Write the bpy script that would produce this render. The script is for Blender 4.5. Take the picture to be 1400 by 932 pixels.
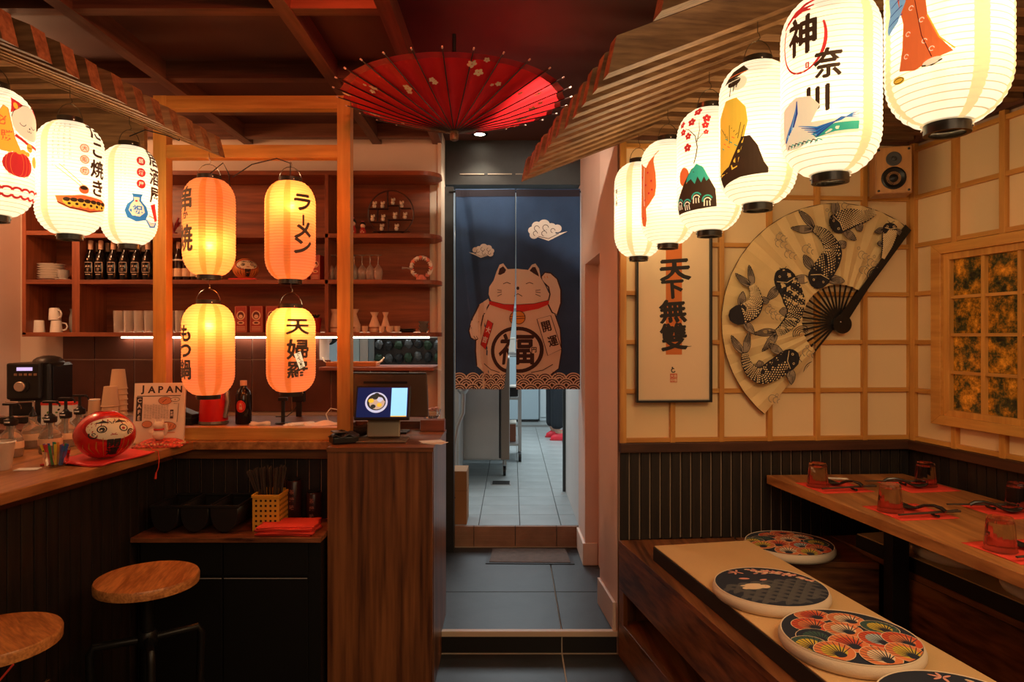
import bpy, bmesh, math, random
from math import sin, cos, pi, radians, sqrt, atan2
from mathutils import Vector, Matrix
random.seed(7)
SC = bpy.context.scene
COL = SC.collection
for o in list(bpy.data.objects): bpy.data.objects.remove(o)
# ------------------------------------------------------------------ camera, world, exposure, main lights and added fill lights
H, F = 1.33, 933.0
cam = bpy.data.cameras.new('camera'); camo = bpy.data.objects.new('camera', cam); COL.objects.link(camo)
camo.location = (0, 0, H); camo.rotation_euler = (pi/2, 0, 0)
cam.sensor_width = 36; cam.lens = 36*F/1400; cam.shift_y = -6/1400; cam.clip_start = 0.02
SC.camera = camo
SC.view_settings.view_transform = 'Standard'; SC.view_settings.look = 'None'
SC.view_settings.exposure = 1.45; SC.view_settings.gamma = 1.0
try: SC.view_settings.use_curve_mapping = False
except Exception: pass
W = bpy.data.worlds.new('world'); SC.world = W; W.use_nodes = True
W.node_tree.nodes['Background'].inputs[0].default_value = (1.0, 0.62, 0.40, 1)
W.node_tree.nodes['Background'].inputs[1].default_value = 0.05
def lamp(name, kind, loc, power, color, size=0.1, rot=(0, 0, 0), spot=None, size_y=None):
    l = bpy.data.lights.new(name, kind); o = bpy.data.objects.new(name, l); COL.objects.link(o)
    o.location = loc; o.rotation_euler = rot; l.energy = power; l.color = color
    if kind == 'AREA':
        l.size = size
        if size_y: l.shape = 'RECTANGLE'; l.size_y = size_y
    else: l.shadow_soft_size = size
    if kind == 'SPOT': l.spot_size = spot; l.spot_blend = 0.5
    return o
lamp('dining_room_fill', 'AREA', (0.5, -0.9, 2.40), 10, (1.0, 0.70, 0.42), 1.6, (radians(35), 0, 0))  # added warm fill from behind the camera, no single fixture
lamp('red_bar_lamp', 'POINT', (-0.46, 1.74, 2.37), 4.5, (1.0, 0.11, 0.03), 0.03)
lamp('hidden_bar_fill', 'POINT', (-2.35, 2.92, 2.20), 9, (1.0, 0.50, 0.24), 0.08)  # added fill hidden beyond the left edge, brightens the bar wall
lamp('booth_fill', 'AREA', (1.25, 0.6, 2.35), 10, (1.0, 0.68, 0.36), 0.8, (radians(30), 0, 0))  # added unseen fill that lifts the booth, mats and table
lamp('kitchen_lamp', 'AREA', (0.2, 6.6, 2.55), 30, (0.84, 0.95, 1.0), 1.8, (0, 0, 0))
lamp('kitchen_lamp_near', 'AREA', (-0.9, 4.9, 2.55), 8, (0.84, 0.95, 1.0), 0.7, (0, 0, 0))
lamp('corridor_downlight_lamp', 'SPOT', (-0.18, 3.80, 2.42), 3.5, (1.0, 0.86, 0.66), 0.03, (0, 0, 0), radians(110))

lamp('curtain_fill_spot', 'SPOT', (0.08, 2.15, 2.43), 26, (1.0, 0.86, 0.68), 0.03, (radians(66), 0, 0), radians(52))  # added out-of-view spot, aimed to brighten the door curtain
# ------------------------------------------------------------------ materials
MATS = {}
def newmat(name):
    m = bpy.data.materials.new(name); m.use_nodes = True
    nt = m.node_tree; b = nt.nodes['Principled BSDF']
    return m, nt, b
def mat(name, col, rough=0.5, metal=0.0, var=0.0, vscale=8, bump=0.0, bscale=60, emit=None, estr=0, trans=0, ior=1.45, coat=0, alpha=1):
    if name in MATS: return MATS[name]
    m, nt, b = newmat(name)
    c = (*col, 1)
    b.inputs['Base Color'].default_value = c; b.inputs['Roughness'].default_value = rough
    b.inputs['Metallic'].default_value = metal
    b.inputs['Transmission Weight'].default_value = trans; b.inputs['IOR'].default_value = ior
    b.inputs['Coat Weight'].default_value = coat
    if emit: b.inputs['Emission Color'].default_value = (*emit, 1); b.inputs['Emission Strength'].default_value = estr
    tc = None
    if var or bump: tc = nt.nodes.new('ShaderNodeTexCoord')
    if var:
        n = nt.nodes.new('ShaderNodeTexNoise'); n.inputs['Scale'].default_value = vscale; n.inputs['Detail'].default_value = 5
        nt.links.new(tc.outputs['Object'], n.inputs['Vector'])
        r = nt.nodes.new('ShaderNodeValToRGB')
        r.color_ramp.elements[0].position = 0.3; r.color_ramp.elements[1].position = 0.7
        r.color_ramp.elements[0].color = (*[x*(1-var) for x in col], 1)
        r.color_ramp.elements[1].color = (*[min(1, x*(1+var)) for x in col], 1)
        nt.links.new(n.outputs['Fac'], r.inputs['Fac']); nt.links.new(r.outputs['Color'], b.inputs['Base Color'])
    if bump:
        n = nt.nodes.new('ShaderNodeTexNoise'); n.inputs['Scale'].default_value = bscale; n.inputs['Detail'].default_value = 4
        nt.links.new(tc.outputs['Object'], n.inputs['Vector'])
        bp = nt.nodes.new('ShaderNodeBump'); bp.inputs['Strength'].default_value = bump; bp.inputs['Distance'].default_value = 0.003
        nt.links.new(n.outputs['Fac'], bp.inputs['Height']); nt.links.new(bp.outputs['Normal'], b.inputs['Normal'])
    MATS[name] = m
    return m
def wood(name, c1, c2, axis='x', scale=14, rough=0.45, stretch=0.08, bump=0.15, coat=0.0, contrast=0.25):
    if name in MATS: return MATS[name]
    m, nt, b = newmat(name)
    tc = nt.nodes.new('ShaderNodeTexCoord'); mp = nt.nodes.new('ShaderNodeMapping')
    s = [1, 1, 1]; s['xyz'.index(axis)] = stretch
    mp.inputs['Scale'].default_value = [k*scale for k in s]
    nt.links.new(tc.outputs['Object'], mp.inputs['Vector'])
    oi = nt.nodes.new('ShaderNodeObjectInfo'); ad = nt.nodes.new('ShaderNodeVectorMath'); ad.operation = 'MULTIPLY_ADD'
    cb = nt.nodes.new('ShaderNodeCombineXYZ')
    for i in range(3): nt.links.new(oi.outputs['Random'], cb.inputs[i])
    ad.inputs[1].default_value = (9, 7, 5); nt.links.new(cb.outputs[0], ad.inputs[0]); nt.links.new(mp.outputs[0], ad.inputs[2])
    n1 = nt.nodes.new('ShaderNodeTexNoise'); n1.inputs['Scale'].default_value = 1.0; n1.inputs['Detail'].default_value = 3; n1.inputs['Distortion'].default_value = 1.5
    n2 = nt.nodes.new('ShaderNodeTexNoise'); n2.inputs['Scale'].default_value = 6.5; n2.inputs['Detail'].default_value = 4
    nt.links.new(ad.outputs[0], n1.inputs['Vector']); nt.links.new(ad.outputs[0], n2.inputs['Vector'])
    mx = nt.nodes.new('ShaderNodeMix'); mx.inputs[0].default_value = 0.45
    nt.links.new(n1.outputs['Fac'], mx.inputs[2]); nt.links.new(n2.outputs['Fac'], mx.inputs[3])
    r = nt.nodes.new('ShaderNodeValToRGB')
    r.color_ramp.elements[0].position = 0.5-contrast/2; r.color_ramp.elements[1].position = 0.5+contrast/2
    r.color_ramp.elements[0].color = (*c1, 1); r.color_ramp.elements[1].color = (*c2, 1)
    nt.links.new(mx.outputs[0], r.inputs['Fac']); nt.links.new(r.outputs['Color'], b.inputs['Base Color'])
    bp = nt.nodes.new('ShaderNodeBump'); bp.inputs['Strength'].default_value = bump; bp.inputs['Distance'].default_value = 0.001
    nt.links.new(n2.outputs['Fac'], bp.inputs['Height']); nt.links.new(bp.outputs['Normal'], b.inputs['Normal'])
    b.inputs['Roughness'].default_value = rough; b.inputs['Coat Weight'].default_value = coat
    MATS[name] = m
    return m
GA, GB = (0.50, 0.20, 0.035), (0.70, 0.33, 0.07)
def gold(ax): return wood('golden_timber_'+ax, GA, GB, ax, 10, 0.45)
def slatwood(ax): return wood('brown_slat_timber_'+ax, (0.12, 0.052, 0.020), (0.30, 0.155, 0.065), ax, 16, 0.6)
def walnut(ax): return wood('walnut_laminate_'+ax, (0.060, 0.018, 0.007), (0.30, 0.108, 0.034), ax, 9, 0.36, 0.05)
def shelfwood(ax): return wood('reddish_shelf_timber_'+ax, (0.15, 0.034, 0.012), (0.32, 0.082, 0.028), ax, 9, 0.45)
def darkslat(ax): return wood('charred_slat_timber_'+ax, (0.007, 0.0045, 0.0035), (0.024, 0.014, 0.009), ax, 14, 0.5)
def beamwood(ax): return wood('stained_beam_timber_'+ax, (0.09, 0.03, 0.015), (0.19, 0.07, 0.035), ax, 10, 0.5)
def topwood(ax): return wood('orange_brown_tabletop_'+ax, (0.24, 0.085, 0.024), (0.54, 0.235, 0.075), ax, 9, 0.33, 0.05)
M_CREAM = mat('shoji_paper_panel', (0.84, 0.61, 0.33), 0.85, var=0.03, vscale=3)
M_PLASTER = mat('pink_plaster', (0.78, 0.55, 0.44), 0.8, var=0.04, vscale=3, bump=0.1, bscale=30)
M_WPLASTER = mat('white_plaster', (0.74, 0.70, 0.66), 0.8, var=0.03, vscale=4, bump=0.1, bscale=25)
M_CEIL = mat('dark_ceiling_paint', (0.085, 0.034, 0.026), 0.7, var=0.25, vscale=2)
M_BLACKP = mat('black_painted_timber', (0.012, 0.011, 0.010), 0.55, var=0.3, vscale=20)
M_BLACK = mat('black_plastic', (0.012, 0.011, 0.011), 0.35)
M_BLKMETAL = mat('black_metal', (0.02, 0.018, 0.016), 0.35, 0.6)
M_STEEL = mat('brushed_steel', (0.44, 0.44, 0.43), 0.38, 0.85, var=0.1, vscale=3)
M_CHROME = mat('bright_wire', (0.8, 0.75, 0.68), 0.2, 1.0)
M_SLATE = mat('slate_floor_tile', (0.026, 0.026, 0.027), 0.45, var=0.25, vscale=7, bump=0.25, bscale=18)
M_GROUT = mat('pale_grout', (0.42, 0.34, 0.26), 0.9)
M_KTILE = mat('kitchen_floor_tile', (0.30, 0.33, 0.33), 0.4, var=0.12, vscale=5)
M_KGROUT = mat('grey_grout', (0.16, 0.16, 0.15), 0.9)
M_RED = mat('red_napkin_paper', (0.80, 0.055, 0.03), 0.8, var=0.06, vscale=10)
M_WHITE = mat('white_ceramic', (0.80, 0.74, 0.66), 0.3)
M_PAPER = mat('white_paper', (0.82, 0.78, 0.70), 0.8)
M_INK = mat('black_ink', (0.02, 0.014, 0.012), 0.7)
M_CLOTH = mat('cream_cotton', (0.74, 0.60, 0.44), 0.9, bump=0.3, bscale=250)
def glassmat(name, col, rough=0.02, ior=1.45):
    return mat(name, col, rough, trans=1.0, ior=ior)
M_GLASS = glassmat('clear_glass', (0.95, 0.93, 0.90))
M_SMOKE = glassmat('smoked_glass', (0.80, 0.78, 0.74), 0.04, 1.2)
# ------------------------------------------------------------------ mesh helpers
def at(px, py, Y): return Vector(((px-700)/F*Y, Y, H-(py-460)/F*Y))
def X_(px, Y): return (px-700)/F*Y
def Z_(py, Y): return H-(py-460)/F*Y
class MB:
    def __init__(s): s.v = []; s.f = []; s.m = []; s.M = None; s.mi = 0
    def add(s, vs, fs):
        n = len(s.v)
        for p in vs:
            p = Vector(p)
            s.v.append(s.M @ p if s.M else p)
        for f in fs: s.f.append([n+i for i in f]); s.m.append(s.mi)
        return s
    def box(s, x0, x1, y0, y1, z0, z1):
        return s.add([(x0,y0,z0),(x1,y0,z0),(x1,y1,z0),(x0,y1,z0),(x0,y0,z1),(x1,y0,z1),(x1,y1,z1),(x0,y1,z1)],
                     [(3,2,1,0),(4,5,6,7),(0,1,5,4),(1,2,6,5),(2,3,7,6),(3,0,4,7)])
    def prism(s, pts, z0, z1):
        n = len(pts); a = sum(pts[i][0]*pts[(i+1) % n][1]-pts[(i+1) % n][0]*pts[i][1] for i in range(n))
        if a < 0: pts = pts[::-1]
        return s.add([(x, y, z0) for x, y in pts]+[(x, y, z1) for x, y in pts],
                     [tuple(range(n-1, -1, -1)), tuple(range(n, 2*n))]+[(i, (i+1) % n, n+(i+1) % n, n+i) for i in range(n)])
    def bar(s, p0, p1, w, h, up=(0, 0, 1)):
        p0, p1 = Vector(p0), Vector(p1); d = (p1-p0).normalized(); u = Vector(up)
        r = d.cross(u)
        if r.length < 1e-4: r = d.cross(Vector((0, 1, 0)))
        r.normalize(); u = r.cross(d)
        q = [p+r*a*w/2+u*b*h/2 for p in (p0, p1) for a, b in ((-1,-1),(1,-1),(1,1),(-1,1))]
        return s.add(q, [(3,2,1,0),(4,5,6,7),(0,1,5,4),(1,2,6,5),(2,3,7,6),(3,0,4,7)])
    def lathe(s, prof, n=24, c=(0, 0, 0), cap0=True, cap1=True, sx=1, sy=1, a0=0):
        c = Vector(c); vs = []; fs = []
        for r, z in prof:
            for i in range(n):
                a = 2*pi*i/n+a0; vs.append((c.x+r*cos(a)*sx, c.y+r*sin(a)*sy, c.z+z))
        for k in range(len(prof)-1):
            for i in range(n):
                j = (i+1) % n; fs.append((k*n+i, k*n+j, (k+1)*n+j, (k+1)*n+i))
        if cap0: fs.append(tuple(range(n-1, -1, -1)))
        if cap1: fs.append(tuple((len(prof)-1)*n+i for i in range(n)))
        return s.add(vs, fs)
    def cyl(s, p0, p1, r0, r1=None, n=12): return s.tube([p0, p1], [r0, r0 if r1 is None else r1], n)
    def tube(s, pts, r, n=8, caps=True):
        pts = [Vector(p) for p in pts]; k = len(pts)
        rs = r if isinstance(r, (list, tuple)) else [r]*k
        vs = []; fs = []; prev = None
        for i, p in enumerate(pts):
            d = (pts[min(i+1, k-1)]-pts[max(i-1, 0)]).normalized()
            if prev is None:
                u = d.cross(Vector((0, 0, 1)))
                if u.length < 1e-3: u = d.cross(Vector((0, 1, 0)))
            else: u = prev-d*prev.dot(d)
            u.normalize(); prev = u; w = d.cross(u)
            for j in range(n):
                a = 2*pi*j/n; vs.append(p+(u*cos(a)+w*sin(a))*rs[i])
        for i in range(k-1):
            for j in range(n):
                jj = (j+1) % n; fs.append((i*n+j, i*n+jj, (i+1)*n+jj, (i+1)*n+j))
        if caps: fs += [tuple(range(n-1, -1, -1)), tuple((k-1)*n+j for j in range(n))]
        return s.add(vs, fs)
    def ball(s, c, rx, ry=None, rz=None, n=16, m=10):
        ry = rx if ry is None else ry; rz = rx if rz is None else rz; c = Vector(c)
        prof = [(sin(pi*k/m), -cos(pi*k/m)) for k in range(1, m)]
        vs = []; fs = []
        for r, z in prof:
            for i in range(n): a = 2*pi*i/n; vs.append((c.x+rx*r*cos(a), c.y+ry*r*sin(a), c.z+rz*z))
        b = len(vs); vs += [(c.x, c.y, c.z-rz), (c.x, c.y, c.z+rz)]
        for k in range(m-2):
            for i in range(n): j = (i+1) % n; fs.append((k*n+i, k*n+j, (k+1)*n+j, (k+1)*n+i))
        for i in range(n): j = (i+1) % n; fs.append((b, j, i)); fs.append((b+1, (m-2)*n+i, (m-2)*n+j))
        return s.add(vs, fs)
    def grid(s, fn, nu, nv, flip=False):
        vs = [fn(i/nu, j/nv) for j in range(nv+1) for i in range(nu+1)]; fs = []
        for j in range(nv):
            for i in range(nu):
                a = j*(nu+1)+i; q = (a, a+1, a+nu+2, a+nu+1); fs.append(q[::-1] if flip else q)
        return s.add(vs, fs)
    def build(s, name, mats, parent=None, smooth=False, bevel=0, loc=None, rz=0, solid=0):
        me = bpy.data.meshes.new(name); me.from_pydata([tuple(v) for v in s.v], [], s.f)
        if not isinstance(mats, (list, tuple)): mats = [mats]
        for m in mats: me.materials.append(m)
        if len(mats) > 1: me.polygons.foreach_set('material_index', s.m)
        if smooth:
            me.polygons.foreach_set('use_smooth', [True]*len(me.polygons))
            try: me.set_sharp_from_angle(angle=radians(smooth if smooth is not True else 40))
            except Exception: pass
        me.update()
        o = bpy.data.objects.new(name, me); COL.objects.link(o)
        if parent: o.parent = parent
        if loc is not None: o.location = loc
        o.rotation_euler.z = rz
        if solid:
            md = o.modifiers.new('thickness', 'SOLIDIFY'); md.thickness = solid; md.offset = 0
        if bevel:
            md = o.modifiers.new('bevel', 'BEVEL'); md.width = bevel; md.segments = 2; md.limit_method = 'ANGLE'
        return o
def tag(o, label=None, cat=None, group=None, kind=None):
    if label: o['label'] = label
    if cat: o['category'] = cat
    if group: o['group'] = group
    if kind: o['kind'] = kind
    return o
def thing(name, label, cat, loc=(0, 0, 0), rz=0, group=None):
    o = bpy.data.objects.new(name, None); COL.objects.link(o); o.empty_display_size = 0.05
    o.location = loc; o.rotation_euler.z = rz
    return tag(o, label, cat, group)
def struct(name, mb, m, **k):
    o = mb.build(name, m, **k); o['kind'] = 'structure'; return o
def kids(o): return [c for c in bpy.data.objects if c.parent == o]
def copy_tree(o, parent=None, cache={}):
    ch = o.get('_k')
    c = o.copy(); COL.objects.link(c)
    if parent: c.parent = parent
    for k in kids(o): copy_tree(k, c)
    return c
def dup(root, loc, rz=0, label=None, group=None):
    r = copy_tree(root); r.location = loc; r.rotation_euler.z = rz
    if label: r['label'] = label
    if group: r['group'] = group
    return r
def share(src, loc, rz=0, parent=None, rot=None, name=None):
    c = src.copy(); COL.objects.link(c); c.location = loc; c.rotation_euler.z = rz
    if rot: c.rotation_euler = rot
    if parent: c.parent = parent
    return c
def box(name, m, x0, x1, y0, y1, z0, z1, parent=None, bevel=0, **k):
    return MB().box(x0, x1, y0, y1, z0, z1).build(name, m, parent, bevel=bevel, **k)
ORD = ['leftmost', 'second from left', 'third from left', 'fourth from left', 'fifth from left', 'sixth from left', 'seventh from left', 'eighth from left', 'ninth from left', 'tenth from left', 'eleventh from left', 'twelfth from left']
# ------------------------------------------------------------------ flat print (lettering and drawings as thin geometry)
_gl = {}
def glyph(ch, bold):
    k = (ch, bold)
    if k not in _gl:
        c = bpy.data.curves.new('glyph', 'FONT'); c.body = ch; c.offset = bold; c.resolution_u = 3
        o = bpy.data.objects.new('glyph', c); COL.objects.link(o); bpy.context.view_layer.update()
        m = bpy.data.meshes.new_from_object(o)
        _gl[k] = ([(v.co.x, v.co.y) for v in m.vertices], [tuple(p.vertices) for p in m.polygons])
        bpy.data.objects.remove(o); bpy.data.curves.remove(c); bpy.data.meshes.remove(m)
    return _gl[k]
class Print:
    def __init__(s): s.v = []; s.f = []; s.mi = []; s.mats = []; s.z = 0.0; s.step = 6e-5
    def _m(s, m):
        if m not in s.mats: s.mats.append(m)
        return s.mats.index(m)
    def poly(s, pts, m):
        n = len(s.v); s.z += s.step
        s.v += [(x, y, s.z) for x, y in pts]; s.f.append(tuple(range(n, n+len(pts)))); s.mi.append(s._m(m)); return s
    def quads(s, quads, m):
        s.z += s.step; k = s._m(m)
        for q in quads:
            n = len(s.v); s.v += [(x, y, s.z) for x, y in q]; s.f.append(tuple(range(n, n+len(q)))); s.mi.append(k)
        return s
    def rect(s, x0, y0, x1, y1, m): return s.poly([(x0, y0), (x1, y0), (x1, y1), (x0, y1)], m)
    def ell(s, cx, cy, rx, ry, m, rot=0, n=20, a0=0, a1=360):
        c, d = cos(radians(rot)), sin(radians(rot)); pts = []
        full = abs(a1-a0) >= 360
        for i in range(n if full else n+1):
            a = radians(a0+(a1-a0)*i/n); x, y = rx*cos(a), ry*sin(a); pts.append((cx+x*c-y*d, cy+x*d+y*c))
        return s.poly(pts, m)
    def stroke(s, pts, w, m, closed=False):
        if closed: pts = list(pts)+[pts[0]]
        k = len(pts); ws = w if isinstance(w, (list, tuple)) else [w]*k; L = []; R = []
        for i in range(k):
            a = pts[max(i-1, 0)]; b = pts[min(i+1, k-1)]
            if closed and i in (0, k-1): a = pts[-2]; b = pts[1]
            dx, dy = b[0]-a[0], b[1]-a[1]; l = sqrt(dx*dx+dy*dy) or 1; nx, ny = -dy/l*ws[i]/2, dx/l*ws[i]/2
            L.append((pts[i][0]+nx, pts[i][1]+ny)); R.append((pts[i][0]-nx, pts[i][1]-ny))
        return s.quads([[R[i], R[i+1], L[i+1], L[i]] for i in range(k-1)], m)
    def arc(s, cx, cy, r, a0, a1, w, m, n=16, ry=None):
        ry = r if ry is None else ry
        return s.stroke([(cx+r*cos(radians(a0+(a1-a0)*i/n)), cy+ry*sin(radians(a0+(a1-a0)*i/n))) for i in range(n+1)], w, m)
    def char(s, ch, cx, cy, h, m, w=None, bold=0.02, rot=0, flipy=False):
        vs, fs = glyph(ch, bold)
        if not vs: return s
        xs = [v[0] for v in vs]; ys = [v[1] for v in vs]; gx, gy = (min(xs)+max(xs))/2, (min(ys)+max(ys))/2
        e = 1.0; w = h if w is None else w; c, d = cos(radians(rot)), sin(radians(rot)); n = len(s.v); s.z += s.step; k = s._m(m)
        fy = -1 if flipy else 1
        for x, y in vs:
            x = (x-gx)*w/e; y = (y-gy)*h/e*fy; s.v.append((cx+x*c-y*d, cy+x*d+y*c, s.z))
        for f in fs: s.f.append(tuple(n+i for i in f)); s.mi.append(k)
        return s
    def heavy(s, ch, cx, cy, h, m, w=None, o=0.02, rot=0):
        # a thick brush stroke: the same character laid over itself a little out of place
        for dx, dy in ((0, 0), (1, 0.3), (-1, -0.3), (0.3, 1), (-0.3, -1)): s.char(ch, cx+dx*o*h, cy+dy*o*h, h, m, w, 0.008, rot)
        return s
    def vtext(s, st, cx, cy, h, m, w=None, bold=0.02, gap=1.0, flipy=False, rots={}):
        dy = h*gap*(1 if flipy else -1)
        for i, ch in enumerate(st): s.char(ch, cx, cy+i*dy, h, m, w, bold, rots.get(i, 90 if ch == 'ー' else 0), flipy)
        return s
    def htext(s, st, x, y, h, m, w=None, bold=0.0, adv=0.62, flipy=False):
        w = h if w is None else w
        for i, ch in enumerate(st): s.char(ch, x+i*adv*w, y, h, m, w, bold, 0, flipy)
        return s
    def build(s, name, parent, fn, cuts_x=(), cuts_y=(), clip=None, **k):
        bm = bmesh.new(); vs = [bm.verts.new(v) for v in s.v]
        for f, mi in zip(s.f, s.mi):
            try: q = bm.faces.new([vs[i] for i in f]); q.material_index = mi
            except ValueError: pass
        bmesh.ops.triangulate(bm, faces=[f for f in bm.faces if len(f.verts) > 4])
        for cx in cuts_x: bmesh.ops.bisect_plane(bm, geom=bm.verts[:]+bm.edges[:]+bm.faces[:], plane_co=(cx, 0, 0), plane_no=(1, 0, 0))
        for cy in cuts_y: bmesh.ops.bisect_plane(bm, geom=bm.verts[:]+bm.edges[:]+bm.faces[:], plane_co=(0, cy, 0), plane_no=(0, 1, 0))
        if clip:
            for co, no in clip: bmesh.ops.bisect_plane(bm, geom=bm.verts[:]+bm.edges[:]+bm.faces[:], plane_co=co, plane_no=no, clear_outer=True)
        for v in bm.verts: v.co = fn(v.co.x, v.co.y, v.co.z)
        me = bpy.data.meshes.new(name); bm.to_mesh(me); bm.free()
        for m in s.mats: me.materials.append(m)
        o = bpy.data.objects.new(name, me); COL.objects.link(o)
        if parent: o.parent = parent
        return o
# ------------------------------------------------------------------ the setting
ZU = 0.0926; ZK = 0.218; ZC = 2.46
box_ = box
def tiles(parent, name, m, xs, ys, z, t=0.010, gap=0.005):
    first = {}
    for i in range(len(xs)-1):
        for j in range(len(ys)-1):
            w, d = xs[i+1]-xs[i]-gap, ys[j+1]-ys[j]-gap
            key = (round(w, 3), round(d, 3)); loc = ((xs[i]+xs[i+1])/2, (ys[j]+ys[j+1])/2, z)
            if key in first: share(first[key], loc, parent=parent)
            else: first[key] = box(name, m, -w/2, w/2, -d/2, d/2, 0, t, parent, loc=loc, bevel=0.0015)
fl = struct('floor', MB().box(-2.8, 2.4, -1.2, 3.05, -0.06, -0.001).box(-2.8, 0.455, 2.868, 4.02, -0.001, ZU-0.011).box(0.455, 0.9, 3.16, 4.02, -0.001, ZU-0.011), M_GROUT)
xs = [0.21+0.6*k for k in range(-5, 4)]
tiles(fl, 'floor_tile', M_SLATE, xs, [2.862-0.6*k for k in range(0, 7)][::-1], -0.010)
xs2 = [-1.0, -0.39, 0.21, 0.60]
tiles(fl, 'floor_tile', M_SLATE, xs2, [2.885, 3.31, 3.92, 4.015], ZU-0.010)
for a, b in ((-0.39, 0.21), (0.21, 0.455)):
    box('riser_tile', mat('black_riser_tile', (0.015, 0.013, 0.012), 0.3), a+0.003, b-0.003, 2.864, 2.870, 0.004, ZU-0.022, fl)
box('step_nosing', mat('beige_step_nosing', (0.62, 0.45, 0.32), 0.45), -0.9, 0.452, 2.860, 2.886, ZU-0.021, ZU+0.002, fl, bevel=0.002)
kf = struct('floor_kitchen', MB().box(-2.8, 3.0, 4.03, 9.8, -0.06, ZK-0.010), M_KGROUT)
kx = [-0.44+0.243*k for k in range(-2, 8)]
tiles(kf, 'floor_tile', M_KTILE, kx, [4.024+0.243*k for k in range(0, 19)], ZK-0.009, 0.009, 0.004)
box('floor_tile_field', M_KTILE, -0.926, 2.9, 8.645, 9.7, ZK-0.009, ZK-0.001, kf)
rt = mat('ribbed_brown_riser_tile', (0.33, 0.18, 0.11), 0.6, var=0.15, vscale=12)
for k in range(4):
    x0, x1 = [(-0.40, -0.226), (-0.222, 0.017), (0.021, 0.260), (0.264, 0.385)][k]
    m = MB()
    for i in range(9): m.box(x0, x1, 4.008+(0.002 if i % 2 else 0), 4.03, ZU+0.004+i*0.0132, ZU+0.004+(i+1)*0.0132)
    m.build('riser_tile', rt, kf)
box('grout_bead', M_GROUT, -0.40, 0.385, 4.004, 4.012, ZU, ZU+0.006, kf)
# ceiling and beams
ce = struct('ceiling', MB().box(-2.8, 2.4, -1.2, 4.10, ZC, ZC+0.05), M_CEIL)
for x0, x1 in ((-1.47, -1.42), (-0.765, -0.715), (-0.435, -0.385)):
    box('beam', beamwood('y'), x0, x1, -1.0, 3.745, 2.385, ZC, ce)
for y0 in (1.05, 2.205, 2.80, 3.22, 3.62):
    for a, b in ((-2.65, -1.47), (-1.42, -0.765), (-0.715, -0.435)):
        box('beam', beamwood('x'), a, b, y0, y0+0.05, 2.39, ZC, ce)
dl = thing('ceiling_downlight', 'small round recessed downlight glowing in the dark ceiling before the curtain', 'ceiling light', (-0.18, 3.80, ZC))
MB().lathe([(0.045, -0.006), (0.045, 0.0), (0.030, 0.0), (0.030, -0.006)], 24, cap0=False, cap1=False).build('trim_ring', M_BLACK, dl)
MB().lathe([(0.029, -0.004), (0.029, -0.001)], 24).build('bulb', mat('downlight_glow', (1, .9, .75), emit=(1, 0.88, 0.66), estr=14), dl)
struct('ceiling_kitchen', MB().box(-2.8, 3.0, 4.1, 9.8, 2.62, 2.66), M_WPLASTER)
# walls
wl = struct('wall_left', MB().box(-2.80, -2.70, -1.2, 4.0, 0, ZC), M_PLASTER)
wb = struct('wall_bar', MB().box(-2.75, -1.057, 3.75, 3.95, 0, ZC).box(-1.057, -0.405, 3.75, 3.95, 1.338, ZC).box(-1.057, -0.405, 3.75, 3.95, 0, 1.15)
            .box(-0.405, -0.386, 3.72, 3.95, 0, ZC), mat('cream_plaster_behind_bar', (0.72, 0.58, 0.46), 0.8))
rtile = mat('dark_red_brown_wall_tile', (0.13, 0.040, 0.024), 0.28, var=0.2, vscale=9)
struct_b = MB().box(-2.464, -1.057, 3.744, 3.751, 0.90, 1.336).box(-1.057, -0.405, 3.744, 3.751, 0.90, 1.149)
struct_b.build('tile_grout', mat('pale_tile_joint', (0.62, 0.40, 0.30), 0.8), wb)
cx = [-2.464, -2.287]+[-2.287+0.2155*k for k in range(1, 9)]
for i in range(len(cx)-1):
    for z0, z1 in ((0.92, 1.202), (1.208, 1.334)):
        x0, x1 = cx[i]+0.006, cx[i+1]
        if z0 > 1.2 and x0 > -1.06: continue
        if z0 > 1.2: x1 = min(x1, -1.057)
        top = z1 if x0 < -1.06 else 1.146
        box('wall_tile', rtile, x0, min(x1, -0.41), 3.735, 3.746, z0, top, wb, bevel=0.001)
# white end strip of the low partition beside the till
box('edge_strip', M_WPLASTER, -0.403, -0.386, 3.70, 3.722, ZU, 1.15, wb)
# kitchen shell
struct('wall_kitchen_back', MB().box(-2.8, 3.0, 9.6, 9.8, 0, 2.62), mat('pale_blue_kitchen_wall', (0.55, 0.62, 0.64), 0.6))
struct('wall_kitchen_left', MB().box(-2.85, -2.75, 3.95, 9.8, 0, 2.62), M_WPLASTER)
struct('wall_kitchen_right', MB().box(2.0, 2.1, 4.9, 9.8, 0, 2.62), M_WPLASTER)
wp = struct('wall_passage', MB().prism([(0.392, 4.02), (0.386, 4.90), (2.05, 4.90), (2.05, 4.02)], 0, ZC+0.16), M_WPLASTER)
box('door_edge', mat('dark_grey_door_edge', (0.05, 0.06, 0.06), 0.5), 0.365, 0.386, 4.90, 4.93, ZK, 2.3, wp)
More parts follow.
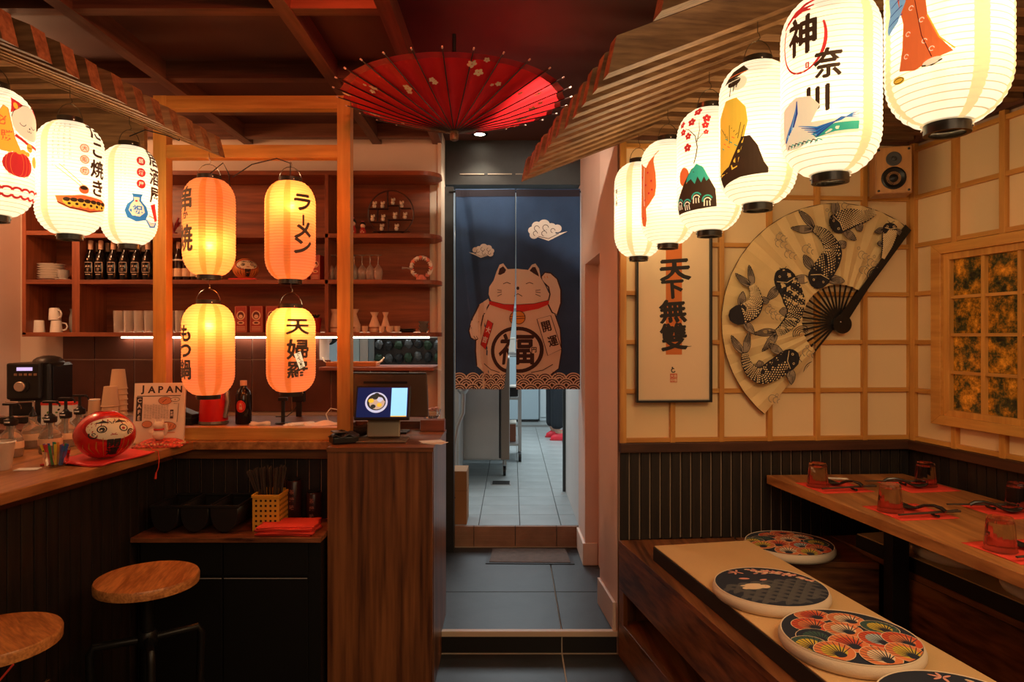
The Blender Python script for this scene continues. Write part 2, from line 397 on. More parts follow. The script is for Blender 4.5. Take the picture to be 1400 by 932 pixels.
# pink corridor wall: front piece, head over niche, pillar
wc = struct('wall_corridor', MB().prism([(0.4415, 2.852), (0.408, 3.17), (0.95, 3.17), (0.95, 2.99), (0.45, 2.95)], 0, ZC)
            .prism([(0.408, 3.17), (0.396, 3.70), (0.9, 3.70), (0.9, 3.17)], 1.72, ZC)
            .prism([(0.475, 3.17), (0.468, 3.70), (0.9, 3.70), (0.9, 3.17)], 0, 1.72)
            .prism([(0.396, 3.70), (0.392, 4.02), (0.9, 4.02), (0.9, 3.70)], 0, ZC), M_PLASTER)
M_BASE = mat('pink_white_baseboard', (0.80, 0.62, 0.50), 0.5)
struct('baseboard_corridor', MB().prism([(0.424, 2.870), (0.396, 3.172), (0.4085, 3.172), (0.438, 2.870)], ZU, ZU+0.12), M_BASE, bevel=0.003)
struct('baseboard_pillar', MB().prism([(0.383, 3.69), (0.379, 4.005), (0.394, 4.005), (0.396, 3.70), (0.463, 3.70), (0.463, 3.69)], ZU, ZU+0.12), M_BASE, bevel=0.003)
# black doorway frame with lintel
dr = struct('door_1', MB().box(-0.402, -0.335, 3.915, 3.99, ZU, 2.19), M_BLACKP)
box('lintel', M_BLACKP, -0.402, 0.394, 3.93, 4.05, 2.205, ZC, dr)
box('upper_panel', M_BLACKP, -0.386, 0.394, 4.05, 4.09, 2.20, ZC, dr)
MB().box(-0.30, -0.16, 3.925, 3.932, 2.262, 2.268).box(-0.14, 0.0, 3.925, 3.932, 2.262, 2.268).box(0.02, 0.16, 3.925, 3.932, 2.262, 2.268).build('pale_strip', mat('pale_grey_strip', (0.25, 0.2, 0.15), 0.6), dr)  # three thin pale grey strips along the lintel face
# ---------------- shoji wall behind the booth
def wainscot(parent, u0, u1, zb, zt, v=-0.0, pitch=0.0437, gap=0.008, name='wainscot_slat'):
    w = pitch-gap; n = int((u1-u0)/pitch+1e-6)
    first = box(name, darkslat('z'), -w/2, w/2, -0.012, 0, 0, zt-zb, parent, loc=(u0+pitch/2, v, zb), bevel=0.0015)
    for k in range(1, n): share(first, (u0+pitch*(k+0.5), v, zb), parent=parent)
wk = struct('wall_back', MB().box(0, 1.30, 0.003, 0.09, 0, ZC), mat('pale_backing_board', (0.50, 0.34, 0.24), 0.8), loc=(0.446, 2.85, 0), rz=atan2(0.100, 1.274))
us = [0.0135+0.2095*k for k in range(7)]; zs = [0.899+0.204*k for k in range(7)]
def shoji(parent, us, zs, skip=lambda u, z: False, border=0.026):
    first = {}
    for i in range(len(us)-1):
        for j in range(len(zs)-1):
            if skip((us[i]+us[i+1])/2, (zs[j]+zs[j+1])/2): continue
            w = us[i+1]-us[i]; key = round(w, 3); loc = ((us[i]+us[i+1])/2, 0, zs[j])
            if key in first: share(first[key], loc, parent=parent)
            else: first[key] = box('paper_panel', M_CREAM, -w/2, w/2, -0.006, 0.002, 0, zs[1]-zs[0], parent, loc=loc)
def lattice(parent, us, zs, vskip=lambda u, z0, z1: None, top=2.15):
    pass
shoji(wk, us, zs)
for k, u in enumerate(us):
    w = 0.026 if k in (0, 6) else 0.021
    box('vertical_bar', gold('z'), u-w/2, u+w/2, -0.026, -0.004, 0.889, 2.15, wk, bevel=0.001)
for k, z in enumerate(zs):
    box('horizontal_bar', gold('x'), 0, 1.275, -0.022, -0.004, z-0.009, z+0.009, wk, bevel=0.001)
box('wainscot_cap', wood('dark_cap_timber', (0.035, 0.012, 0.006), (0.085, 0.03, 0.014), 'x', 10), 0, 1.272, -0.036, 0, 0.850, 0.889, wk, bevel=0.002)
wainscot(wk, 0.0, 1.27, 0.0, 0.851)
box('ledger_beam', beamwood('x'), 0.0, 1.272, -0.03, 0, 2.15, 2.24, wk)
box('upper_board', M_CREAM, 0.0, 1.272, -0.004, 0.003, 2.13, 2.16, wk)
# ---------------- right wall with shoji lattice and window
wr = struct('wall_right', MB().box(-0.09, 3.9, 0.003, 0.09, 0, ZC), mat('pale_backing_board', (0.50, 0.34, 0.24), 0.8), loc=(1.72, 2.95, 0), rz=atan2(-0.985, 0.172))
ur = [0.042, 0.26]+[0.26+0.217*k for k in range(1, 16)]
win = lambda u, z: 0.27 < u < 0.80 and 1.05 < z < 1.65
shoji(wr, ur, zs, skip=win)
for k, u in enumerate(ur):
    w = 0.024
    if 0.25 < u < 0.85:
        box('vertical_bar', gold('z'), u-w/2, u+w/2, -0.026, -0.004, 0.889, 1.00, wr); box('vertical_bar', gold('z'), u-w/2, u+w/2, -0.026, -0.004, 1.69, 2.15, wr, bevel=0.001)
    else: box('vertical_bar', gold('z'), u-w/2, u+w/2, -0.026, -0.004, 0.889, 2.15, wr, bevel=0.001)
for k, z in enumerate(zs):
    if 1.0 < z < 1.69:
        box('horizontal_bar', gold('x'), 0.03, 0.19, -0.022, -0.004, z-0.009, z+0.009, wr); box('horizontal_bar', gold('x'), 0.90, 3.7, -0.022, -0.004, z-0.009, z+0.009, wr)
    else: box('horizontal_bar', gold('x'), 0.03, 3.7, -0.022, -0.004, z-0.009, z+0.009, wr, bevel=0.001)
box('wainscot_cap', MATS['dark_cap_timber'], 0.03, 3.7, -0.036, 0, 0.850, 0.889, wr, bevel=0.002)
wainscot(wr, 0.004, 2.1, 0.0, 0.851, gap=0.003)
box('ledger_beam', beamwood('x'), 0.03, 3.7, -0.03, 0, 2.15, 2.24, wr)
# foliage picture material
def foliage():
    m, nt, b = newmat('autumn_garden_picture'); tc = nt.nodes.new('ShaderNodeTexCoord')
    n = nt.nodes.new('ShaderNodeTexNoise'); n.inputs['Scale'].default_value = 16; n.inputs['Detail'].default_value = 10; n.inputs['Roughness'].default_value = 0.75
    mp = nt.nodes.new('ShaderNodeMapping'); mp.inputs['Scale'].default_value = (1, 1, 1)
    nt.links.new(tc.outputs['Object'], mp.inputs[0]); nt.links.new(mp.outputs[0], n.inputs['Vector'])
    r = nt.nodes.new('ShaderNodeValToRGB'); e = r.color_ramp.elements
    e[0].position = 0.38; e[0].color = (0.012, 0.008, 0.004, 1); e[1].position = 0.66; e[1].color = (0.85, 0.30, 0.02, 1)
    for p, c in ((0.46, (0.05, 0.04, 0.008, 1)), (0.52, (0.24, 0.085, 0.006, 1)), (0.58, (0.50, 0.17, 0.010, 1))):
        q = e.new(p); q.color = c
    nt.links.new(n.outputs['Fac'], r.inputs['Fac']); nt.links.new(r.outputs[0], b.inputs['Base Color']); b.inputs['Roughness'].default_value = 0.25
    nt.links.new(r.outputs[0], b.inputs['Emission Color']); b.inputs['Emission Strength'].default_value = 0.05
    return m
M_FOL = foliage()
wn = struct('window_1', MB().box(0.20, 0.90, -0.010, 0, 1.0, 1.68), M_BLACK, parent=None, loc=wr.location[:], rz=wr.rotation_euler.z)
u0, u1, z0, z1 = 0.249, 0.855, 1.040, 1.634
def miter(a, b, c, d, v0=-0.05, v1=-0.004):
    m = MB(); q = [a, b, c, d]; return m.add([(p[0], v0, p[1]) for p in q]+[(p[0], v1, p[1]) for p in q], [(0,1,2,3),(7,6,5,4),(0,4,5,1),(1,5,6,2),(2,6,7,3),(3,7,4,0)])
O0, O1, P0, P1 = u0-0.078, u1+0.078, z0-0.062, z1+0.066
i0, i1, j0, j1 = u0-0.028, u1+0.028, z0-0.024, z1+0.026
for q in (((O0, P0), (O1, P0), (i1, j0), (i0, j0)), ((O1, P0), (O1, P1), (i1, j1), (i1, j0)), ((O1, P1), (O0, P1), (i0, j1), (i1, j1)), ((O0, P1), (O0, P0), (i0, j0), (i0, j1))):
    miter(*q).build('window_frame', gold('x'), wn, bevel=0.002)
for q in (((i0, j0), (i1, j0), (u1, z0), (u0, z0)), ((i1, j0), (i1, j1), (u1, z1), (u1, z0)), ((i1, j1), (i0, j1), (u0, z1), (u1, z1)), ((i0, j1), (i0, j0), (u0, z0), (u0, z1))):
    miter(*q, v0=-0.036).build('window_sash', gold('z'), wn, bevel=0.001)
for i in range(4):
    for j in range(4):
        box('pane', M_FOL, u0+0.1515*i, u0+0.1515*(i+1), -0.014, -0.010, z0+0.1485*j, z0+0.1485*(j+1), wn)
for i in range(1, 4): box('muntin', gold('z'), u0+0.1515*i-0.008, u0+0.1515*i+0.008, -0.03, -0.014, z0, z1, wn)
for j in range(1, 4): box('muntin', gold('x'), u0, u1, -0.027, -0.014, z0+0.1485*j-0.006, z0+0.1485*j+0.006, wn)
# ---------------- slatted canopies
def canopy(name, label, O, e, s, zedge, ts, hgt, thick, umax, us_=0.50, tan=0.405):
    root = thing(name, label, 'slatted canopy', (O[0], O[1], 0))
    e = Vector((*e, 0)).normalized(); s = Vector((*s, 0)).normalized(); zt = zedge+us_*tan
    prof = [(0, zedge), (us_, zt), (umax, zt), (umax, zt+hgt), (us_, zt+hgt), (0.02, zedge+hgt+0.008)]
    rnd = random.Random(3)
    for t in ts:
        du = rnd.uniform(-0.004, 0.004); vs = []
        for k in (-0.5, 0.5):
            for u, z in prof: vs.append(e*(t+k*thick)+s*(u+(du if u < 0.1 else 0))+Vector((0, 0, z)))
        n = len(prof)
        fs = [(0, 1, 4, 5), (1, 2, 3, 4)]
        fs = [f[::-1] for f in fs]+[tuple(n+i for i in f) for f in fs]+[(i, (i+1) % n, n+(i+1) % n, n+i) for i in range(n)]
        m = MB().add(vs, fs); o = m.build('slat', slatwood('x'), root)
        bm = bmesh.new(); bm.from_mesh(o.data); bmesh.ops.recalc_face_normals(bm, faces=bm.faces); bm.to_mesh(o.data); bm.free()
    return root
cr = canopy('slatted_canopy', 'slatted timber canopy over the dining booth on the right, lanterns hanging below', (0.030, 2.812), (0.168, -0.986), (0.995, 0.09), 1.957,
       [1.18-0.1013*k for k in range(12)]+[1.497+0.1013*k for k in range(6)], 0.083, 0.045, 1.655)
cl = canopy('slatted_canopy', 'slatted timber canopy over the bar counter on the left, stepped slat ends', (-1.08, 2.573), (-0.061, -0.998), (-0.998, 0.061), 2.0,
       [0.03+0.0985*k for k in range(17)], 0.070, 0.047, 1.45)
# hanger battens: what the lanterns hook into, and how the slats are carried
for root, O, e, s, us2, z, L in ((cr, None, Vector((0.168, -0.986, 0)).normalized(), Vector((0.995, 0.09, 0)).normalized(), (0.60, 1.3), 2.2425, 2.1), (cl, None, Vector((-0.061, -0.998, 0)).normalized(), Vector((-0.998, 0.061, 0)).normalized(), (0.62, 1.2), 2.2725, 1.6)):
    for u in us2:
        a = e*0.02+s*u+Vector((0, 0, z+0.02)); MB().bar(a, a+e*L, 0.04, 0.04).build('batten', slatwood('y'), root)
        for t in (0.3, L*0.9):
            b = e*t+s*u+Vector((0, 0, z+0.04)); MB().cyl(b, (b.x, b.y, ZC), 0.006, n=8).build('hanger_rod', M_BLKMETAL, root)
# header board left of the timber frame
struct('trim_1', MB().box(-2.69, -1.445, 2.68, 2.705, 1.99, 2.26), slatwood('x'))
# ------------------------------------------------------------------ lanterns
def paper(name, col, e, tcol, clear, tw=1.0):
    # thin lantern paper: glows by itself, scatters the bulb's light and lets a little of it straight through
    m = bpy.data.materials.new(name); m.use_nodes = True; nt = m.node_tree; nt.nodes.clear()
    out = nt.nodes.new('ShaderNodeOutputMaterial'); a = nt.nodes.new('ShaderNodeAddShader'); em = nt.nodes.new('ShaderNodeEmission')
    tr = nt.nodes.new('ShaderNodeBsdfTranslucent'); df = nt.nodes.new('ShaderNodeBsdfDiffuse'); mx = nt.nodes.new('ShaderNodeMixShader'); tp = nt.nodes.new('ShaderNodeBsdfTransparent'); m2 = nt.nodes.new('ShaderNodeMixShader')
    em.inputs[0].default_value = (*col, 1); em.inputs[1].default_value = e
    tr.inputs[0].default_value = (*[c*tw for c in tcol], 1); df.inputs[0].default_value = (*[c*0.7 for c in tcol], 1); mx.inputs[0].default_value = 0.6
    tp.inputs[0].default_value = (*tcol, 1); m2.inputs[0].default_value = clear
    nt.links.new(df.outputs[0], mx.inputs[1]); nt.links.new(tr.outputs[0], mx.inputs[2]); nt.links.new(mx.outputs[0], m2.inputs[1]); nt.links.new(tp.outputs[0], m2.inputs[2])
    nt.links.new(em.outputs[0], a.inputs[0]); nt.links.new(m2.outputs[0], a.inputs[1]); nt.links.new(a.outputs[0], out.inputs[0])
    return m
PW = paper('lit_white_lantern_paper', (1.0, 0.88, 0.64), 0.25, (1.0, 0.90, 0.70), 0.07, 0.020)
PWS = paper('paper_seam_on_white', (1.0, 0.72, 0.32), 0.24, (1.0, 0.74, 0.40), 0.03, 0.014)
PR = paper('lit_orange_lantern_paper', (1.0, 0.19, 0.07), 0.20, (1.0, 0.52, 0.18), 0.10, 0.11)
PWL = paper('rib_line_on_white', (1.0, 0.76, 0.42), 0.15, (0.9, 0.66, 0.38), 0.03, 0.010)
PRL = paper('rib_line_on_orange', (1.0, 0.16, 0.03), 0.17, (0.9, 0.36, 0.08), 0.05, 0.09)
PRS = paper('paper_seam_on_orange', (1.0, 0.16, 0.03), 0.17, (1.0, 0.40, 0.10), 0.04, 0.08)
M_RING = mat('black_lacquer_ring', (0.025, 0.016, 0.010), 0.3)
def ink(name, c, e=0.25): return mat('lantern_ink_'+name, c, 0.8, emit=c, estr=e*0.38)  # emission in the ink imitates lantern light passing through the print
I_BLK = ink('dark_brown', (0.045, 0.020, 0.008), 0.6); I_RED = ink('red', (0.72, 0.035, 0.03), 0.5); I_ORG = ink('orange', (0.85, 0.16, 0.035), 0.6)
I_YEL = ink('yellow', (0.85, 0.46, 0.04), 0.7); I_BLU = ink('blue', (0.03, 0.20, 0.45), 0.6); I_GRN = ink('green', (0.04, 0.36, 0.22), 0.6)
I_CRM = ink('cream', (0.9, 0.72, 0.42), 0.7); I_NVY = ink('navy', (0.03, 0.07, 0.25), 0.6); I_LBL = ink('pale_blue', (0.25, 0.48, 0.62), 0.6); I_DRED = ink('dark_red', (0.16, 0.012, 0.01), 0.5)
def shade_profile(R, h, rr, n):
    z0, z1 = 0.016, h-0.016; L = z1-z0; P = []; sh = 0.24*L
    def rad(z):
        d = min(z-z0, z1-z)
        if d >= sh: return R
        t = max(0, d/sh); return rr+(R-rr)*(1-(1-t)**2.2)**0.62
    return rad, z0, z1
def lantern(label, group, X, Y, zb, d, h, pr, white=True, name='paper_lantern', hot=None, seams=(0.25,), wire=0.10, power=0.35, cord=None):
    R = d/2; rr = R*(0.36 if white else 0.44); rad, z0, z1 = shade_profile(R, h, rr, 0)
    root = thing(name, label, 'lantern', (X, Y, zb), -atan2(X, Y), group)
    n = 34; NS = 48; prof = []
    for k in range(n):
        for f, off in ((0.0, 0.0), (0.13, 0.0), (0.56, 0.0022)):
            z = z0+(k+f)*(z1-z0)/n; prof.append((max(rr, rad(z)+off-0.0011), z))
    prof.append((rr, z1))
    mb = MB(); mb.lathe(prof, NS, cap0=False, cap1=False, a0=-pi/2)
    sm = set()
    for s in seams:
        a = int(round(s/(2*pi)*NS)); sm |= {(a+q) % NS for q in (0, 1)}
    mb.m = [1 if (i % NS) in sm else (2 if (i//NS) % 3 == 0 else 0) for i in range(len(mb.f))]
    mb.build('paper_shade', [PW if white else PR, PWS if white else PRS, PWL if white else PRL], root, smooth=80)
    for nm, z in (('bottom_ring', 0.0), ('top_ring', h-0.020)):
        MB().lathe([(rr-0.006, z), (rr+0.002, z), (rr+0.002, z+0.020), (rr-0.006, z+0.020)], 28, cap0=False, cap1=False).lathe([(rr-0.005, z+0.010), (rr-0.004, z+0.012)], 20).build(nm, M_RING, root, smooth=30)
    MB().ball((0, 0, z0+0.30*h if hot is None else hot), 0.022).build('bulb', mat('lamp_bulb', (1, .8, .5), emit=(1, 0.75, 0.4), estr=3), root, smooth=True)
    arc = [(rr*cos(pi-pi*k/10), 0, h-0.008+0.052*sin(pi*k/10)) for k in range(11)]
    mb = MB().tube(arc, 0.0012, 5)
    mb.tube([(0, 0, h+0.044), (0.006, 0, h+0.050), (0.004, 0, h+0.060), (0, 0, h+0.064), (0, 0, h+wire)], 0.0011, 5)
    mb.build('wire_handle', M_CHROME if not white else mat('dark_wire', (0.12, 0.09, 0.06), 0.4, 0.8), root, smooth=True)
    if cord: MB().tube([Vector(c) for c in cord], 0.0022, 6).build('power_cord', M_BLACK, root, smooth=True)
    MB().ball((rr+0.002, 0, 0.010), 0.003, n=8, m=6).ball((-rr-0.002, 0, 0.010), 0.003, n=8, m=6).ball((0.3*rr, -rr*0.97, h-0.01), 0.003, n=8, m=6).build('rivet', M_CHROME, root)
    if pr:
        p = Print(); pr(p)
        def fn(u, v, w):
            a = u/R; r = max(rr, rad(min(max(v, z0), z1)))+0.0016+w
            return Vector((r*sin(a), -r*cos(a), v))
        p.build('printed_design', root, fn, cuts_x=[-0.15+0.010*k for k in range(31)], cuts_y=[z0+0.012*k for k in range(1, 32)])
    l = lamp('lantern_bulb_light', 'POINT', (0, 0, z0+0.45*h if hot is None else hot), power*(30 if white else 9), (1.0, 0.80, 0.54) if white else (1.0, 0.54, 0.20), 0.055 if white else 0.026)
    l.parent = root
    if not white: l.location.y = -0.045
    return root
def blossom(p, x, y, r, m):
    for k in range(5):
        a = radians(72*k+18); p.ell(x+r*0.55*cos(a), y+r*0.55*sin(a), r*0.5, r*0.42, m, math.degrees(a), 8)
    p.ell(x, y, r*0.15, r*0.15, I_CRM, n=6)
def tiny(p, x0, y0, cols, rows, dx, dy, m, chars='のやきたてをどうぞおいしくあじわうかおり', s=0.0075):
    rnd = random.Random(5)
    for c in range(cols):
        for r in range(rows-c % 2*2): p.char(chars[(c*7+r) % len(chars)], x0+c*dx, y0-r*dy, s, m, bold=0.0)
class Shift:
    # the same drawing calls, moved round the lantern
    def __init__(s, p, d): s.p = p; s.d = d
    def poly(s, pts, m): s.p.poly([(x+s.d, y) for x, y in pts], m)
    def stroke(s, pts, *a): s.p.stroke([(x+s.d, y) for x, y in pts], *a)
    def ell(s, cx, *a, **k): s.p.ell(cx+s.d, *a, **k)
    def arc(s, cx, *a, **k): s.p.arc(cx+s.d, *a, **k)
    def vtext(s, st, cx, *a, **k): s.p.vtext(st, cx, *a, **k)
# right row
def pr6(p):
    p.poly([(-0.086, 0.25), (-0.060, 0.28), (-0.02, 0.275), (-0.012, 0.24), (-0.03, 0.21), (-0.026, 0.17), (-0.010, 0.13), (0.008, 0.105), (-0.018, 0.098), (-0.045, 0.088), (-0.072, 0.096), (-0.066, 0.13), (-0.064, 0.17)], I_ORG)
    p.poly([(-0.098, 0.225), (-0.070, 0.26), (-0.055, 0.25), (-0.060, 0.205), (-0.075, 0.178), (-0.098, 0.165), (-0.104, 0.175), (-0.094, 0.20)], I_LBL)
    for k in range(5): p.stroke([(-0.098+0.004*k, 0.180+0.014*k), (-0.066, 0.188+0.014*k)], 0.0015, I_NVY)
    p.poly([(-0.03, 0.24), (-0.01, 0.232), (0.002, 0.222), (-0.008, 0.216), (-0.03, 0.225)], I_YEL)
    p.stroke([(-0.012, 0.235), (0.006, 0.222)], 0.002, I_CRM)
    p.ell(-0.04, 0.305, 0.020, 0.024, I_CRM); p.ell(-0.042, 0.318, 0.022, 0.016, I_BLK); p.stroke([(-0.07, 0.285), (-0.012, 0.285)], 0.01, I_ORG)
    for x, y in ((-0.05, 0.19), (-0.034, 0.165), (-0.055, 0.15), (-0.03, 0.13), (-0.058, 0.115), (-0.02, 0.115), (-0.045, 0.22)): p.arc(x, y, 0.0035, 0, 300, 0.0012, I_CRM, 8)
    p.stroke([(-0.026, 0.17), (-0.010, 0.13), (0.010, 0.108)], 0.002, I_YEL); p.stroke([(-0.044, 0.20), (-0.034, 0.14), (-0.02, 0.102)], 0.0012, I_DRED)
    p.ell(-0.074, 0.082, 0.012, 0.006, I_YEL, -8); p.arc(-0.074, 0.082, 0.010, 0, 360, 0.0012, I_BLK, 12, 0.004)
    p.ell(-0.020, 0.095, 0.013, 0.005, I_CRM, 12); p.stroke([(-0.034, 0.091), (-0.02, 0.089), (-0.006, 0.095)], 0.0022, I_BLK)
def pr5(p):
    p.arc(-0.052, 0.262, 0.045, 150, 300, 0.0035, I_RED, 20, 0.062); p.arc(-0.052, 0.262, 0.045, 300, 385, [0.0035+0.003*sin(pi*k/12) for k in range(13)], I_RED, 12, 0.062)
    for k, (a, b) in enumerate((((-0.095, 0.298), (-0.045, 0.334)), ((-0.09, 0.308), (-0.030, 0.326)), ((-0.08, 0.315), (-0.022, 0.340)), ((-0.07, 0.312), (-0.036, 0.318)))):
        p.stroke([a, ((a[0]+b[0])/2, (a[1]+b[1])/2+0.006), b], [0.004, 0.010-0.001*k, 0.003], I_RED)
    p.heavy('神', -0.052, 0.272, 0.078, I_BLK, 0.062, 0.022); p.heavy('奈', -0.003, 0.207, 0.058, I_BLK, 0.050, 0.022); p.heavy('川', -0.024, 0.142, 0.054, I_BLK, 0.050, 0.03)
    p.rect(-0.043, 0.205, -0.036, 0.216, I_RED); p.rect(-0.041, 0.207, -0.038, 0.214, I_CRM); tiny(p, -0.062, 0.206, 3, 3, 0.007, 0.006, I_CRM, s=0.005)
    p = Shift(p, 0.028)
    p.poly([(-0.125, 0.06), (-0.125, 0.14), (-0.09, 0.155), (-0.062, 0.15), (-0.045, 0.13), (-0.06, 0.10), (0.02, 0.10), (0.022, 0.075), (-0.05, 0.07), (-0.09, 0.058)], I_CRM)
    p.poly([(0.022, 0.080), (0.022, 0.095), (-0.02, 0.092), (-0.06, 0.078), (-0.052, 0.070), (-0.02, 0.077)], I_GRN)
    for k in range(6): p.stroke([(-0.085+0.006*k, 0.098-0.005*k), (-0.05, 0.088-0.003*k), (-0.01, 0.097+0.001*k), (0.021, 0.116-0.003*k)], [0.001, 0.0032, 0.002, 0.0008], (I_BLU, I_NVY)[k % 2])
    for k in range(7): p.stroke([(-0.120+0.004*k, 0.075+0.004*k), (-0.100+0.002*k, 0.105+0.003*k), (-0.088, 0.135+0.002*k)], [0.004, 0.005, 0.002], (I_NVY, I_BLU, I_LBL)[k % 3])
    for k in range(8): p.stroke([(-0.118+0.009*k, 0.062), (-0.112+0.009*k, 0.068), (-0.104+0.009*k, 0.064)], 0.002, (I_BLK, I_GRN)[k % 2])
def pr4(p):
    p = Shift(p, 0.018)
    p.poly([(-0.128, 0.225), (-0.10, 0.262), (-0.068, 0.262), (-0.045, 0.235), (-0.040, 0.20), (-0.052, 0.15), (-0.066, 0.095), (-0.088, 0.088), (-0.128, 0.08)], I_YEL)
    p.poly([(-0.128, 0.085), (-0.09, 0.10), (-0.07, 0.135), (-0.055, 0.165), (-0.035, 0.165), (-0.018, 0.14), (-0.004, 0.10), (0.006, 0.085), (0.006, 0.074), (-0.06, 0.070), (-0.128, 0.055)], I_BLK)
    for k in range(10): p.stroke([(-0.12+0.008*k, 0.20-0.008*(k % 4)), (-0.112+0.006*k, 0.19-0.009*(k % 5))], 0.0015, I_BLK)
    for k in range(7): p.stroke([(-0.115+0.007*k, 0.15+0.010*(k % 3)), (-0.107+0.007*k, 0.145+0.010*(k % 3))], 0.002, (I_GRN, I_ORG)[k % 2])
    p.ell(-0.062, 0.296, 0.020, 0.018, I_CRM); p.poly([(-0.105, 0.30), (-0.085, 0.33), (-0.058, 0.342), (-0.040, 0.325), (-0.055, 0.318), (-0.075, 0.308)], I_BLK)
    p.ell(-0.075, 0.300, 0.018, 0.010, I_BLK, 15); p.stroke([(-0.095, 0.315), (-0.045, 0.322)], 0.0025, I_ORG); p.stroke([(-0.09, 0.302), (-0.06, 0.306)], 0.002, I_CRM)
    for dx in (0, 0.010, 0.018): p.stroke([(-0.082+dx, 0.298), (-0.086+dx, 0.268+dx)], 0.0025, I_BLK)
def pr3(p):
    p = Shift(p, 0.010)
    p.ell(-0.088, 0.165, 0.020, 0.026, I_ORG)
    p.poly([(-0.062, 0.180), (-0.045, 0.192), (-0.030, 0.186), (0.006, 0.120), (0.010, 0.072), (-0.06, 0.066), (-0.128, 0.062), (-0.118, 0.10)], I_BLK)
    p.poly([(-0.066, 0.172), (-0.045, 0.195), (-0.026, 0.182), (-0.010, 0.150), (-0.018, 0.143), (-0.024, 0.156), (-0.032, 0.140), (-0.042, 0.158), (-0.050, 0.138), (-0.062, 0.154), (-0.078, 0.145), (-0.075, 0.158)], I_GRN)
    for cx_, cy in ((-0.105, 0.090), (-0.075, 0.085), (-0.045, 0.100), (-0.015, 0.090)):
        p.arc(cx_, cy, 0.013, 20, 200, 0.004, I_GRN, 10); p.arc(cx_, cy-0.003, 0.009, 10, 190, 0.003, I_CRM, 8)
        for q in range(3): p.stroke([(cx_-0.008+0.007*q, cy-0.002), (cx_-0.009+0.008*q, cy-0.016)], 0.003, I_CRM)
    p.stroke([(-0.052, 0.195), (-0.046, 0.215), (-0.042, 0.24), (-0.048, 0.272), (-0.066, 0.292), (-0.082, 0.30)], [0.003, 0.003, 0.003, 0.0025, 0.002, 0.001], I_BLK)
    p.stroke([(-0.043, 0.255), (-0.036, 0.285), (-0.038, 0.318)], [0.0025, 0.002, 0.001], I_BLK); p.stroke([(-0.040, 0.262), (-0.020, 0.282)], [0.002, 0.001], I_BLK)
    for x, y, r in ((-0.048, 0.345, 0.014), (-0.060, 0.314, 0.012), (-0.094, 0.314, 0.010), (-0.017, 0.318, 0.012), (-0.020, 0.298, 0.010), (-0.086, 0.290, 0.010), (-0.068, 0.275, 0.010), (-0.070, 0.243, 0.012), (-0.018, 0.278, 0.007)): blossom(p, x, y, r, I_RED)
    p.vtext('富士山', 0.075, 0.30, 0.016, I_BLK)
def pr2(p):
    p = Shift(p, 0.018)
    p.poly([(-0.128, 0.29), (-0.110, 0.275), (-0.098, 0.268), (-0.085, 0.285), (-0.062, 0.305), (-0.066, 0.285), (-0.058, 0.24), (-0.056, 0.20), (-0.060, 0.17), (-0.080, 0.145), (-0.098, 0.13), (-0.095, 0.09), (-0.105, 0.07), (-0.122, 0.075), (-0.130, 0.12)], I_ORG)
    p.stroke([(-0.108, 0.27), (-0.112, 0.20), (-0.108, 0.14)], 0.003, I_CRM)
    for x, y in ((-0.09, 0.25), (-0.075, 0.22), (-0.10, 0.21), (-0.085, 0.18), (-0.105, 0.16), (-0.072, 0.19), (-0.115, 0.10), (-0.12, 0.24)): p.ell(x, y, 0.004, 0.004, I_RED, n=8)
    p.stroke([(-0.062, 0.305), (-0.048, 0.318)], 0.003, I_ORG)
    p.vtext('浮世絵', 0.088, 0.31, 0.014, I_BLK)
def pr1(p):
    p.vtext('美人画', -0.100, 0.26, 0.020, I_BLK, gap=1.1); tiny(p, -0.118, 0.20, 1, 6, 0.01, 0.010, I_RED)
RW = 'row of white paper lanterns under the right slatted canopy'
for lab, X, Y, zb, h, pr, se in (
    ('white paper lantern with orange kimono and blue sleeve, nearest in right row', 0.725, 1.137, 1.667, 0.39, pr6, (radians(26), radians(75), radians(-75), radians(180))),
    ('white paper lantern with brown brush characters, red circle and blue and green waves', 0.634, 1.36, 1.636, 0.385, pr5, (radians(40), radians(130), radians(220))),
    ('white paper lantern with a figure in gold kimono and black cloak', 0.612, 1.70, 1.643, 0.38, pr4, (radians(44), radians(130), radians(220))),
    ('white paper lantern with red blossoms above a green peak and orange sun', 0.574, 1.985, 1.62, 0.385, pr3, (radians(50), radians(140), radians(220))),
    ('white paper lantern with a tall orange robe on its left side', 0.5365, 2.35, 1.632, 0.385, pr2, (radians(40), radians(130), radians(220))),
    ('white paper lantern farthest back in the right row, nearly plain with tan seams', 0.486, 2.62, 1.62, 0.39, pr1, (radians(-28), radians(24), radians(130), radians(220)))):
    lantern(lab, RW, X, Y, zb, 0.184, h, pr, seams=se, wire=0.095)
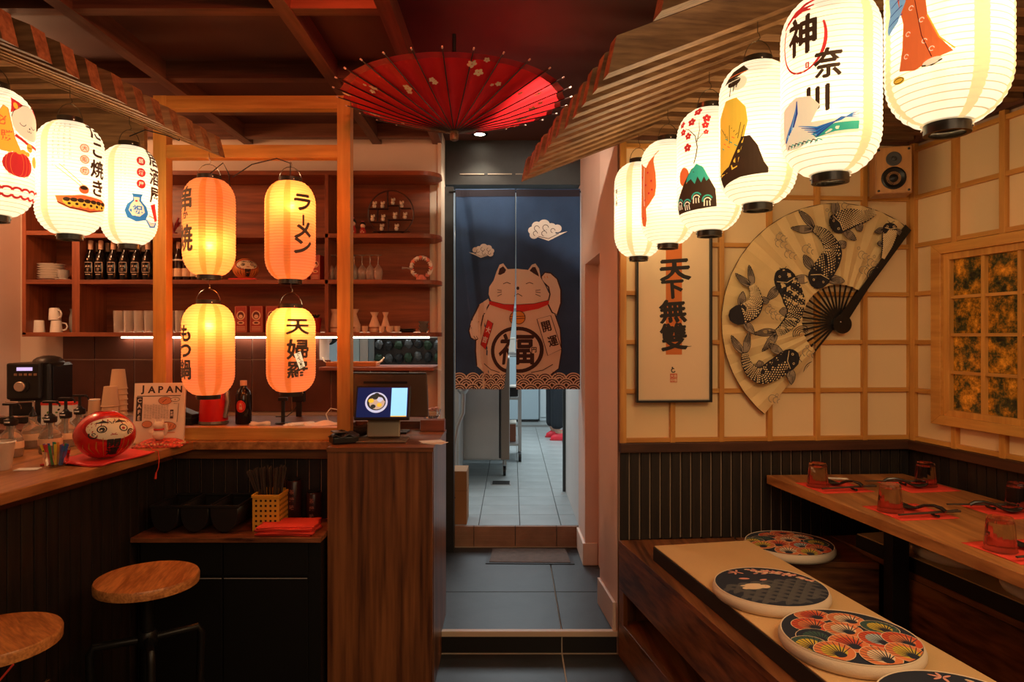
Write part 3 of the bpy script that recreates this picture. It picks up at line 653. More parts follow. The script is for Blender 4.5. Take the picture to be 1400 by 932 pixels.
def pl1(p):
    p.ell(0.088, 0.270, 0.052, 0.048, I_CRM); p.arc(0.088, 0.270, 0.052, 20, 175, 0.0016, I_BLK, 18, 0.048)
    p.poly([(0.034, 0.285), (0.040, 0.330), (0.072, 0.316)], I_RED); p.ell(0.048, 0.308, 0.006, 0.009, I_YEL); p.poly([(0.112, 0.312), (0.128, 0.335), (0.134, 0.29)], I_RED)
    for x in (0.066, 0.104): p.arc(x, 0.268, 0.010, 200, 340, 0.0015, I_BLK, 8)
    p.ell(0.088, 0.256, 0.003, 0.002, I_BLK); p.arc(0.084, 0.250, 0.004, 180, 360, 0.0012, I_BLK, 6); p.arc(0.092, 0.250, 0.004, 180, 360, 0.0012, I_BLK, 6)
    p.stroke([(0.045, 0.228), (0.08, 0.212), (0.125, 0.208)], 0.008, I_RED); p.ell(0.088, 0.203, 0.011, 0.012, I_YEL); p.stroke([(0.079, 0.203), (0.097, 0.203)], 0.0015, I_BLK)
    p.poly([(0.0, 0.205), (-0.002, 0.29), (0.010, 0.285), (0.018, 0.302), (0.028, 0.296), (0.032, 0.275), (0.044, 0.22), (0.058, 0.190), (0.02, 0.180), (-0.004, 0.185)], I_YEL)
    p.stroke([(0.0, 0.205), (-0.002, 0.29), (0.010, 0.285), (0.018, 0.302), (0.028, 0.296), (0.032, 0.275), (0.044, 0.22), (0.058, 0.190), (0.02, 0.180), (-0.004, 0.185)], 0.0015, I_ORG, True)
    p.char('必', 0.014, 0.262, 0.028, I_ORG); p.char('勝', 0.026, 0.222, 0.030, I_ORG)
    p.ell(0.055, 0.150, 0.040, 0.034, I_RED)
    for k in range(-2, 3): p.arc(0.055+0.010*k, 0.150, 0.012, 90, 270, 0.0014, I_ORG, 10, 0.031) if k < 0 else p.arc(0.055+0.010*k, 0.150, 0.012, -90, 90, 0.0014, I_ORG, 10, 0.031)
    for k in range(5): p.ell(0.03+0.012*k, 0.184+0.003*(k % 2), 0.008, 0.006, I_YEL)
    p.ell(0.108, 0.168, 0.012, 0.016, I_YEL)
    for k in range(9): p.arc(-0.07+0.024*k, 0.075, 0.013, 20, 160, 0.006, I_RED, 8, 0.011); p.arc(-0.07+0.024*k, 0.071, 0.013, 200, 340, 0.006, I_RED, 8, 0.011)
def pl2(p):
    [p.heavy(ch, 0.080, 0.330-0.058*k, 0.056, I_BLK, 0.054, 0.022) for k, ch in enumerate('たこ焼き')]
    for k, ch in enumerate('大阪焼'):
        y = 0.268-0.034*k; p.arc(0.037, y, 0.0115, 0, 360, 0.0025, I_ORG, 18); p.ell(0.037, y, 0.0105, 0.0105, I_CRM); p.char(ch, 0.037, y, 0.014, I_ORG)
    tiny(p, -0.042, 0.335, 4, 12, 0.014, 0.0115, I_BLK)
    p.stroke([(-0.035, 0.205), (0.026, 0.152)], 0.0018, I_ORG); p.stroke([(-0.026, 0.212), (0.032, 0.156)], 0.0018, I_ORG)
    p.ell(0.034, 0.143, 0.013, 0.013, I_ORG); p.ell(0.034, 0.148, 0.010, 0.006, I_BLK)
    p.poly([(-0.036, 0.118), (-0.028, 0.095), (0.0, 0.082), (0.05, 0.076), (0.095, 0.088), (0.108, 0.112), (0.09, 0.122), (0.03, 0.126), (-0.01, 0.120)], I_ORG)
    for k in range(7):
        x = -0.008+0.017*k; p.ell(x, 0.105, 0.010, 0.010, I_YEL); p.ell(x, 0.109, 0.009, 0.006, I_BLK)
    for k in range(6): p.ell(-0.002+0.018*k, 0.094, 0.009, 0.007, I_YEL); p.ell(-0.002+0.018*k, 0.097, 0.004, 0.004, I_BLK)
    p.stroke([(-0.03, 0.100), (0.0, 0.085), (0.05, 0.079), (0.095, 0.090)], 0.003, I_DRED)
def pl3(p):
    [p.heavy(ch, 0.094, 0.318-0.065*k, 0.062, I_BLK, 0.058, 0.018) for k, ch in enumerate('居酒屋')]
    for k, ch in enumerate('居酒屋'):
        y = 0.298-0.040*k; p.ell(0.036, y, 0.0145, 0.0155, I_RED); p.char(ch, 0.036, y, 0.017, I_CRM)
    tiny(p, -0.030, 0.315, 3, 13, 0.012, 0.0115, I_CRM); tiny(p, -0.024, 0.315, 2, 9, 0.012, 0.0115, I_BLK, s=0.004)
    p.poly([(0.006, 0.182), (0.040, 0.182), (0.036, 0.174), (0.034, 0.160), (0.052, 0.140), (0.058, 0.118), (0.048, 0.094), (0.02, 0.086), (-0.006, 0.098), (-0.014, 0.122), (-0.006, 0.144), (0.010, 0.160), (0.010, 0.174)], I_BLU)
    p.poly([(0.012, 0.170), (0.030, 0.170), (0.028, 0.158), (0.042, 0.140), (0.046, 0.120), (0.03, 0.104), (0.008, 0.106), (-0.002, 0.124), (0.004, 0.144), (0.014, 0.158)], I_CRM)
    p.char('祝', 0.024, 0.128, 0.030, I_BLU, bold=0.03); p.ell(0.020, 0.157, 0.004, 0.003, I_RED)
    p.poly([(0.066, 0.150), (0.086, 0.158), (0.098, 0.100), (0.084, 0.094)], I_RED); p.poly([(0.046, 0.098), (0.072, 0.088), (0.094, 0.094), (0.088, 0.074), (0.066, 0.070)], I_BLU); p.poly([(0.054, 0.093), (0.072, 0.086), (0.088, 0.090), (0.082, 0.078), (0.068, 0.076)], I_CRM)
    p.stroke([(0.060, 0.112), (0.080, 0.106)], 0.003, I_RED)
LW = 'row of white paper lanterns above the bar counter'
lantern('white paper lantern with a beckoning cat and red barrel, cut by left edge', LW, -1.425, 1.88, 1.646, 0.184, 0.38, pl1, seams=(radians(-60), radians(150)))
lantern('white paper lantern with a snack boat, chopsticks and four brown kana', LW, -1.36, 2.10, 1.627, 0.184, 0.375, pl2, seams=(radians(-52), radians(115), radians(200)))
lantern('white paper lantern with blue sake flask and three red dots beside the timber post', LW, -1.357, 2.42, 1.640, 0.180, 0.378, pl3, seams=(radians(-46), radians(115), radians(200)),
        cord=[(-0.0, 0, 0.40), (0.05, 0, 0.43), (0.12, 0.0, 0.42), (0.16, 0.01, 0.41), (0.165, 0.02, 0.44)])
def brown(p, st, x, y0, dy, hs, ws, b=0.04):
    for k, ch in enumerate(st):
        p.heavy(ch, x, y0-dy[k], hs[k], I_BLK, ws[k], 0.032 if ch in 'ラーメンもつか' else 0.020, 90 if ch == 'ー' else 0)
SG = 'orange paper lanterns hung in the timber frame over the bar'
Yl = 2.66
lantern('orange paper lantern with reddish top, upper left of four in the bar frame', SG, X_(286, Yl), Yl, Z_(382, Yl), 0.192, 0.405, lambda p: brown(p, '串か焼', -0.098, 0.30, (0, 0.062, 0.150), (0.100, 0.034, 0.105), (0.078, 0.034, 0.078)), False, hot=0.13, seams=(radians(-24), radians(18), radians(120)), wire=0.09, power=0.42,
        cord=[(0.0, 0, 0.41), (0.05, 0, 0.46), (0.07, 0, 0.42), (0.075, 0.0, 0.37)])
lantern('orange paper lantern, upper right in the bar frame, with large dark ramen kana', SG, X_(397, Yl), Yl, Z_(388, Yl), 0.190, 0.412, lambda p: brown(p, 'ラーメン', 0.048, 0.305, (0, 0.068, 0.106, 0.165), (0.074, 0.048, 0.076, 0.074), (0.088, 0.048, 0.086, 0.086)), False, hot=0.30, seams=(radians(-14), radians(-70), radians(120)), wire=0.055, power=0.42,
        cord=[(0.0, 0, 0.42), (0.0, 0, 0.47), (-0.05, 0, 0.485), (-0.14, 0.0, 0.455), (-0.21, 0.0, 0.40)])
lantern('orange paper lantern, lower left in the bar frame, glowing yellow near its top', SG, X_(285, Yl), Yl, Z_(545, Yl), 0.192, 0.385, lambda p: brown(p, 'もつ鍋', -0.096, 0.255, (0, 0.066, 0.136), (0.070, 0.070, 0.078), (0.074, 0.074, 0.068)), False, hot=0.285, seams=(radians(-26), radians(18), radians(120)), wire=0.082, power=0.42)
def ps4(p):
    brown(p, '天婦羅', 0.026, 0.268, (0, 0.085, 0.163), (0.066, 0.080, 0.068), (0.094, 0.088, 0.086))
    p.poly([(0.010, 0.165), (0.034, 0.175), (0.052, 0.118), (0.030, 0.108)], I_CRM)
    for k, ch in enumerate('てんぷら'): p.char(ch, 0.024+0.005*k, 0.163-0.014*k, 0.015, I_BLK, bold=0.02, rot=-15)
lantern('orange paper lantern, lower right in the bar frame, three large dark characters', SG, X_(398, Yl), Yl, Z_(541, Yl), 0.184, 0.358, ps4, False, hot=0.28, seams=(radians(-14), radians(-70), radians(120)), wire=0.10, power=0.42)
# ------------------------------------------------------------------ red paper parasol hung upside down
M_UMB = mat('red_parasol_paper', (0.80, 0.02, 0.03), 0.45, var=0.10, vscale=6)
_nt = M_UMB.node_tree; _b = _nt.nodes['Principled BSDF']; _t = _nt.nodes.new('ShaderNodeBsdfTranslucent'); _t.inputs[0].default_value = (1.0, 0.03, 0.035, 1)
_x = _nt.nodes.new('ShaderNodeMixShader'); _x.inputs[0].default_value = 0.45; _nt.links.new(_b.outputs[0], _x.inputs[1]); _nt.links.new(_t.outputs[0], _x.inputs[2]); _nt.links.new(_x.outputs[0], _nt.nodes['Material Output'].inputs[0])
M_UMBR = mat('dark_red_parasol_rim', (0.42, 0.012, 0.018), 0.5)
def parasol():
    R, dz, N = 0.415, 0.125, 28
    root = thing('paper_parasol', 'red paper parasol printed with blossoms, hanging open upside down from the ceiling', 'parasol', (-0.216, 2.55, 2.095), 0)
    def zf(r): return dz*(r/R)**1.12
    n = N*4; rad = [0.015, 0.06, 0.12, 0.18, 0.24, 0.30, 0.35, 0.39, 0.405, 0.415]
    mb = MB(); vs = []; fs = []
    for r in rad:
        for i in range(n):
            a = 2*pi*i/n; f = (i % 4)/4; sag = 4*f*(1-f); rr = r*(1-0.028*sag*(r/R)**2)
            vs.append((rr*cos(a), rr*sin(a), zf(rr)+0.010*sag*(r/R)))
    for k in range(len(rad)-1):
        for i in range(n): fs.append((k*n+i, (k+1)*n+i, (k+1)*n+(i+1) % n, k*n+(i+1) % n))
    mb.add(vs, fs); mb.m = [1 if k >= 7 else 0 for k in range(len(rad)-1) for i in range(n)]
    mb.build('canopy', [M_UMB, M_UMBR], root, smooth=60)
    mr = mat('black_bamboo_rib', (0.03, 0.012, 0.010), 0.4); first = None
    for i in range(N):
        if first is None: first = MB().tube([(0.018, 0, zf(0.018)-0.003), (0.2, 0, zf(0.2)-0.004), (R+0.022, 0, zf(R+0.022)-0.002)], 0.0021, 6).build('rib', mr, root)
        else: share(first, (0, 0, 0), 2*pi*i/N, root)
    tipm = mat('pale_rib_tip', (0.6, 0.42, 0.34), 0.5); m = MB()
    for i in range(N):
        a = 2*pi*i/N; p = Vector(((R+0.018)*cos(a), (R+0.018)*sin(a), zf(R+0.018)-0.002)); m.tube([p, p*1.0+Vector((0.008*cos(a), 0.008*sin(a), 0.003))], 0.003, 6)
    m.build('rib_tips', tipm, root)
    MB().lathe([(0.008, -0.034), (0.015, -0.030), (0.017, -0.012), (0.013, -0.004), (0.020, 0.002), (0.020, 0.010)], 20).build('tip', mat('horn_tip', (0.16, 0.09, 0.05), 0.3, var=0.6, vscale=60), root, smooth=True)
    MB().cyl((0, 0, 0.0), (0, 0, ZC-2.095-0.002), 0.0075).build('shaft', M_BLACK, root, smooth=True)
    MB().tube([(0, 0, 0.22), (0.006, 0, 0.26), (0, 0, 0.30)], 0.0095, 8).build('runner', M_BLKMETAL, root)
    p = Print(); rnd = random.Random(11); pc = mat('blossom_print_cream', (0.85, 0.62, 0.40), 0.6)
    for k in range(15):
        a = 2*pi*k/15+rnd.uniform(-0.15, 0.15); r = rnd.uniform(0.24, 0.37)
        for q in range(rnd.randint(2, 4)):
            x = r*cos(a)+rnd.uniform(-0.035, 0.035); y = r*sin(a)+rnd.uniform(-0.035, 0.035); s = rnd.choice((0.007, 0.011, 0.017))
            for j in range(5):
                b = radians(72*j+20*k); p.ell(x+s*0.55*cos(b), y+s*0.55*sin(b), s*0.46, s*0.38, pc, math.degrees(b), 8)
    def fn(x, y, w):
        r = min(sqrt(x*x+y*y), R-0.008); a = atan2(y, x); f = (a/(2*pi)*N) % 1; sag = 4*f*(1-f)
        return Vector((r*cos(a), r*sin(a), zf(r)+0.010*sag*(r/R)-0.0022-w*0.5))
    p.build('blossom_print', root, fn, cuts_x=[-0.4+0.02*k for k in range(41)])
parasol()
# ------------------------------------------------------------------ split door curtain with a beckoning cat
M_NAVY = mat('navy_linen', (0.030, 0.066, 0.150), 0.9, var=0.22, vscale=5, bump=0.35, bscale=300)
N_CRM = mat('curtain_print_cream', (0.78, 0.60, 0.46), 0.9); N_BRN = mat('curtain_print_brown', (0.055, 0.022, 0.020), 0.9)
N_RED = mat('curtain_print_red', (0.62, 0.03, 0.025), 0.9); N_ORG = mat('curtain_print_orange', (0.75, 0.28, 0.04), 0.9); N_WHT = mat('curtain_print_white', (0.80, 0.72, 0.64), 0.9)
def noren():
    YN = 3.90; root = thing('split_door_curtain', 'navy split curtain with a large beckoning cat hanging in the kitchen doorway', 'curtain', (0.03, YN, Z_(258, YN)))
    base = Vector(root.location)
    def fold(px, py, side):
        t = (px-622)/172; d = 0.012*sin(t*9+0.6)*(0.3+0.7*(py-258)/272)
        if side == 'l':
            q = max(0, 1-abs(px-(632+(py-258)*0.12))/10); d += 0.030*q*min(1, (py-258)/40)
        return d
    def mp(side):
        def fn(px, py, w):
            py = -py; x = px
            if side == 'l':
                if py > 405:  # the slit gapes: the free edge swings left
                    g = (py-405)/125*15; t = max(0, (px-622)/82); x = px-g*t**2.2
            d = fold(px, py, side)
            p = at(x, py, YN); return Vector((p.x, YN+d-w*1.2, p.z))-base
        return fn
    for side, x0, x1 in (('l', 622.5, 704.6), ('r', 705.6, 793)):
        f = mp(side); mb = MB(); mb.grid(lambda u, v: f(x0+(x1-x0)*u, -(532-(274)*v), -0.0012), 44, 40, flip=True)
        pn = mb.build('cloth_panel', M_NAVY, root, smooth=60, solid=0.0010)
        p = Print(); P = lambda *a: p.poly([(x, -y) for x, y in a[0]], a[1])
        S = lambda pts, w, m, c=False: p.stroke([(x, -y) for x, y in pts], w, m, c)
        E = lambda cx, cy, rx, ry, m, rot=0, **k: p.ell(cx, -cy, rx, ry, m, rot, **k)
        p.step = 6e-5
        p.rect(x0, -268.5, x1, -259, mat('curtain_header_dark', (0.022, 0.018, 0.028), 0.9))
        # clouds
        def cloud(cx, cy, s, fl):
            k = -1 if fl else 1
            for dx, dy, r in ((-18, 0, 6), (-12, -6, 7), (-2, -8, 8), (8, -4, 7), (16, -3, 6), (-16, 6, 6), (-4, 4, 7), (6, 5, 8), (-8, 0, 9)): E(cx+k*dx*s, cy+dy*s, r*s, r*s*0.9, N_WHT)
            P([(cx+k*a*s, cy+b*s) for a, b in ((-14, 8), (4, 14), (14, 9), (30, 1), (16, 4), (0, 6))], N_WHT)
            for dx, dy, r in ((-12, -3, 3.5), (0, -4, 4), (10, 0, 3), (-2, 4, 3.5), (-14, 4, 3)): p.arc(cx+k*dx*s, -(cy+dy*s), r*s, 0, 260*k, 0.8*s, N_BRN, 10)
            S([(cx-k*10*s, cy+8*s), (cx+k*4*s, cy+11*s), (cx+k*18*s, cy+4*s)], 0.8*s, N_BRN)
        cloud(746, 315, 1.0, False); cloud(660, 343, 0.66, True)
        p.z = 6e-4
        P([(653, 500), (651, 480), (651, 455), (656, 430), (668, 412), (690, 405), (716, 404), (744, 410), (757, 424), (766, 450), (768, 480), (764, 504), (752, 513), (706, 514), (668, 513)], N_CRM)
        S([(653, 500), (651, 480), (651, 455), (656, 430), (668, 412)], 1.6, N_BRN); S([(757, 424), (766, 450), (768, 480), (764, 504), (752, 513)], 1.4, N_BRN)
        P([(668, 408), (655, 416), (646, 434), (641, 452), (644, 462), (651, 465), (658, 461), (658, 446), (664, 428), (670, 416)], N_CRM)
        S([(655, 416), (646, 434), (641, 452), (644, 462), (651, 465), (657, 461), (658, 446), (661, 432), (669, 416)], 1.8, N_BRN)
        for dx in (0, 3.5): S([(648+dx, 459), (652+dx, 465)], 0.8, N_BRN)
        # raised paw
        P([(740, 380), (742, 374), (749, 372), (758, 376), (765, 388), (768, 402), (766, 420), (761, 431), (754, 426), (748, 414), (751, 398), (746, 388)], N_CRM)
        S([(741, 384), (740, 378), (745, 372), (753, 373), (762, 381), (767, 396), (767, 414), (762, 430), (755, 427), (749, 415), (752, 402), (750, 392), (741, 384)], 1.9, N_BRN)
        for dx in (0, 4): S([(744+dx, 377), (745+dx, 380)], 0.9, N_ORG)
        # head
        P([(668, 402), (669, 392), (675, 383), (679, 371), (683, 362), (688, 360), (694, 368), (706, 367.5), (722, 369), (727, 362), (732, 360), (737, 367), (739, 379), (746, 391), (751, 402), (748, 411), (736, 415), (706, 418), (682, 415), (671, 410)], N_CRM)
        P([(681, 375), (683, 367), (688, 364), (692, 369), (690, 373), (684, 376)], N_BRN); P([(724, 370), (728, 365), (732, 365), (736, 374), (737, 378), (730, 374)], N_BRN)
        S([(688, 388), (693, 386), (698, 388)], 1.0, N_BRN); S([(719, 388), (724, 386), (729, 388)], 1.0, N_BRN)
        E(708, 394, 1.9, 2.4, N_BRN); S([(703, 405), (708, 401.5), (714, 405)], 1.0, N_BRN)
        for y0, y1 in ((396, 397), (400, 399), (405, 402)):
            S([(680, y0), (686, y1)], 0.8, N_BRN); S([(732, y1), (739, y0)], 0.8, N_BRN)
        P([(669, 411), (690, 416), (708, 416.5), (730, 415), (751, 410), (750, 416), (736, 422), (708, 427.5), (684, 421), (669, 416)], N_RED)
        S([(669, 411), (690, 416), (708, 416.5), (730, 415), (751, 410)], 0.7, N_BRN)
        E(709, 434, 9, 9, N_ORG); S([(700, 433), (718, 432)], 0.8, N_BRN); S([(700, 436), (718, 435)], 0.8, N_BRN); p.arc(709, -434, 9, 0, 360, 0.9, N_BRN, 24)
        # red tablet
        P([(668, 437), (676, 442), (666, 478), (658, 471)], N_RED); S([(668, 437), (676, 442), (666, 478), (658, 471)], 0.9, N_BRN, True)
        p.char('大', 669, -451, 9, N_WHT, 8, 0.03, -15, False); p.char('吉', 664.5, -464, 9, N_WHT, 8, 0.03, -15, False)
        # coin
        p.ell(709, -478, 34.5, 31.5, N_BRN, n=40); p.ell(709, -478, 29, 26.5, N_CRM, n=36)
        p.heavy('福', 709, -477, 44, N_BRN, 44, 0.02)
        E(730, 478, 5.5, 5, N_CRM); p.char('円', 730, -478, 8, N_BRN, 8, 0.04)
        # white tablet 開運
        P([(734, 436), (753, 431), (768, 477), (749, 486)], N_CRM); S([(734, 436), (753, 431), (768, 477), (749, 486)], 1.0, N_BRN, True)
        p.heavy('開', 747, -446, 16, N_BRN, 14, 0.018, 15); p.heavy('運', 756, -466, 16, N_BRN, 14, 0.018, 15)
        S([(664, 497), (676, 505), (692, 509)], 1.0, N_BRN); S([(756, 498), (742, 506), (726, 509)], 1.0, N_BRN)
        for x in (660, 664, 756, 760): S([(x, 508), (x+(1 if x > 700 else -1), 512)], 0.8, N_BRN)
        p.z = 8e-4; p.step = 3e-5
        P([(622, 512), (794, 512), (794, 532), (622, 532)], N_BRN)
        for row, y in enumerate((514, 521.5, 529)):
            for k in range(-1, 10):
                cx = 628+k*19.5+(9.7 if row % 2 else 0)
                for r, m in ((11.3, N_CRM), (9.6, N_BRN), (8.0, N_CRM), (6.3, N_BRN), (4.7, N_CRM), (3.0, N_BRN)):
                    if m is N_CRM or True: p.ell(cx, -(y+5.5), r, r*0.92, m, n=14, a0=0, a1=180)
        cl = [((x0+0.3, 0, 0), (-1, 0, 0)), ((x1-0.3, 0, 0), (1, 0, 0)), ((0, -531.6, 0), (0, -1, 0))]
        p.build('cat_print', root, mp(side), cuts_x=[622+4*k for k in range(44)], cuts_y=[-258-10*k for k in range(28)], clip=cl)
    MB().cyl(at(614, 262, YN+0.012)-base, at(796, 262, YN+0.012)-base, 0.006).build('curtain_rod', M_BLKMETAL, root)
noren()
# ------------------------------------------------------------------ wall things in the back wall frame (u along wall, v out of wall is negative)
WB0 = Vector((0.446, 2.85, 0)); WBa = atan2(0.100, 1.274)
def wu(px, v=0.0):   # u on the back wall for a picture column
    k = (px-700)/F; c, s = cos(WBa), sin(WBa)
    ox, oy = WB0.x-(-s)*0+(-s)*v, WB0.y+c*v
    return (k*oy-ox)/(c-k*s)
def wz(px, py, v=0.0):
    u = wu(px, v); Y = WB0.y+sin(WBa)*u+cos(WBa)*v; return Z_(py, Y)
# koi fan
def fan():
    pu, pz = wu(1147, -0.04), wz(1147, 440, -0.04)
    loc = WB0+Vector((cos(WBa)*pu, sin(WBa)*pu, pz)); k = (wu(1160, -0.04)-wu(1134, -0.04))/26.0; kz = k*0.985
    root = thing('folding_fan', 'large open folding fan painted with black koi, hung on the shoji wall', 'fan', loc, WBa)
    m_leaf = mat('parchment_fan_leaf', (0.80, 0.57, 0.27), 0.85, var=0.05, vscale=12)
    R0, R1, A0, A1, NP = 50, 158, 54, 230.5, 36
    rr1 = lambda a: R1
    def pt(r, a, d): return Vector((r*cos(radians(a))*k, -0.036-d, r*sin(radians(a))*kz))
    mb = MB(); vs = []; fs = []
    for i in range(NP+1):
        a = A0+(A1-A0)*i/NP; d = 0.006 if i % 2 else 0.0
        for r in (R0, 85, 120, R1): vs.append(pt(r, a, d))
    for i in range(NP):
        for j in range(3): a = i*4+j; fs.append((a, a+4, a+5, a+1))
    mb.add(vs, fs).build('leaf', m_leaf, root, solid=0.0008)
    mb = MB().tube([pt(R1, A0+(A1-A0)*i/60, 0.003) for i in range(61)], 0.0016, 5); mb.build('rim_binding', mat('brown_rim_binding', (0.10, 0.035, 0.015), 0.5), root)
    rb = mat('black_lacquer_fan_rib', (0.012, 0.009, 0.008), 0.3)
    for i in range(19):
        a = A0+4+(A1-A0-4)*i/18; f = 1 if i % 2 else 0
        MB().bar(pt(4, a, 0.001*f-0.002), pt(R0+5, a, 0.001*f-0.002), 0.0085, 0.0012, up=(0, 1, 0)).build('rib', rb, root)
    a = A0-0.5; mb = MB(); q = [(0, -8), (60, -4.5), (157, -5.5), (158, 5.5), (60, 4.0), (0, 6)]
    def pq(x, y, d): b = radians(a); return Vector(((x*cos(b)-y*sin(b))*k, -0.046-d, (x*sin(b)+y*cos(b))*kz))
    mb.add([pq(x, y, 0) for x, y in q]+[pq(x, y, 0.004) for x, y in q], [(5,4,3,2,1,0), (6,7,8,9,10,11)]+[(i, (i+1) % 6, 6+(i+1) % 6, 6+i) for i in range(6)]).build('guard_stick', rb, root)
    mb = MB(); n = 28; cc = (3, -3); vs = [Vector(((cc[0]+12.5*cos(2*pi*i/n))*k, d, (cc[1]+12.5*sin(2*pi*i/n))*kz)) for d in (-0.034, -0.052) for i in range(n)]
    mb.add(vs, [tuple(range(n)), tuple(range(2*n-1, n-1, -1))]+[(i, n+i, n+(i+1) % n, (i+1) % n) for i in range(n)]).build('pivot_disc', rb, root)
    MB().ball((0, -0.053, 0), 0.004, n=10, m=6).build('rivet', M_CHROME, root)
    MB().box(-0.01, 0.01, -0.036, -0.026, -0.01, 0.01).box(-0.2, -0.18, -0.036, -0.022, 0.1, 0.12).build('wall_hook', M_BLKMETAL, root)
    p = Print(); p.step = 3e-5; kb = mat('koi_ink_black', (0.022, 0.018, 0.022), 0.85); kg = mat('koi_ink_grey', (0.30, 0.22, 0.15), 0.85); kc = mat('koi_scale_cream', (0.80, 0.60, 0.32), 0.85)
    def koi(sp, W, tail=True, fins=True, headn=True):
        # sp: spine from head to tail in fan pixels (x right, y up)
        N = 26; pts = []
        def cr_(t):
            t *= len(sp)-1; i = min(int(t), len(sp)-2); f = t-i; P0 = sp[max(i-1, 0)]; P1 = sp[i]; P2 = sp[i+1]; P3 = sp[min(i+2, len(sp)-1)]
            return tuple(0.5*((2*P1[q])+(-P0[q]+P2[q])*f+(2*P0[q]-5*P1[q]+4*P2[q]-P3[q])*f*f+(-P0[q]+3*P1[q]-3*P2[q]+P3[q])*f**3) for q in (0, 1))
        S = [cr_(i/N) for i in range(N+1)]
        def nrm(i):
            a, b = S[max(i-1, 0)], S[min(i+1, N)]; dx, dy = b[0]-a[0], b[1]-a[1]; l = sqrt(dx*dx+dy*dy) or 1; return -dy/l, dx/l, dx/l, dy/l
        wd = lambda t: W*(0.30+1.1*t/0.16*0.6 if t < 0.16 else (1.0 if t < 0.45 else 1.0-(t-0.45)/0.55*0.72))
        wd = lambda t: W*(0.96*sqrt(min(1, t/0.16))*1.0+0.04 if t < 0.16 else (1.0 if t < 0.42 else 1.0-(t-0.42)/0.58*0.70))
        L = []; R = []
        for i in range(N+1):
            nx, ny, _, _ = nrm(i); w = wd(i/N)/2; L.append((S[i][0]+nx*w, S[i][1]+ny*w)); R.append((S[i][0]-nx*w, S[i][1]-ny*w))
        def lobe(bx, by, dx, dy, ln, wid, curl):
            # a leaf shaped fin: grey lobe with dark rays
            px_, py_ = -dy, dx; out = []
            for q in range(9):
                f = q/8; w_ = wid*sin(pi*min(1, f*0.85+0.12)); out.append((bx+dx*ln*f+px_*(w_+curl*f*f), by+dy*ln*f+py_*(w_+curl*f*f)))
            for q in range(8, -1, -1):
                f = q/8; w_ = wid*sin(pi*min(1, f*0.85+0.12)); out.append((bx+dx*ln*f+px_*(-w_+curl*f*f), by+dy*ln*f+py_*(-w_+curl*f*f)))
            p.poly(out, kg); p.stroke(out, 0.8, kb, True)
            for q in (-0.6, -0.2, 0.2, 0.6): p.stroke([(bx, by), (bx+dx*ln*0.5+px_*(q*wid+curl*0.25), by+dy*ln*0.5+py_*(q*wid+curl*0.25)), (bx+dx*ln*0.93+px_*(q*wid*0.7+curl*0.86), by+dy*ln*0.93+py_*(q*wid*0.7+curl*0.86))], 0.7, kb)
        if fins:
            for t0, sd, ln in ((0.25, 1, 0.75), (0.25, -1, 0.75), (0.62, -1, 0.38)):
                i = int(t0*N); nx, ny, tx, ty = nrm(i); bx, by = S[i][0]+sd*nx*wd(t0)*0.42, S[i][1]+sd*ny*wd(t0)*0.42
                dx, dy = sd*nx*0.85+tx*0.5, sd*ny*0.85+ty*0.5; l = sqrt(dx*dx+dy*dy); lobe(bx, by, dx/l, dy/l, W*ln, W*0.20, sd*1.5)
        if tail:
            nx, ny, tx, ty = nrm(N); bx, by = S[N][0]-tx*2, S[N][1]-ty*2
            for sg in (1, -1):
                ang = sg*0.55; lobe(bx, by, tx*cos(ang)-ty*sin(ang), ty*cos(ang)+tx*sin(ang), W*1.05, W*0.17, -sg*4)
        p.quads([[L[i], L[i+1], R[i+1], R[i]] for i in range(N)], kb)
        rows = 7
        for i in range(7, 3*N):
            t = i/(3*N)
            if t < 0.24: continue
            ii = t*N; i0 = min(int(ii), N-1); f = ii-i0; c = (S[i0][0]*(1-f)+S[i0+1][0]*f, S[i0][1]*(1-f)+S[i0+1][1]*f); nx, ny, tx, ty = nrm(i0); w = wd(t)
            if i % 2: continue
            for r in range(rows):
                o = (r-(rows-1)/2+(0.5 if (i//2) % 2 else 0))/rows*0.92
                if abs(o) > 0.47: continue
                p.ell(c[0]+nx*o*w, c[1]+ny*o*w, 1.15, 0.80*w/W+0.25, kc, math.degrees(atan2(ty, tx)), 6)
        if headn:
            i = 3; nx, ny, tx, ty = nrm(i)
            for sd in (1, -1): p.arc(S[i][0]+sd*nx*W*0.22+tx*2, S[i][1]+sd*ny*W*0.22+ty*2, 1.3, 0, 360, 0.7, kc, 10); p.stroke([S[1], (S[1][0]+sd*nx*5-tx*3, S[1][1]+sd*ny*5-ty*3)], 0.8, kb)
            p.stroke([(S[5][0]+nx*W*0.42, S[5][1]+ny*W*0.42), (S[6][0], S[6][1]), (S[5][0]-nx*W*0.42, S[5][1]-ny*W*0.42)], 1.0, kc)
    D = lambda l: [(x-1147, 440-y) for x, y in l]
    koi(D([(1070, 369), (1074, 385), (1085, 408), (1087, 428), (1074, 447), (1061, 455)]), 30)
    koi(D([(1115, 396), (1119, 380), (1131, 362), (1137, 344), (1126, 325), (1110, 316)]), 30)
    koi(D([(1133, 316), (1146, 308), (1162, 302), (1178, 300), (1194, 293)]), 28, tail=False)
    koi(D([(1213, 308), (1212, 322), (1208, 340), (1202, 356)]), 19, tail=False)
    koi(D([(1024, 392), (1030, 404), (1028, 420), (1014, 430), (994, 432)][::-1]), 26, tail=True, headn=False)
    koi(D([(1088, 488), (1073, 490), (1055, 502), (1036, 510), (1020, 500), (1014, 480)]), 28)
    rnd = random.Random(4)
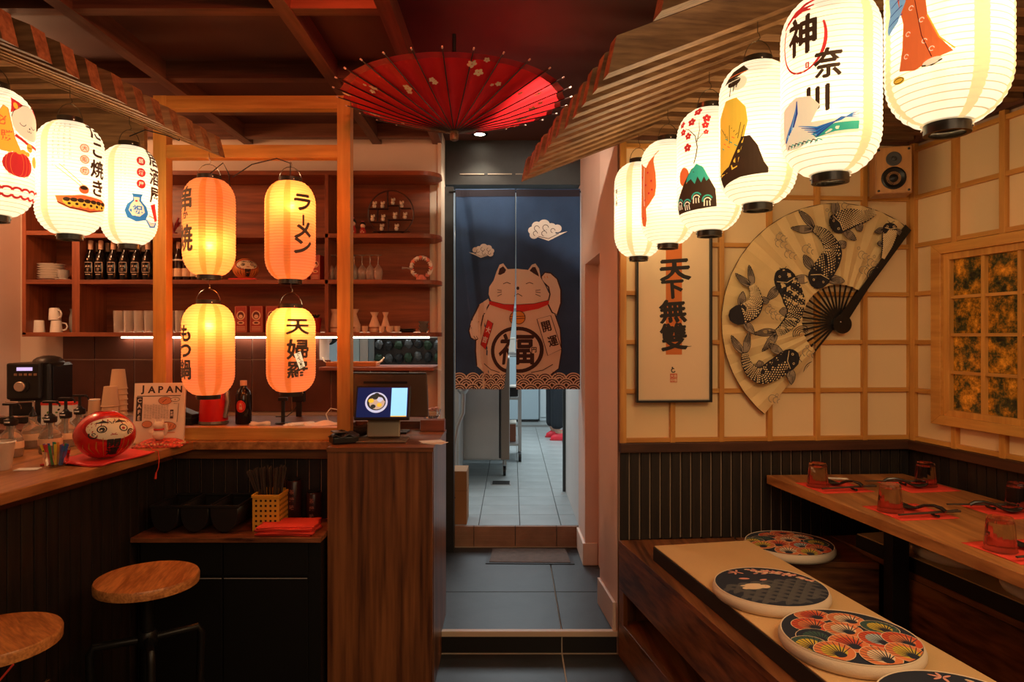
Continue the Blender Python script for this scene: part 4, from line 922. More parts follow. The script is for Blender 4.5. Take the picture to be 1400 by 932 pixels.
    for x, y in ((1060, 338), (1072, 352), (1130, 300), (1142, 286), (1095, 345), (1046, 425), (1053, 432), (1170, 352), (1182, 362), (1172, 372), (1048, 470), (1110, 470), (1050, 540), (1095, 480), (1060, 330)):
        x -= 1147; y = 440-y
        for q in range(3): p.arc(x+5*q, y-2*q, 5-q, 20+30*q, 260, 0.8, kg, 10)
        p.arc(x+rnd.uniform(-8, 8), y+rnd.uniform(4, 9), 1.8, 0, 360, 0.7, kg, 8)
    for x, y in ((1105, 505), (1090, 458), (1190, 380)):
        x -= 1147; y = 440-y
        for q in range(4): p.arc(x, y, 5+2.5*q, 30, 190, 1.1, kb, 10)
    def fn(x, y, w):
        r = sqrt(x*x+y*y); a = math.degrees(atan2(y, x)) % 360; r = min(max(r, R0+0.5), R1-0.5); a = min(max(a, A0+1.5), A1-0.5)
        t = (a-A0)/(A1-A0)*NP; f = t % 2; f = f if f < 1 else 2-f
        return Vector((r*cos(radians(a))*k, -0.036-0.006*f-0.0012-w, r*sin(radians(a))*kz))
    p.build('koi_painting', root, fn, cuts_x=[-160+8*q for q in range(32)])
fan()
# calligraphy picture
def scroll():
    u0, u1 = wu(868.5, -0.03), wu(971.5, -0.03); z0, z1 = wz(920, 549.5, -0.03), wz(920, 300, -0.03); uc = (u0+u1)/2
    loc = WB0+Vector((cos(WBa)*uc, sin(WBa)*uc, z0)); root = thing('calligraphy_picture', 'tall black framed picture of four brush characters over an orange strip', 'picture', loc, WBa)
    w, h = u1-u0, z1-z0; b = 0.0085
    box('backing', mat('cream_mount', (0.80, 0.58, 0.36), 0.8), -w/2+b/2, w/2-b/2, -0.036, -0.027, b/2, h-b/2, root)
    for a in ((-w/2, -w/2+b, 0, h), (w/2-b, w/2, 0, h), (-w/2+b, w/2-b, 0, b), (-w/2+b, w/2-b, h-b, h)):
        box('frame_edge', M_BLACK, a[0], a[1], -0.052, -0.026, a[2], a[3], root, bevel=0.001)
    box('inner_edge', mat('silver_inner_edge', (0.5, 0.42, 0.32), 0.4, 0.4), -w/2+b, w/2-b, -0.038, -0.0365, b, b+0.004, root)
    k = w/103.0; p = Print(); oc = mat('orange_paper_strip', (0.62, 0.16, 0.035), 0.8)
    f = lambda x, y: ((x-920)*k, (549.5-y)*k)
    a = f(909.5, 486); c = f(931.5, 312); p.rect(a[0], a[1], c[0], c[1], oc)
    for ch, x, y, s, ww in (('天', 922, 373, 30, 44), ('下', 919, 399, 26, 32), ('無', 919, 428, 30, 38), ('雙', 920, 462, 36, 38)):
        q = f(x, y); p.heavy(ch, q[0], q[1], s*k*1.05, M_INK, ww*k, 0.022 if ch == '雙' else 0.035, 4)
    q = f(930, 474); p.stroke([(q[0]-0.03, q[1]+0.002), (q[0], q[1]-0.006), (q[0]+0.045, q[1]-0.002)], [0.002, 0.006, 0.001], M_INK)
    q = f(919.5, 507); p.arc(q[0], q[1], 0.008, 60, 340, 0.004, M_INK, 12); p.ell(q[0]-0.004, q[1]+0.012, 0.003, 0.003, M_INK)
    q = f(920, 517); rs = mat('seal_red', (0.6, 0.12, 0.06), 0.8); p.rect(q[0]-0.015, q[1]-0.018, q[0]+0.015, q[1]+0.018, rs); p.char('大', q[0]-0.007, q[1]+0.008, 0.014, MATS['cream_mount']); p.char('吉', q[0]+0.007, q[1]+0.008, 0.014, MATS['cream_mount']); p.char('印', q[0]-0.007, q[1]-0.009, 0.014, MATS['cream_mount']); p.char('福', q[0]+0.007, q[1]-0.009, 0.014, MATS['cream_mount'])
    p.build('brush_characters', root, lambda x, y, w_: Vector((x, -0.0364-w_, y)))
scroll()
# loudspeaker
def speaker():
    root = thing('loudspeaker', 'small light wood loudspeaker with two black drivers high in the wall corner', 'speaker', (1.575, 2.86, Z_(265, 2.78)), radians(-16))
    sw = wood('speaker_veneer', (0.34, 0.14, 0.04), (0.5, 0.24, 0.08), 'z', 10, 0.4)
    w, h, d = 0.136, 0.192, 0.09
    box('cabinet', sw, -w/2, w/2, -d, 0.012, 0, h, root, bevel=0.002)
    box('baffle', wood('speaker_baffle', (0.46, 0.20, 0.05), (0.66, 0.31, 0.09), 'z', 8), -w/2+0.004, w/2-0.004, -d-0.004, -d, 0.004, h-0.004, root)
    def ring(name, z, prof, m):
        mb = MB(); mb.M = Matrix.Translation((0, -d-0.004, z)) @ Matrix.Rotation(pi/2, 4, 'X'); mb.lathe(prof, 28, cap1=True); return mb.build(name, m, root, smooth=30)
    blk = M_BLACK; gr = mat('grey_driver_cone', (0.06, 0.055, 0.05), 0.4)
    ring('tweeter', h-0.052, [(0.029, 0), (0.029, 0.003), (0.024, 0.004), (0.015, 0.001), (0.010, 0.002), (0.008, 0.006), (0.003, 0.008)], gr)
    ring('woofer', 0.062, [(0.046, 0), (0.046, 0.004), (0.040, 0.006), (0.035, 0.003), (0.020, -0.003), (0.014, 0.003), (0.006, 0.007)], blk)
    for x in (-0.055, 0.055):
        for z in (0.012, h-0.014):
            mb = MB(); mb.M = Matrix.Translation((x, -d-0.004, z)) @ Matrix.Rotation(pi/2, 4, 'X'); mb.lathe([(0.005, 0), (0.005, 0.003), (0.002, 0.004)], 10).build('screw', blk, root)
    MB().box(-0.02, 0.02, 0.012, 0.035, 0.06, 0.14).build('wall_bracket', M_BLKMETAL, root)
speaker()
# ------------------------------------------------------------------ kitchen beyond the doorway
def kitchen():
    t = thing('steel_cabinet', 'large steel kitchen cabinet on castors just inside the doorway', 'cabinet', (-0.39, 5.40, ZK))
    box('body', M_STEEL, -0.38, 0.37, 0.0, 0.62, 0.135, 0.95, t, bevel=0.004)
    box('door', M_STEEL, -0.36, 0.285, -0.018, 0.0, 0.15, 0.93, t, bevel=0.003); box('door_gap', M_BLACK, 0.288, 0.302, -0.004, 0.001, 0.15, 0.93, t); box('post', mat('brown_steel', (0.25, 0.2, 0.16), 0.4, 0.7), 0.305, 0.37, -0.016, 0.0, 0.14, 0.94, t, bevel=0.003)
    for x in (-0.3, 0.33):
        for y in (0.07, 0.55):
            c = MB().cyl((x, y, 0.135), (x, y, 0.085), 0.014); c.bar((x-0.014, y, 0.12), (x-0.014, y, 0.04), 0.004, 0.03); c.bar((x+0.014, y, 0.12), (x+0.014, y, 0.04), 0.004, 0.03)
            k = c.build('castor', M_STEEL, t); MB().cyl((x-0.011, y, 0.038), (x+0.011, y, 0.038), 0.038, n=18).build('wheel', M_BLACK, k)
    t = thing('steel_rack_trolley', 'open steel rack trolley with containers behind the steel cabinet', 'trolley', (-0.10, 6.08, ZK))
    for x in (-0.42, 0.17):
        for y in (0.0, 0.45): box('post', M_STEEL, x-0.014, x+0.014, y-0.014, y+0.014, 0.09, 1.65, t)
    for z in (0.14, 0.55, 0.95, 1.35): box('shelf', M_STEEL, -0.43, 0.18, -0.01, 0.46, z, z+0.02, t, bevel=0.002)
    for x in (-0.42, 0.17):
        for y in (0.0, 0.45): MB().cyl((x-0.013, y, 0.042), (x+0.013, y, 0.042), 0.042, n=16).build('wheel', M_BLACK, t)
    rnd = random.Random(2)
    for k, (x, z, m, s) in enumerate(((0.06, 0.162, mat('brown_container', (0.25, 0.08, 0.04), 0.5), 0.16), (-0.16, 0.162, M_WHITE, 0.2), (0.08, 0.572, M_BLACK, 0.08), (-0.13, 0.572, M_STEEL, 0.16), (0.05, 0.972, M_WHITE, 0.12))):
        b = thing('food_container', ['brown lidded tub on the bottom shelf of the rack trolley', 'white lidded tub on the bottom shelf of the rack trolley', 'low black tub on the second shelf of the rack trolley', 'steel lidded tub on the second shelf of the rack trolley', 'white lidded tub on the third shelf of the rack trolley'][k], 'container', (-0.10+x, 6.28, ZK+z-0.002))
        box('tub', m, -0.075, 0.075, -0.1, 0.1, 0, s, b, bevel=0.006); box('lid', M_PAPER, -0.08, 0.08, -0.105, 0.105, s, s+0.014, b, bevel=0.003)
    t = thing('cardboard_box', 'brown cardboard box standing on the kitchen step beside the black post', 'box', (-0.30, 4.13, ZK))
    cb = mat('brown_cardboard', (0.33, 0.16, 0.06), 0.8, var=0.08, vscale=4)
    box('carton', cb, -0.10, 0.032, -0.09, 0.10, 0, 0.315, t, bevel=0.002); MB().box(-0.095, 0.034, -0.091, 0.101, 0.198, 0.2).build('flap_seam', mat('dark_seam', (0.15, 0.07, 0.03), 0.8), t)
    box('handle_slot', M_BLACK, -0.075, -0.035, -0.0915, -0.089, 0.155, 0.163, t)
    t = thing('floor_drain', 'square steel drain grate set in the pale kitchen floor', 'drain', (-0.083, 5.18, ZK-0.0005))
    box('frame', M_STEEL, -0.075, 0.075, -0.075, 0.075, 0, 0.004, t)
    for k in range(6): box('grate_bar', M_BLKMETAL, -0.065, 0.065, -0.06+k*0.022, -0.05+k*0.022, 0.004, 0.006, t)
    t = thing('steel_pipe', 'bent grey steel pipe and tap fixed beside the left black post', 'pipe', (-0.365, 4.30, 0.55))
    MB().tube([(0.0, 0, -0.33), (0.0, 0, 0.1), (0.02, 0, 0.22), (0.055, 0, 0.30), (0.06, 0, 0.45)], 0.014, 10).build('tube', M_STEEL, t, smooth=True); MB().lathe([(0.02, 0.42), (0.035, 0.44), (0.035, 0.48), (0.02, 0.5)], 14, c=(0.055, 0, 0)).build('valve', M_STEEL, t, smooth=30)
    t = thing('chest_freezer', 'pale blue grey steel chest unit against the far kitchen wall', 'freezer', (0.25, 9.0, ZK))
    box('body', mat('blue_grey_enamel', (0.35, 0.45, 0.50), 0.35), -0.55, 0.10, -0.1, 0.55, 0.03, 0.85, t, bevel=0.01); box('lid', M_STEEL, -0.56, 0.11, -0.11, 0.56, 0.85, 0.90, t, bevel=0.008); box('plinth', M_BLACK, -0.54, 0.09, -0.09, 0.5, 0, 0.03, t)
    t = thing('wall_unit', 'pale tall kitchen unit beside the chest unit at the far wall', 'cabinet', (0.62, 9.1, ZK))
    box('body', mat('white_blue_enamel', (0.52, 0.60, 0.63), 0.4), -0.26, 0.55, -0.1, 0.45, 0.0, 1.9, t, bevel=0.01); box('door', mat('white_blue_enamel', (0.52, 0.60, 0.63), 0.4), -0.25, 0.14, -0.115, -0.1, 0.05, 1.85, t, bevel=0.004)
    # glass door fridge seen through the serving hatch
    t = thing('display_fridge', 'steel framed glass door fridge with dark leafy bags seen through the hatch', 'fridge', (-0.74, 4.9, ZK))
    box('body', M_STEEL, -0.36, 0.36, 0.03, 0.42, 0, 1.9, t); box('interior', M_BLACK, -0.245, 0.245, 0.0, 0.03, 0.3, 1.10, t)
    for a in ((-0.36, -0.245, 0.3, 1.9), (0.245, 0.36, 0.3, 1.9), (-0.245, 0.245, 1.10, 1.18), (-0.36, 0.36, 0.0, 0.3)): box('frame_rail', M_STEEL, a[0], a[1], -0.02, 0.03, a[2], a[3], t, bevel=0.003)
    rnd = random.Random(9); gm = [mat('dark_leaf_green', (0.03, 0.055, 0.025), 0.6), mat('clear_bag_grey', (0.10, 0.10, 0.095), 0.3), mat('black_bag', (0.02, 0.02, 0.02), 0.3)]
    for k in range(14):
        m = MB(); m.ball((0, 0, 0), 0.028+0.004*rnd.random(), 0.02, 0.030+0.008*rnd.random(), 9, 6)
        m.v = [v+Vector((rnd.uniform(-.004, .004), 0, rnd.uniform(-.006, .006))) for v in m.v]
        b = m.build('bag_of_leaves', gm[k % 3], None, loc=(-0.74-0.21+0.070*(k % 7), 4.872, ZK+0.965+0.085*(k//7)+rnd.uniform(-.01, .01)))
        tag(b, 'crumpled dark bag of greens in the glass door fridge behind the hatch', 'bag', 'bags of greens in the kitchen fridge')
    t = thing('pale_blue_door_panel', 'narrow pale blue panel standing behind the serving hatch', 'panel', (-1.075, 4.62, ZK)); box('panel', mat('pale_blue_panel', (0.50, 0.66, 0.70), 0.4), -0.045, 0.04, 0, 0.03, 0, 1.6, t); box('edge', M_STEEL, 0.045, 0.10, 0, 0.03, 0, 1.6, t)
MATS['white_blue_enamel'] = mat('white_blue_enamel', (0.52, 0.60, 0.63), 0.4)
kitchen()
def skin_mesh(name, nodes, edges, m, parent, sub=2, loc=None):
    me = bpy.data.meshes.new(name); me.from_pydata([n[0] for n in nodes], edges, []); me.materials.append(m)
    o = bpy.data.objects.new(name, me); COL.objects.link(o); o.parent = parent
    o.modifiers.new('skin', 'SKIN')
    lay = me.skin_vertices[0].data if me.skin_vertices else None
    if lay is None:
        bm = bmesh.new(); bm.from_mesh(me); bm.verts.layers.skin.verify(); bm.to_mesh(me); bm.free(); lay = me.skin_vertices[0].data
    for i, n in enumerate(nodes):
        lay[i].radius = (n[1], n[2] if len(n) > 2 else n[1]); lay[i].use_root = (i == 0)
    s = o.modifiers.new('sub', 'SUBSURF'); s.levels = sub; s.render_levels = sub
    for p in me.polygons: p.use_smooth = True
    return o
def person(label, x, y, rz, shoes, jacket, lean=0.0):
    r = thing('person', label, 'person', (x, y, ZK), rz)
    sk = mat('skin', (0.60, 0.36, 0.25), 0.55)
    N = [((0, 0, .95), .13, .10), ((0, 0, 1.12), .12, .09), ((0, .0, 1.32), .15, .10), ((0, 0, 1.46), .07, .06), ((0, -.01, 1.54), .05), ((0, -.02, 1.62), .075, .09), ((0, -.02, 1.72), .06, .075),
         ((.09, 0, .90), .085), ((.11, 0, .50), .06), ((.11, .01, .30), .05), ((.11, .01, .09), .035), ((.11, -.10, .04), .035, .025),
         ((-.09, 0, .90), .085), ((-.11, 0, .50), .06), ((-.11, .01, .30), .05), ((-.11, .01, .09), .035), ((-.11, -.10, .04), .035, .025),
         ((.18, 0, 1.40), .055), ((.24, -.03, 1.13), .042), ((.17, -.25, 1.08), .030), ((.15, -.32, 1.07), .028, .016),
         ((-.18, 0, 1.40), .055), ((-.24, -.03, 1.13), .042), ((-.17, -.25, 1.08), .030), ((-.15, -.32, 1.07), .028, .016)]
    Ed = [(0,1),(1,2),(2,3),(3,4),(4,5),(5,6),(0,7),(7,8),(8,9),(9,10),(10,11),(0,12),(12,13),(13,14),(14,15),(15,16),(2,17),(17,18),(18,19),(19,20),(2,21),(21,22),(22,23),(23,24)]
    for sx, b in ((1, 20), (-1, 24)):
        for q in range(4):
            i = len(N); L = (.058, .066, .062, .050)[q]; fx = N[b][0][0]+(-.021+.014*q)
            N += [((fx, -.345, 1.068), .0085), ((fx, -.345-L*.5, 1.060), .008), ((fx, -.345-L*.85, 1.042), .0065)]; Ed += [(b, i), (i, i+1), (i+1, i+2)]
        i = len(N); N += [((N[b][0][0]-sx*.03, -.315, 1.06), .010), ((N[b][0][0]-sx*.045, -.345, 1.05), .008)]; Ed += [(b, i), (i, i+1)]
    skin_mesh('body', N, Ed, sk, r)
    tr = mat('black_trousers', (0.012, 0.016, 0.022), 0.8)
    skin_mesh('trousers', [((0, 0, 1.0), .145, .115), ((0, 0, .93), .15, .12), ((.10, 0, .82), .105), ((.115, 0, .50), .085), ((.115, .01, .28), .075), ((.115, .01, .11), .072), ((-.10, 0, .82), .105), ((-.115, 0, .50), .085), ((-.115, .01, .28), .075), ((-.115, .01, .11), .072)],
              [(0,1),(1,2),(2,3),(3,4),(4,5),(1,6),(6,7),(7,8),(8,9)], tr, r)
    skin_mesh('jacket', [((0, 0, 0.98), .16, .13), ((0, 0, 1.15), .15, .12), ((0, 0, 1.34), .17, .12), ((0, 0, 1.45), .085, .075), ((.19, 0, 1.40), .075), ((.25, -.03, 1.14), .062), ((.19, -.19, 1.09), .05), ((-.19, 0, 1.40), .075), ((-.25, -.03, 1.14), .062), ((-.19, -.19, 1.09), .05)],
              [(0,1),(1,2),(2,3),(2,4),(4,5),(5,6),(2,7),(7,8),(8,9)], jacket, r)
    MB().ball((0, .005, 1.69), .088, .105, .095, 20, 12).build('hair', mat('black_hair', (.01, .009, .008), .6), r, smooth=True)
    f = MB().ball((0, -.105, 1.635), .013, .018, .020, 8, 6); f.ball((.08, -.01, 1.64), .012, .022, .03, 8, 6); f.ball((-.08, -.01, 1.64), .012, .022, .03, 8, 6); f.build('nose_and_ears', sk, r, smooth=True)
    f = MB().ball((.030, -.095, 1.665), .011, .008, .006, 8, 6).ball((-.030, -.095, 1.665), .011, .008, .006, 8, 6); f.build('eyes', M_BLACK, r); MB().ball((0, -.098, 1.598), .022, .006, .006, 8, 6).build('mouth', mat('lips', (.4, .12, .1), .5), r)
    for sx in (1, -1):
        m = MB().lathe([(0.050, 0), (0.056, 0.012), (0.052, 0.045), (0.030, 0.075)], 16, c=(sx*.115, -.045, 0), sx=0.85, sy=2.3)
        s = m.build('shoe', shoes, r, smooth=50); MB().lathe([(0.052, -0.002), (0.059, 0.0), (0.059, 0.014), (0.052, 0.016)], 16, c=(sx*.115, -.045, 0), sx=0.87, sy=2.32).build('sole', mat('red_sole', (0.5, 0.03, 0.04), 0.5), s)
    return r
person('person in black trousers and bright red shoes standing in the kitchen', 0.475, 7.45, radians(100), mat('bright_red_shoe', (0.75, 0.03, 0.05), 0.5), mat('black_jacket', (0.015, 0.015, 0.018), 0.8))
person('person in black standing behind the serving hatch, only an elbow showing', -1.42, 4.45, radians(20), mat('black_shoe', (0.02, 0.02, 0.02), 0.5), MATS['black_jacket'])
# door mat on the tiles
t = thing('door_mat', 'flat brown door mat with black rubber edge before the kitchen step', 'mat', (0.095, 3.855, ZU))
MB().prism([(-0.225, 0.125), (0.235, 0.120), (0.245, -0.150), (-0.240, -0.140)], 0, 0.004).build('rubber_edge', M_BLACK, t)
MB().prism([(-0.205, 0.115), (0.215, 0.108), (0.225, -0.132), (-0.220, -0.122)], 0.004, 0.007).build('pile', mat('brown_mat_pile', (0.12, 0.085, 0.07), 0.95, var=0.15, vscale=30, bump=0.5, bscale=300), t)
# ------------------------------------------------------------------ bar counter, timber frame, till counter, cabinet
def bar():
    t = thing('bar_counter', 'L shaped bar counter with orange brown top and dark slatted front', 'counter')
    MB().prism([(-1.469, 0.7), (-1.262, 2.70), (-0.695, 2.70), (-0.695, 2.795), (-1.88, 2.795), (-2.09, 0.7)], 0.882, 0.915).build('countertop', topwood('y'), t, bevel=0.003)
    box('apron', walnut('x'), -1.36, -0.70, 2.725, 2.745, 0.842, 0.882, t, bevel=0.002)
    MB().prism([(-1.560, 0.7), (-1.353, 2.72), (-1.373, 2.72), (-1.580, 0.7)], 0.842, 0.882).build('apron', walnut('y'), t)
    bk = mat('pale_gap_backing', (0.42, 0.25, 0.17), 0.8)
    pn = box('slatted_panel', bk, 0, 0.70, 0.001, 0.02, 0, 0.845, t, loc=(-1.40, 2.76, 0)); wainscot(pn, 0, 0.70, 0, 0.843, pitch=0.0485, gap=0.006, name='slat')
    ln = sqrt(0.207**2+2.0**2); pn = box('slatted_panel', M_INK, 0, ln, 0.001, 0.02, 0, 0.845, t, loc=(-1.587, 0.7, 0), rz=atan2(2.0, 0.207)); wainscot(pn, 0, ln, 0, 0.843, pitch=0.0485, gap=0.003, name='slat')
    t = thing('timber_frame', 'golden timber frame of posts and crossbeams standing on the bar', 'frame')
    for x in (-1.437, -0.700): box('post', gold('z'), x, x+0.053, 2.730, 2.783, 0.9165, 2.295, t, bevel=0.0015)
    box('crossbeam', gold('x'), -1.384, -0.700, 2.732, 2.781, 2.243, 2.295, t, bevel=0.0015); box('crossbeam', gold('x'), -1.384, -0.700, 2.732, 2.781, 2.046, 2.098, t, bevel=0.0015)
    box('sill', gold('x'), -1.384, -0.700, 2.728, 2.785, 0.9155, 0.966, t, bevel=0.002)
    t = thing('prep_counter', 'dark inner worktop behind the bar carrying bottles, cloths and machines', 'counter')
    box('worktop', wood('dark_red_worktop', (0.10, 0.035, 0.02), (0.20, 0.075, 0.045), 'x', 8, 0.4), -2.64, -0.70, 2.80, 3.28, 0.915, 0.950, t, bevel=0.003); box('worktop', MATS['dark_red_worktop'], -0.70, -0.412, 3.06, 3.28, 0.915, 0.950, t); box('body', M_BLACK, -2.60, -0.72, 2.85, 3.25, 0.095, 0.915, t)
    t = thing('till_counter', 'walnut laminate till counter with vertical grain beside the aisle', 'counter')
    box('front_panel', walnut('z'), -0.690, -0.297, 2.550, 2.570, 0, 0.900, t, bevel=0.001); box('side_panel', walnut('z'), -0.315, -0.295, 2.570, 3.05, 0, 0.900, t, bevel=0.001)
    box('side_panel', walnut('z'), -0.690, -0.670, 2.570, 3.05, 0, 0.900, t); box('top', walnut('x'), -0.692, -0.293, 2.545, 3.05, 0.900, 0.916, t, bevel=0.001)
    box('raised_ledge', wood('red_ledge_timber', (0.20, 0.05, 0.025), (0.33, 0.09, 0.045), 'x', 8), -0.40, -0.296, 2.98, 3.04, 0.917, 0.965, t)
    t = thing('low_cabinet', 'low black cabinet with worn brown top standing under the bar', 'cabinet')
    box('top', wood('worn_brown_top', (0.05, 0.016, 0.008), (0.36, 0.12, 0.045), 'x', 9, 0.35, 0.25, contrast=0.3), -1.385, -0.694, 2.475, 2.745, 0.582, 0.600, t, bevel=0.002)
    bb = mat('black_cabinet_front', (0.004, 0.0035, 0.003), 0.5); box('body', bb, -1.36, -0.70, 2.50, 2.74, 0.02, 0.582, t)
    for x0, x1 in ((-1.355, -1.057), (-1.053, -0.745)):
        box('drawer', bb, x0, x1, 2.490, 2.500, 0.460, 0.578, t, bevel=0.001); d = box('door', bb, x0, x1, 2.490, 2.500, 0.03, 0.450, t, bevel=0.001)
        box('edge_strip', mat('pale_grey_edge', (0.35, 0.34, 0.33), 0.4), x0+0.002, x1-0.002, 2.4885, 2.492, 0.447, 0.4495, d)
    t = thing('hatch_sill', 'reddish timber sill under the serving hatch to the kitchen', 'sill')
    box('board', MATS['red_ledge_timber'], -1.02, -0.415, 3.60, 3.95, 1.150, 1.168, t, bevel=0.002)
bar()
def hatch_tray():
    t = thing('wooden_tray', 'orange wooden tray with pale looped handles on the hatch sill', 'tray', (X_(482, 3.72), 3.74, 1.1685))
    tm = mat('orange_tray', (0.60, 0.20, 0.06), 0.5); m = MB().box(-0.135, 0.135, -0.06, 0.06, 0, 0.008); m.box(-0.135, 0.135, -0.06, -0.054, 0.008, 0.024).box(-0.135, 0.135, 0.054, 0.06, 0.008, 0.024).box(-0.135, -0.129, -0.054, 0.054, 0.008, 0.024).box(0.129, 0.135, -0.054, 0.054, 0.008, 0.024)
    m.build('tray_body', tm, t, bevel=0.002)
    for s in (-1, 1): MB().tube([(s*0.132, -0.02, 0.015), (s*0.155, -0.022, 0.028), (s*0.168, 0, 0.046), (s*0.155, 0.022, 0.028), (s*0.132, 0.02, 0.015)], 0.004, 6).build('handle', M_CLOTH, t, smooth=True)
hatch_tray()
# shelf unit ------------------------------------------------------------------
def shelf_unit():
    t = thing('wall_shelf', 'reddish brown open shelf unit with rounded right end on the bar wall', 'shelf', (0, 0, 0))
    X0, D1, D2, X1, Yf, Yb = -2.513, -2.237, -0.9515, -0.372, 3.50, 3.742
    box('back_panel', shelfwood('x'), X0, -0.45, Yb-0.008, Yb, 1.34, 2.17, t)
    box('side_panel', shelfwood('z'), X0, X0+0.02, Yf, Yb-0.008, 1.34, 2.17, t); box('divider', shelfwood('z'), D1-0.02, D1+0.02, Yf, Yb-0.008, 1.352, 2.159, t, bevel=0.001); box('divider', shelfwood('z'), D2-0.009, D2+0.009, Yf, Yb-0.008, 1.352, 2.159, t, bevel=0.001)
    def board(z, x0, x1, rnd_=True):
        pts = [(x0, Yb-0.008), (x0, Yf)]
        if rnd_:
            r = 0.10; pts += [(x1-r+r*sin(a), Yf+r-r*cos(a)) for a in [pi/2*k/8 for k in range(9)]]+[(x1, Yf+0.14), (x1-0.05, Yb-0.008)]
        else: pts += [(x1, Yf), (x1, Yb-0.008)]
        return MB().prism(pts, z-0.011, z+0.011).build('shelf_board', shelfwood('x'), t, bevel=0.001)
    board(2.17, X0, X1); board(1.341, X0, X1)
    for z in (1.848, 1.611): board(z, D1+0.02, X1)
    for z in (1.862, 1.611): board(z, X0+0.02, D1-0.02, False)
    l = box('light_strip', mat('white_led_strip', (1, 1, 1), emit=(1.0, 0.83, 0.62), estr=5), -2.12, -0.45, 3.70, 3.725, 1.322, 1.3295, t)
    box('light_strip', mat('dim_led_strip', (1, 1, 1), emit=(1.0, 0.70, 0.42), estr=1.2), -2.12, -0.46, 3.726, 3.731, 1.3525, 1.354, t)
shelf_unit()
S1Z, S2Z, S3Z = 1.8595, 1.6225, 1.3525
def spx(px, Y=3.58): return X_(px, Y)
def row(make, items, z, group, labels, Y=3.58):
    src = None
    for k, px in enumerate(items):
        lab = labels(k) if callable(labels) else labels
        if src is None: src = make(lab, group); src.location = (spx(px, Y), Y, z)
        else: dup(src, (spx(px, Y), Y, z), 0, lab, group)
def sake(lab, g):
    t = thing('sake_bottle', lab, 'bottle', group=g)
    MB().lathe([(0.026, 0), (0.028, 0.004), (0.028, 0.105), (0.022, 0.130), (0.0115, 0.150), (0.0105, 0.165)], 18).build('body', mat('black_bottle_glass', (0.008, 0.006, 0.006), 0.12), t, smooth=50)
    MB().lathe([(0.0118, 0.160), (0.0118, 0.205), (0.010, 0.208)], 14).build('neck_wrap', mat('pale_neck_wrap', (0.62, 0.36, 0.24), 0.5), t, smooth=50)
    p = Print(); m = mat('bottle_label_print', (0.72, 0.50, 0.36), 0.6)
    for a, b in (((-0.02, 0.04), (0.02, 0.04)), ((0.02, 0.04), (0.02, 0.092)), ((0.02, 0.092), (-0.02, 0.092)), ((-0.02, 0.092), (-0.02, 0.04))): p.stroke([a, b], 0.0022, m)
    p.char('純', -0.008, 0.072, 0.011, m); p.char('米', 0.006, 0.072, 0.011, m); p.char('酒', 0, 0.055, 0.014, m); p.rect(-0.012, 0.028, 0.012, 0.0305, m); p.ell(0, 0.108, 0.004, 0.005, m)
    p.build('label', t, lambda u, v, w: Vector(((0.0285+w)*sin(u/0.028), -(0.0285+w)*cos(u/0.028), v)), cuts_x=[-0.016+0.008*k for k in range(5)])
    return t
row(sake, (124, 138, 155, 171, 187, 202), S2Z, 'black sake bottles in the front row of the shelf', lambda k: f'{ORD[k]} of the front row of black sake bottles on the middle shelf', 3.555)
row(sake, (131, 147, 163, 180, 196), S2Z, 'black sake bottles in the back row of the shelf', lambda k: f'{ORD[k]} of the half hidden back row of black sake bottles', 3.645)
def spirit(lab, g):
    t = thing('spirit_bottle', lab, 'bottle', group=g)
    MB().lathe([(0.020, 0), (0.021, 0.004), (0.021, 0.12), (0.016, 0.142), (0.009, 0.155), (0.009, 0.185)], 16).build('body', mat('dark_amber_bottle', (0.03, 0.012, 0.008), 0.15), t, smooth=50)
    MB().lathe([(0.0104, 0.165), (0.0104, 0.200)], 12).build('cap', mat('copper_cap', (0.55, 0.26, 0.15), 0.4), t); MB().lathe([(0.0215, 0.02), (0.0215, 0.062)], 16, cap0=False, cap1=False).build('label', mat('cream_bottle_label', (0.75, 0.50, 0.30), 0.7), t)
    MB().lathe([(0.0215, 0.102), (0.0212, 0.110)], 16, cap0=False, cap1=False).build('collar', M_PAPER, t)
    return t
row(spirit, (233, 244, 255, 266), S2Z, 'dark spirit bottles with cream labels', lambda k: f'{ORD[k]} of four dark bottles with cream labels behind the left lantern', 3.56)
def tumbler(lab, g):
    t = thing('shelf_tumbler', lab, 'glass', group=g)
    MB().lathe([(0.0, 0.006), (0.020, 0.006), (0.0235, 0.112), (0.0255, 0.112), (0.0225, 0.0), (0.0, 0.0)], 14, cap0=False, cap1=False).build('glass_body', mat('pale_ribbed_glass', (0.80, 0.70, 0.62), 0.15, trans=0.65), t, smooth=30); return t
row(tumbler, (162, 176, 190, 204, 218, 232, 246), S3Z, 'clear tumblers on the bottom shelf', lambda k: f'{ORD[k]} in the row of clear tumblers on the bottom shelf', 3.56)
def wineglass(lab, g):
    t = thing('wine_glass', lab, 'glass', group=g); gm = mat('thin_stem_glass', (0.85, 0.72, 0.62), 0.08, trans=0.8)
    MB().lathe([(0.0175, 0.0), (0.0245, 0.035), (0.022, 0.06), (0.008, 0.078), (0.003, 0.084), (0.003, 0.084), (0.007, 0.075), (0.020, 0.058), (0.0225, 0.035), (0.0160, 0.0)], 16, cap0=False, cap1=False).build('bowl', gm, t, smooth=True)
    MB().lathe([(0.0028, 0.082), (0.0025, 0.125), (0.021, 0.131), (0.022, 0.133)], 14).build('stem', gm, t, smooth=50); return t
row(wineglass, (452, 462, 472, 484, 495, 506, 517), S2Z, 'stemmed glasses upside down on the middle shelf', lambda k: f'{ORD[k]} of the stemmed glasses stored upside down on the middle shelf', 3.56)
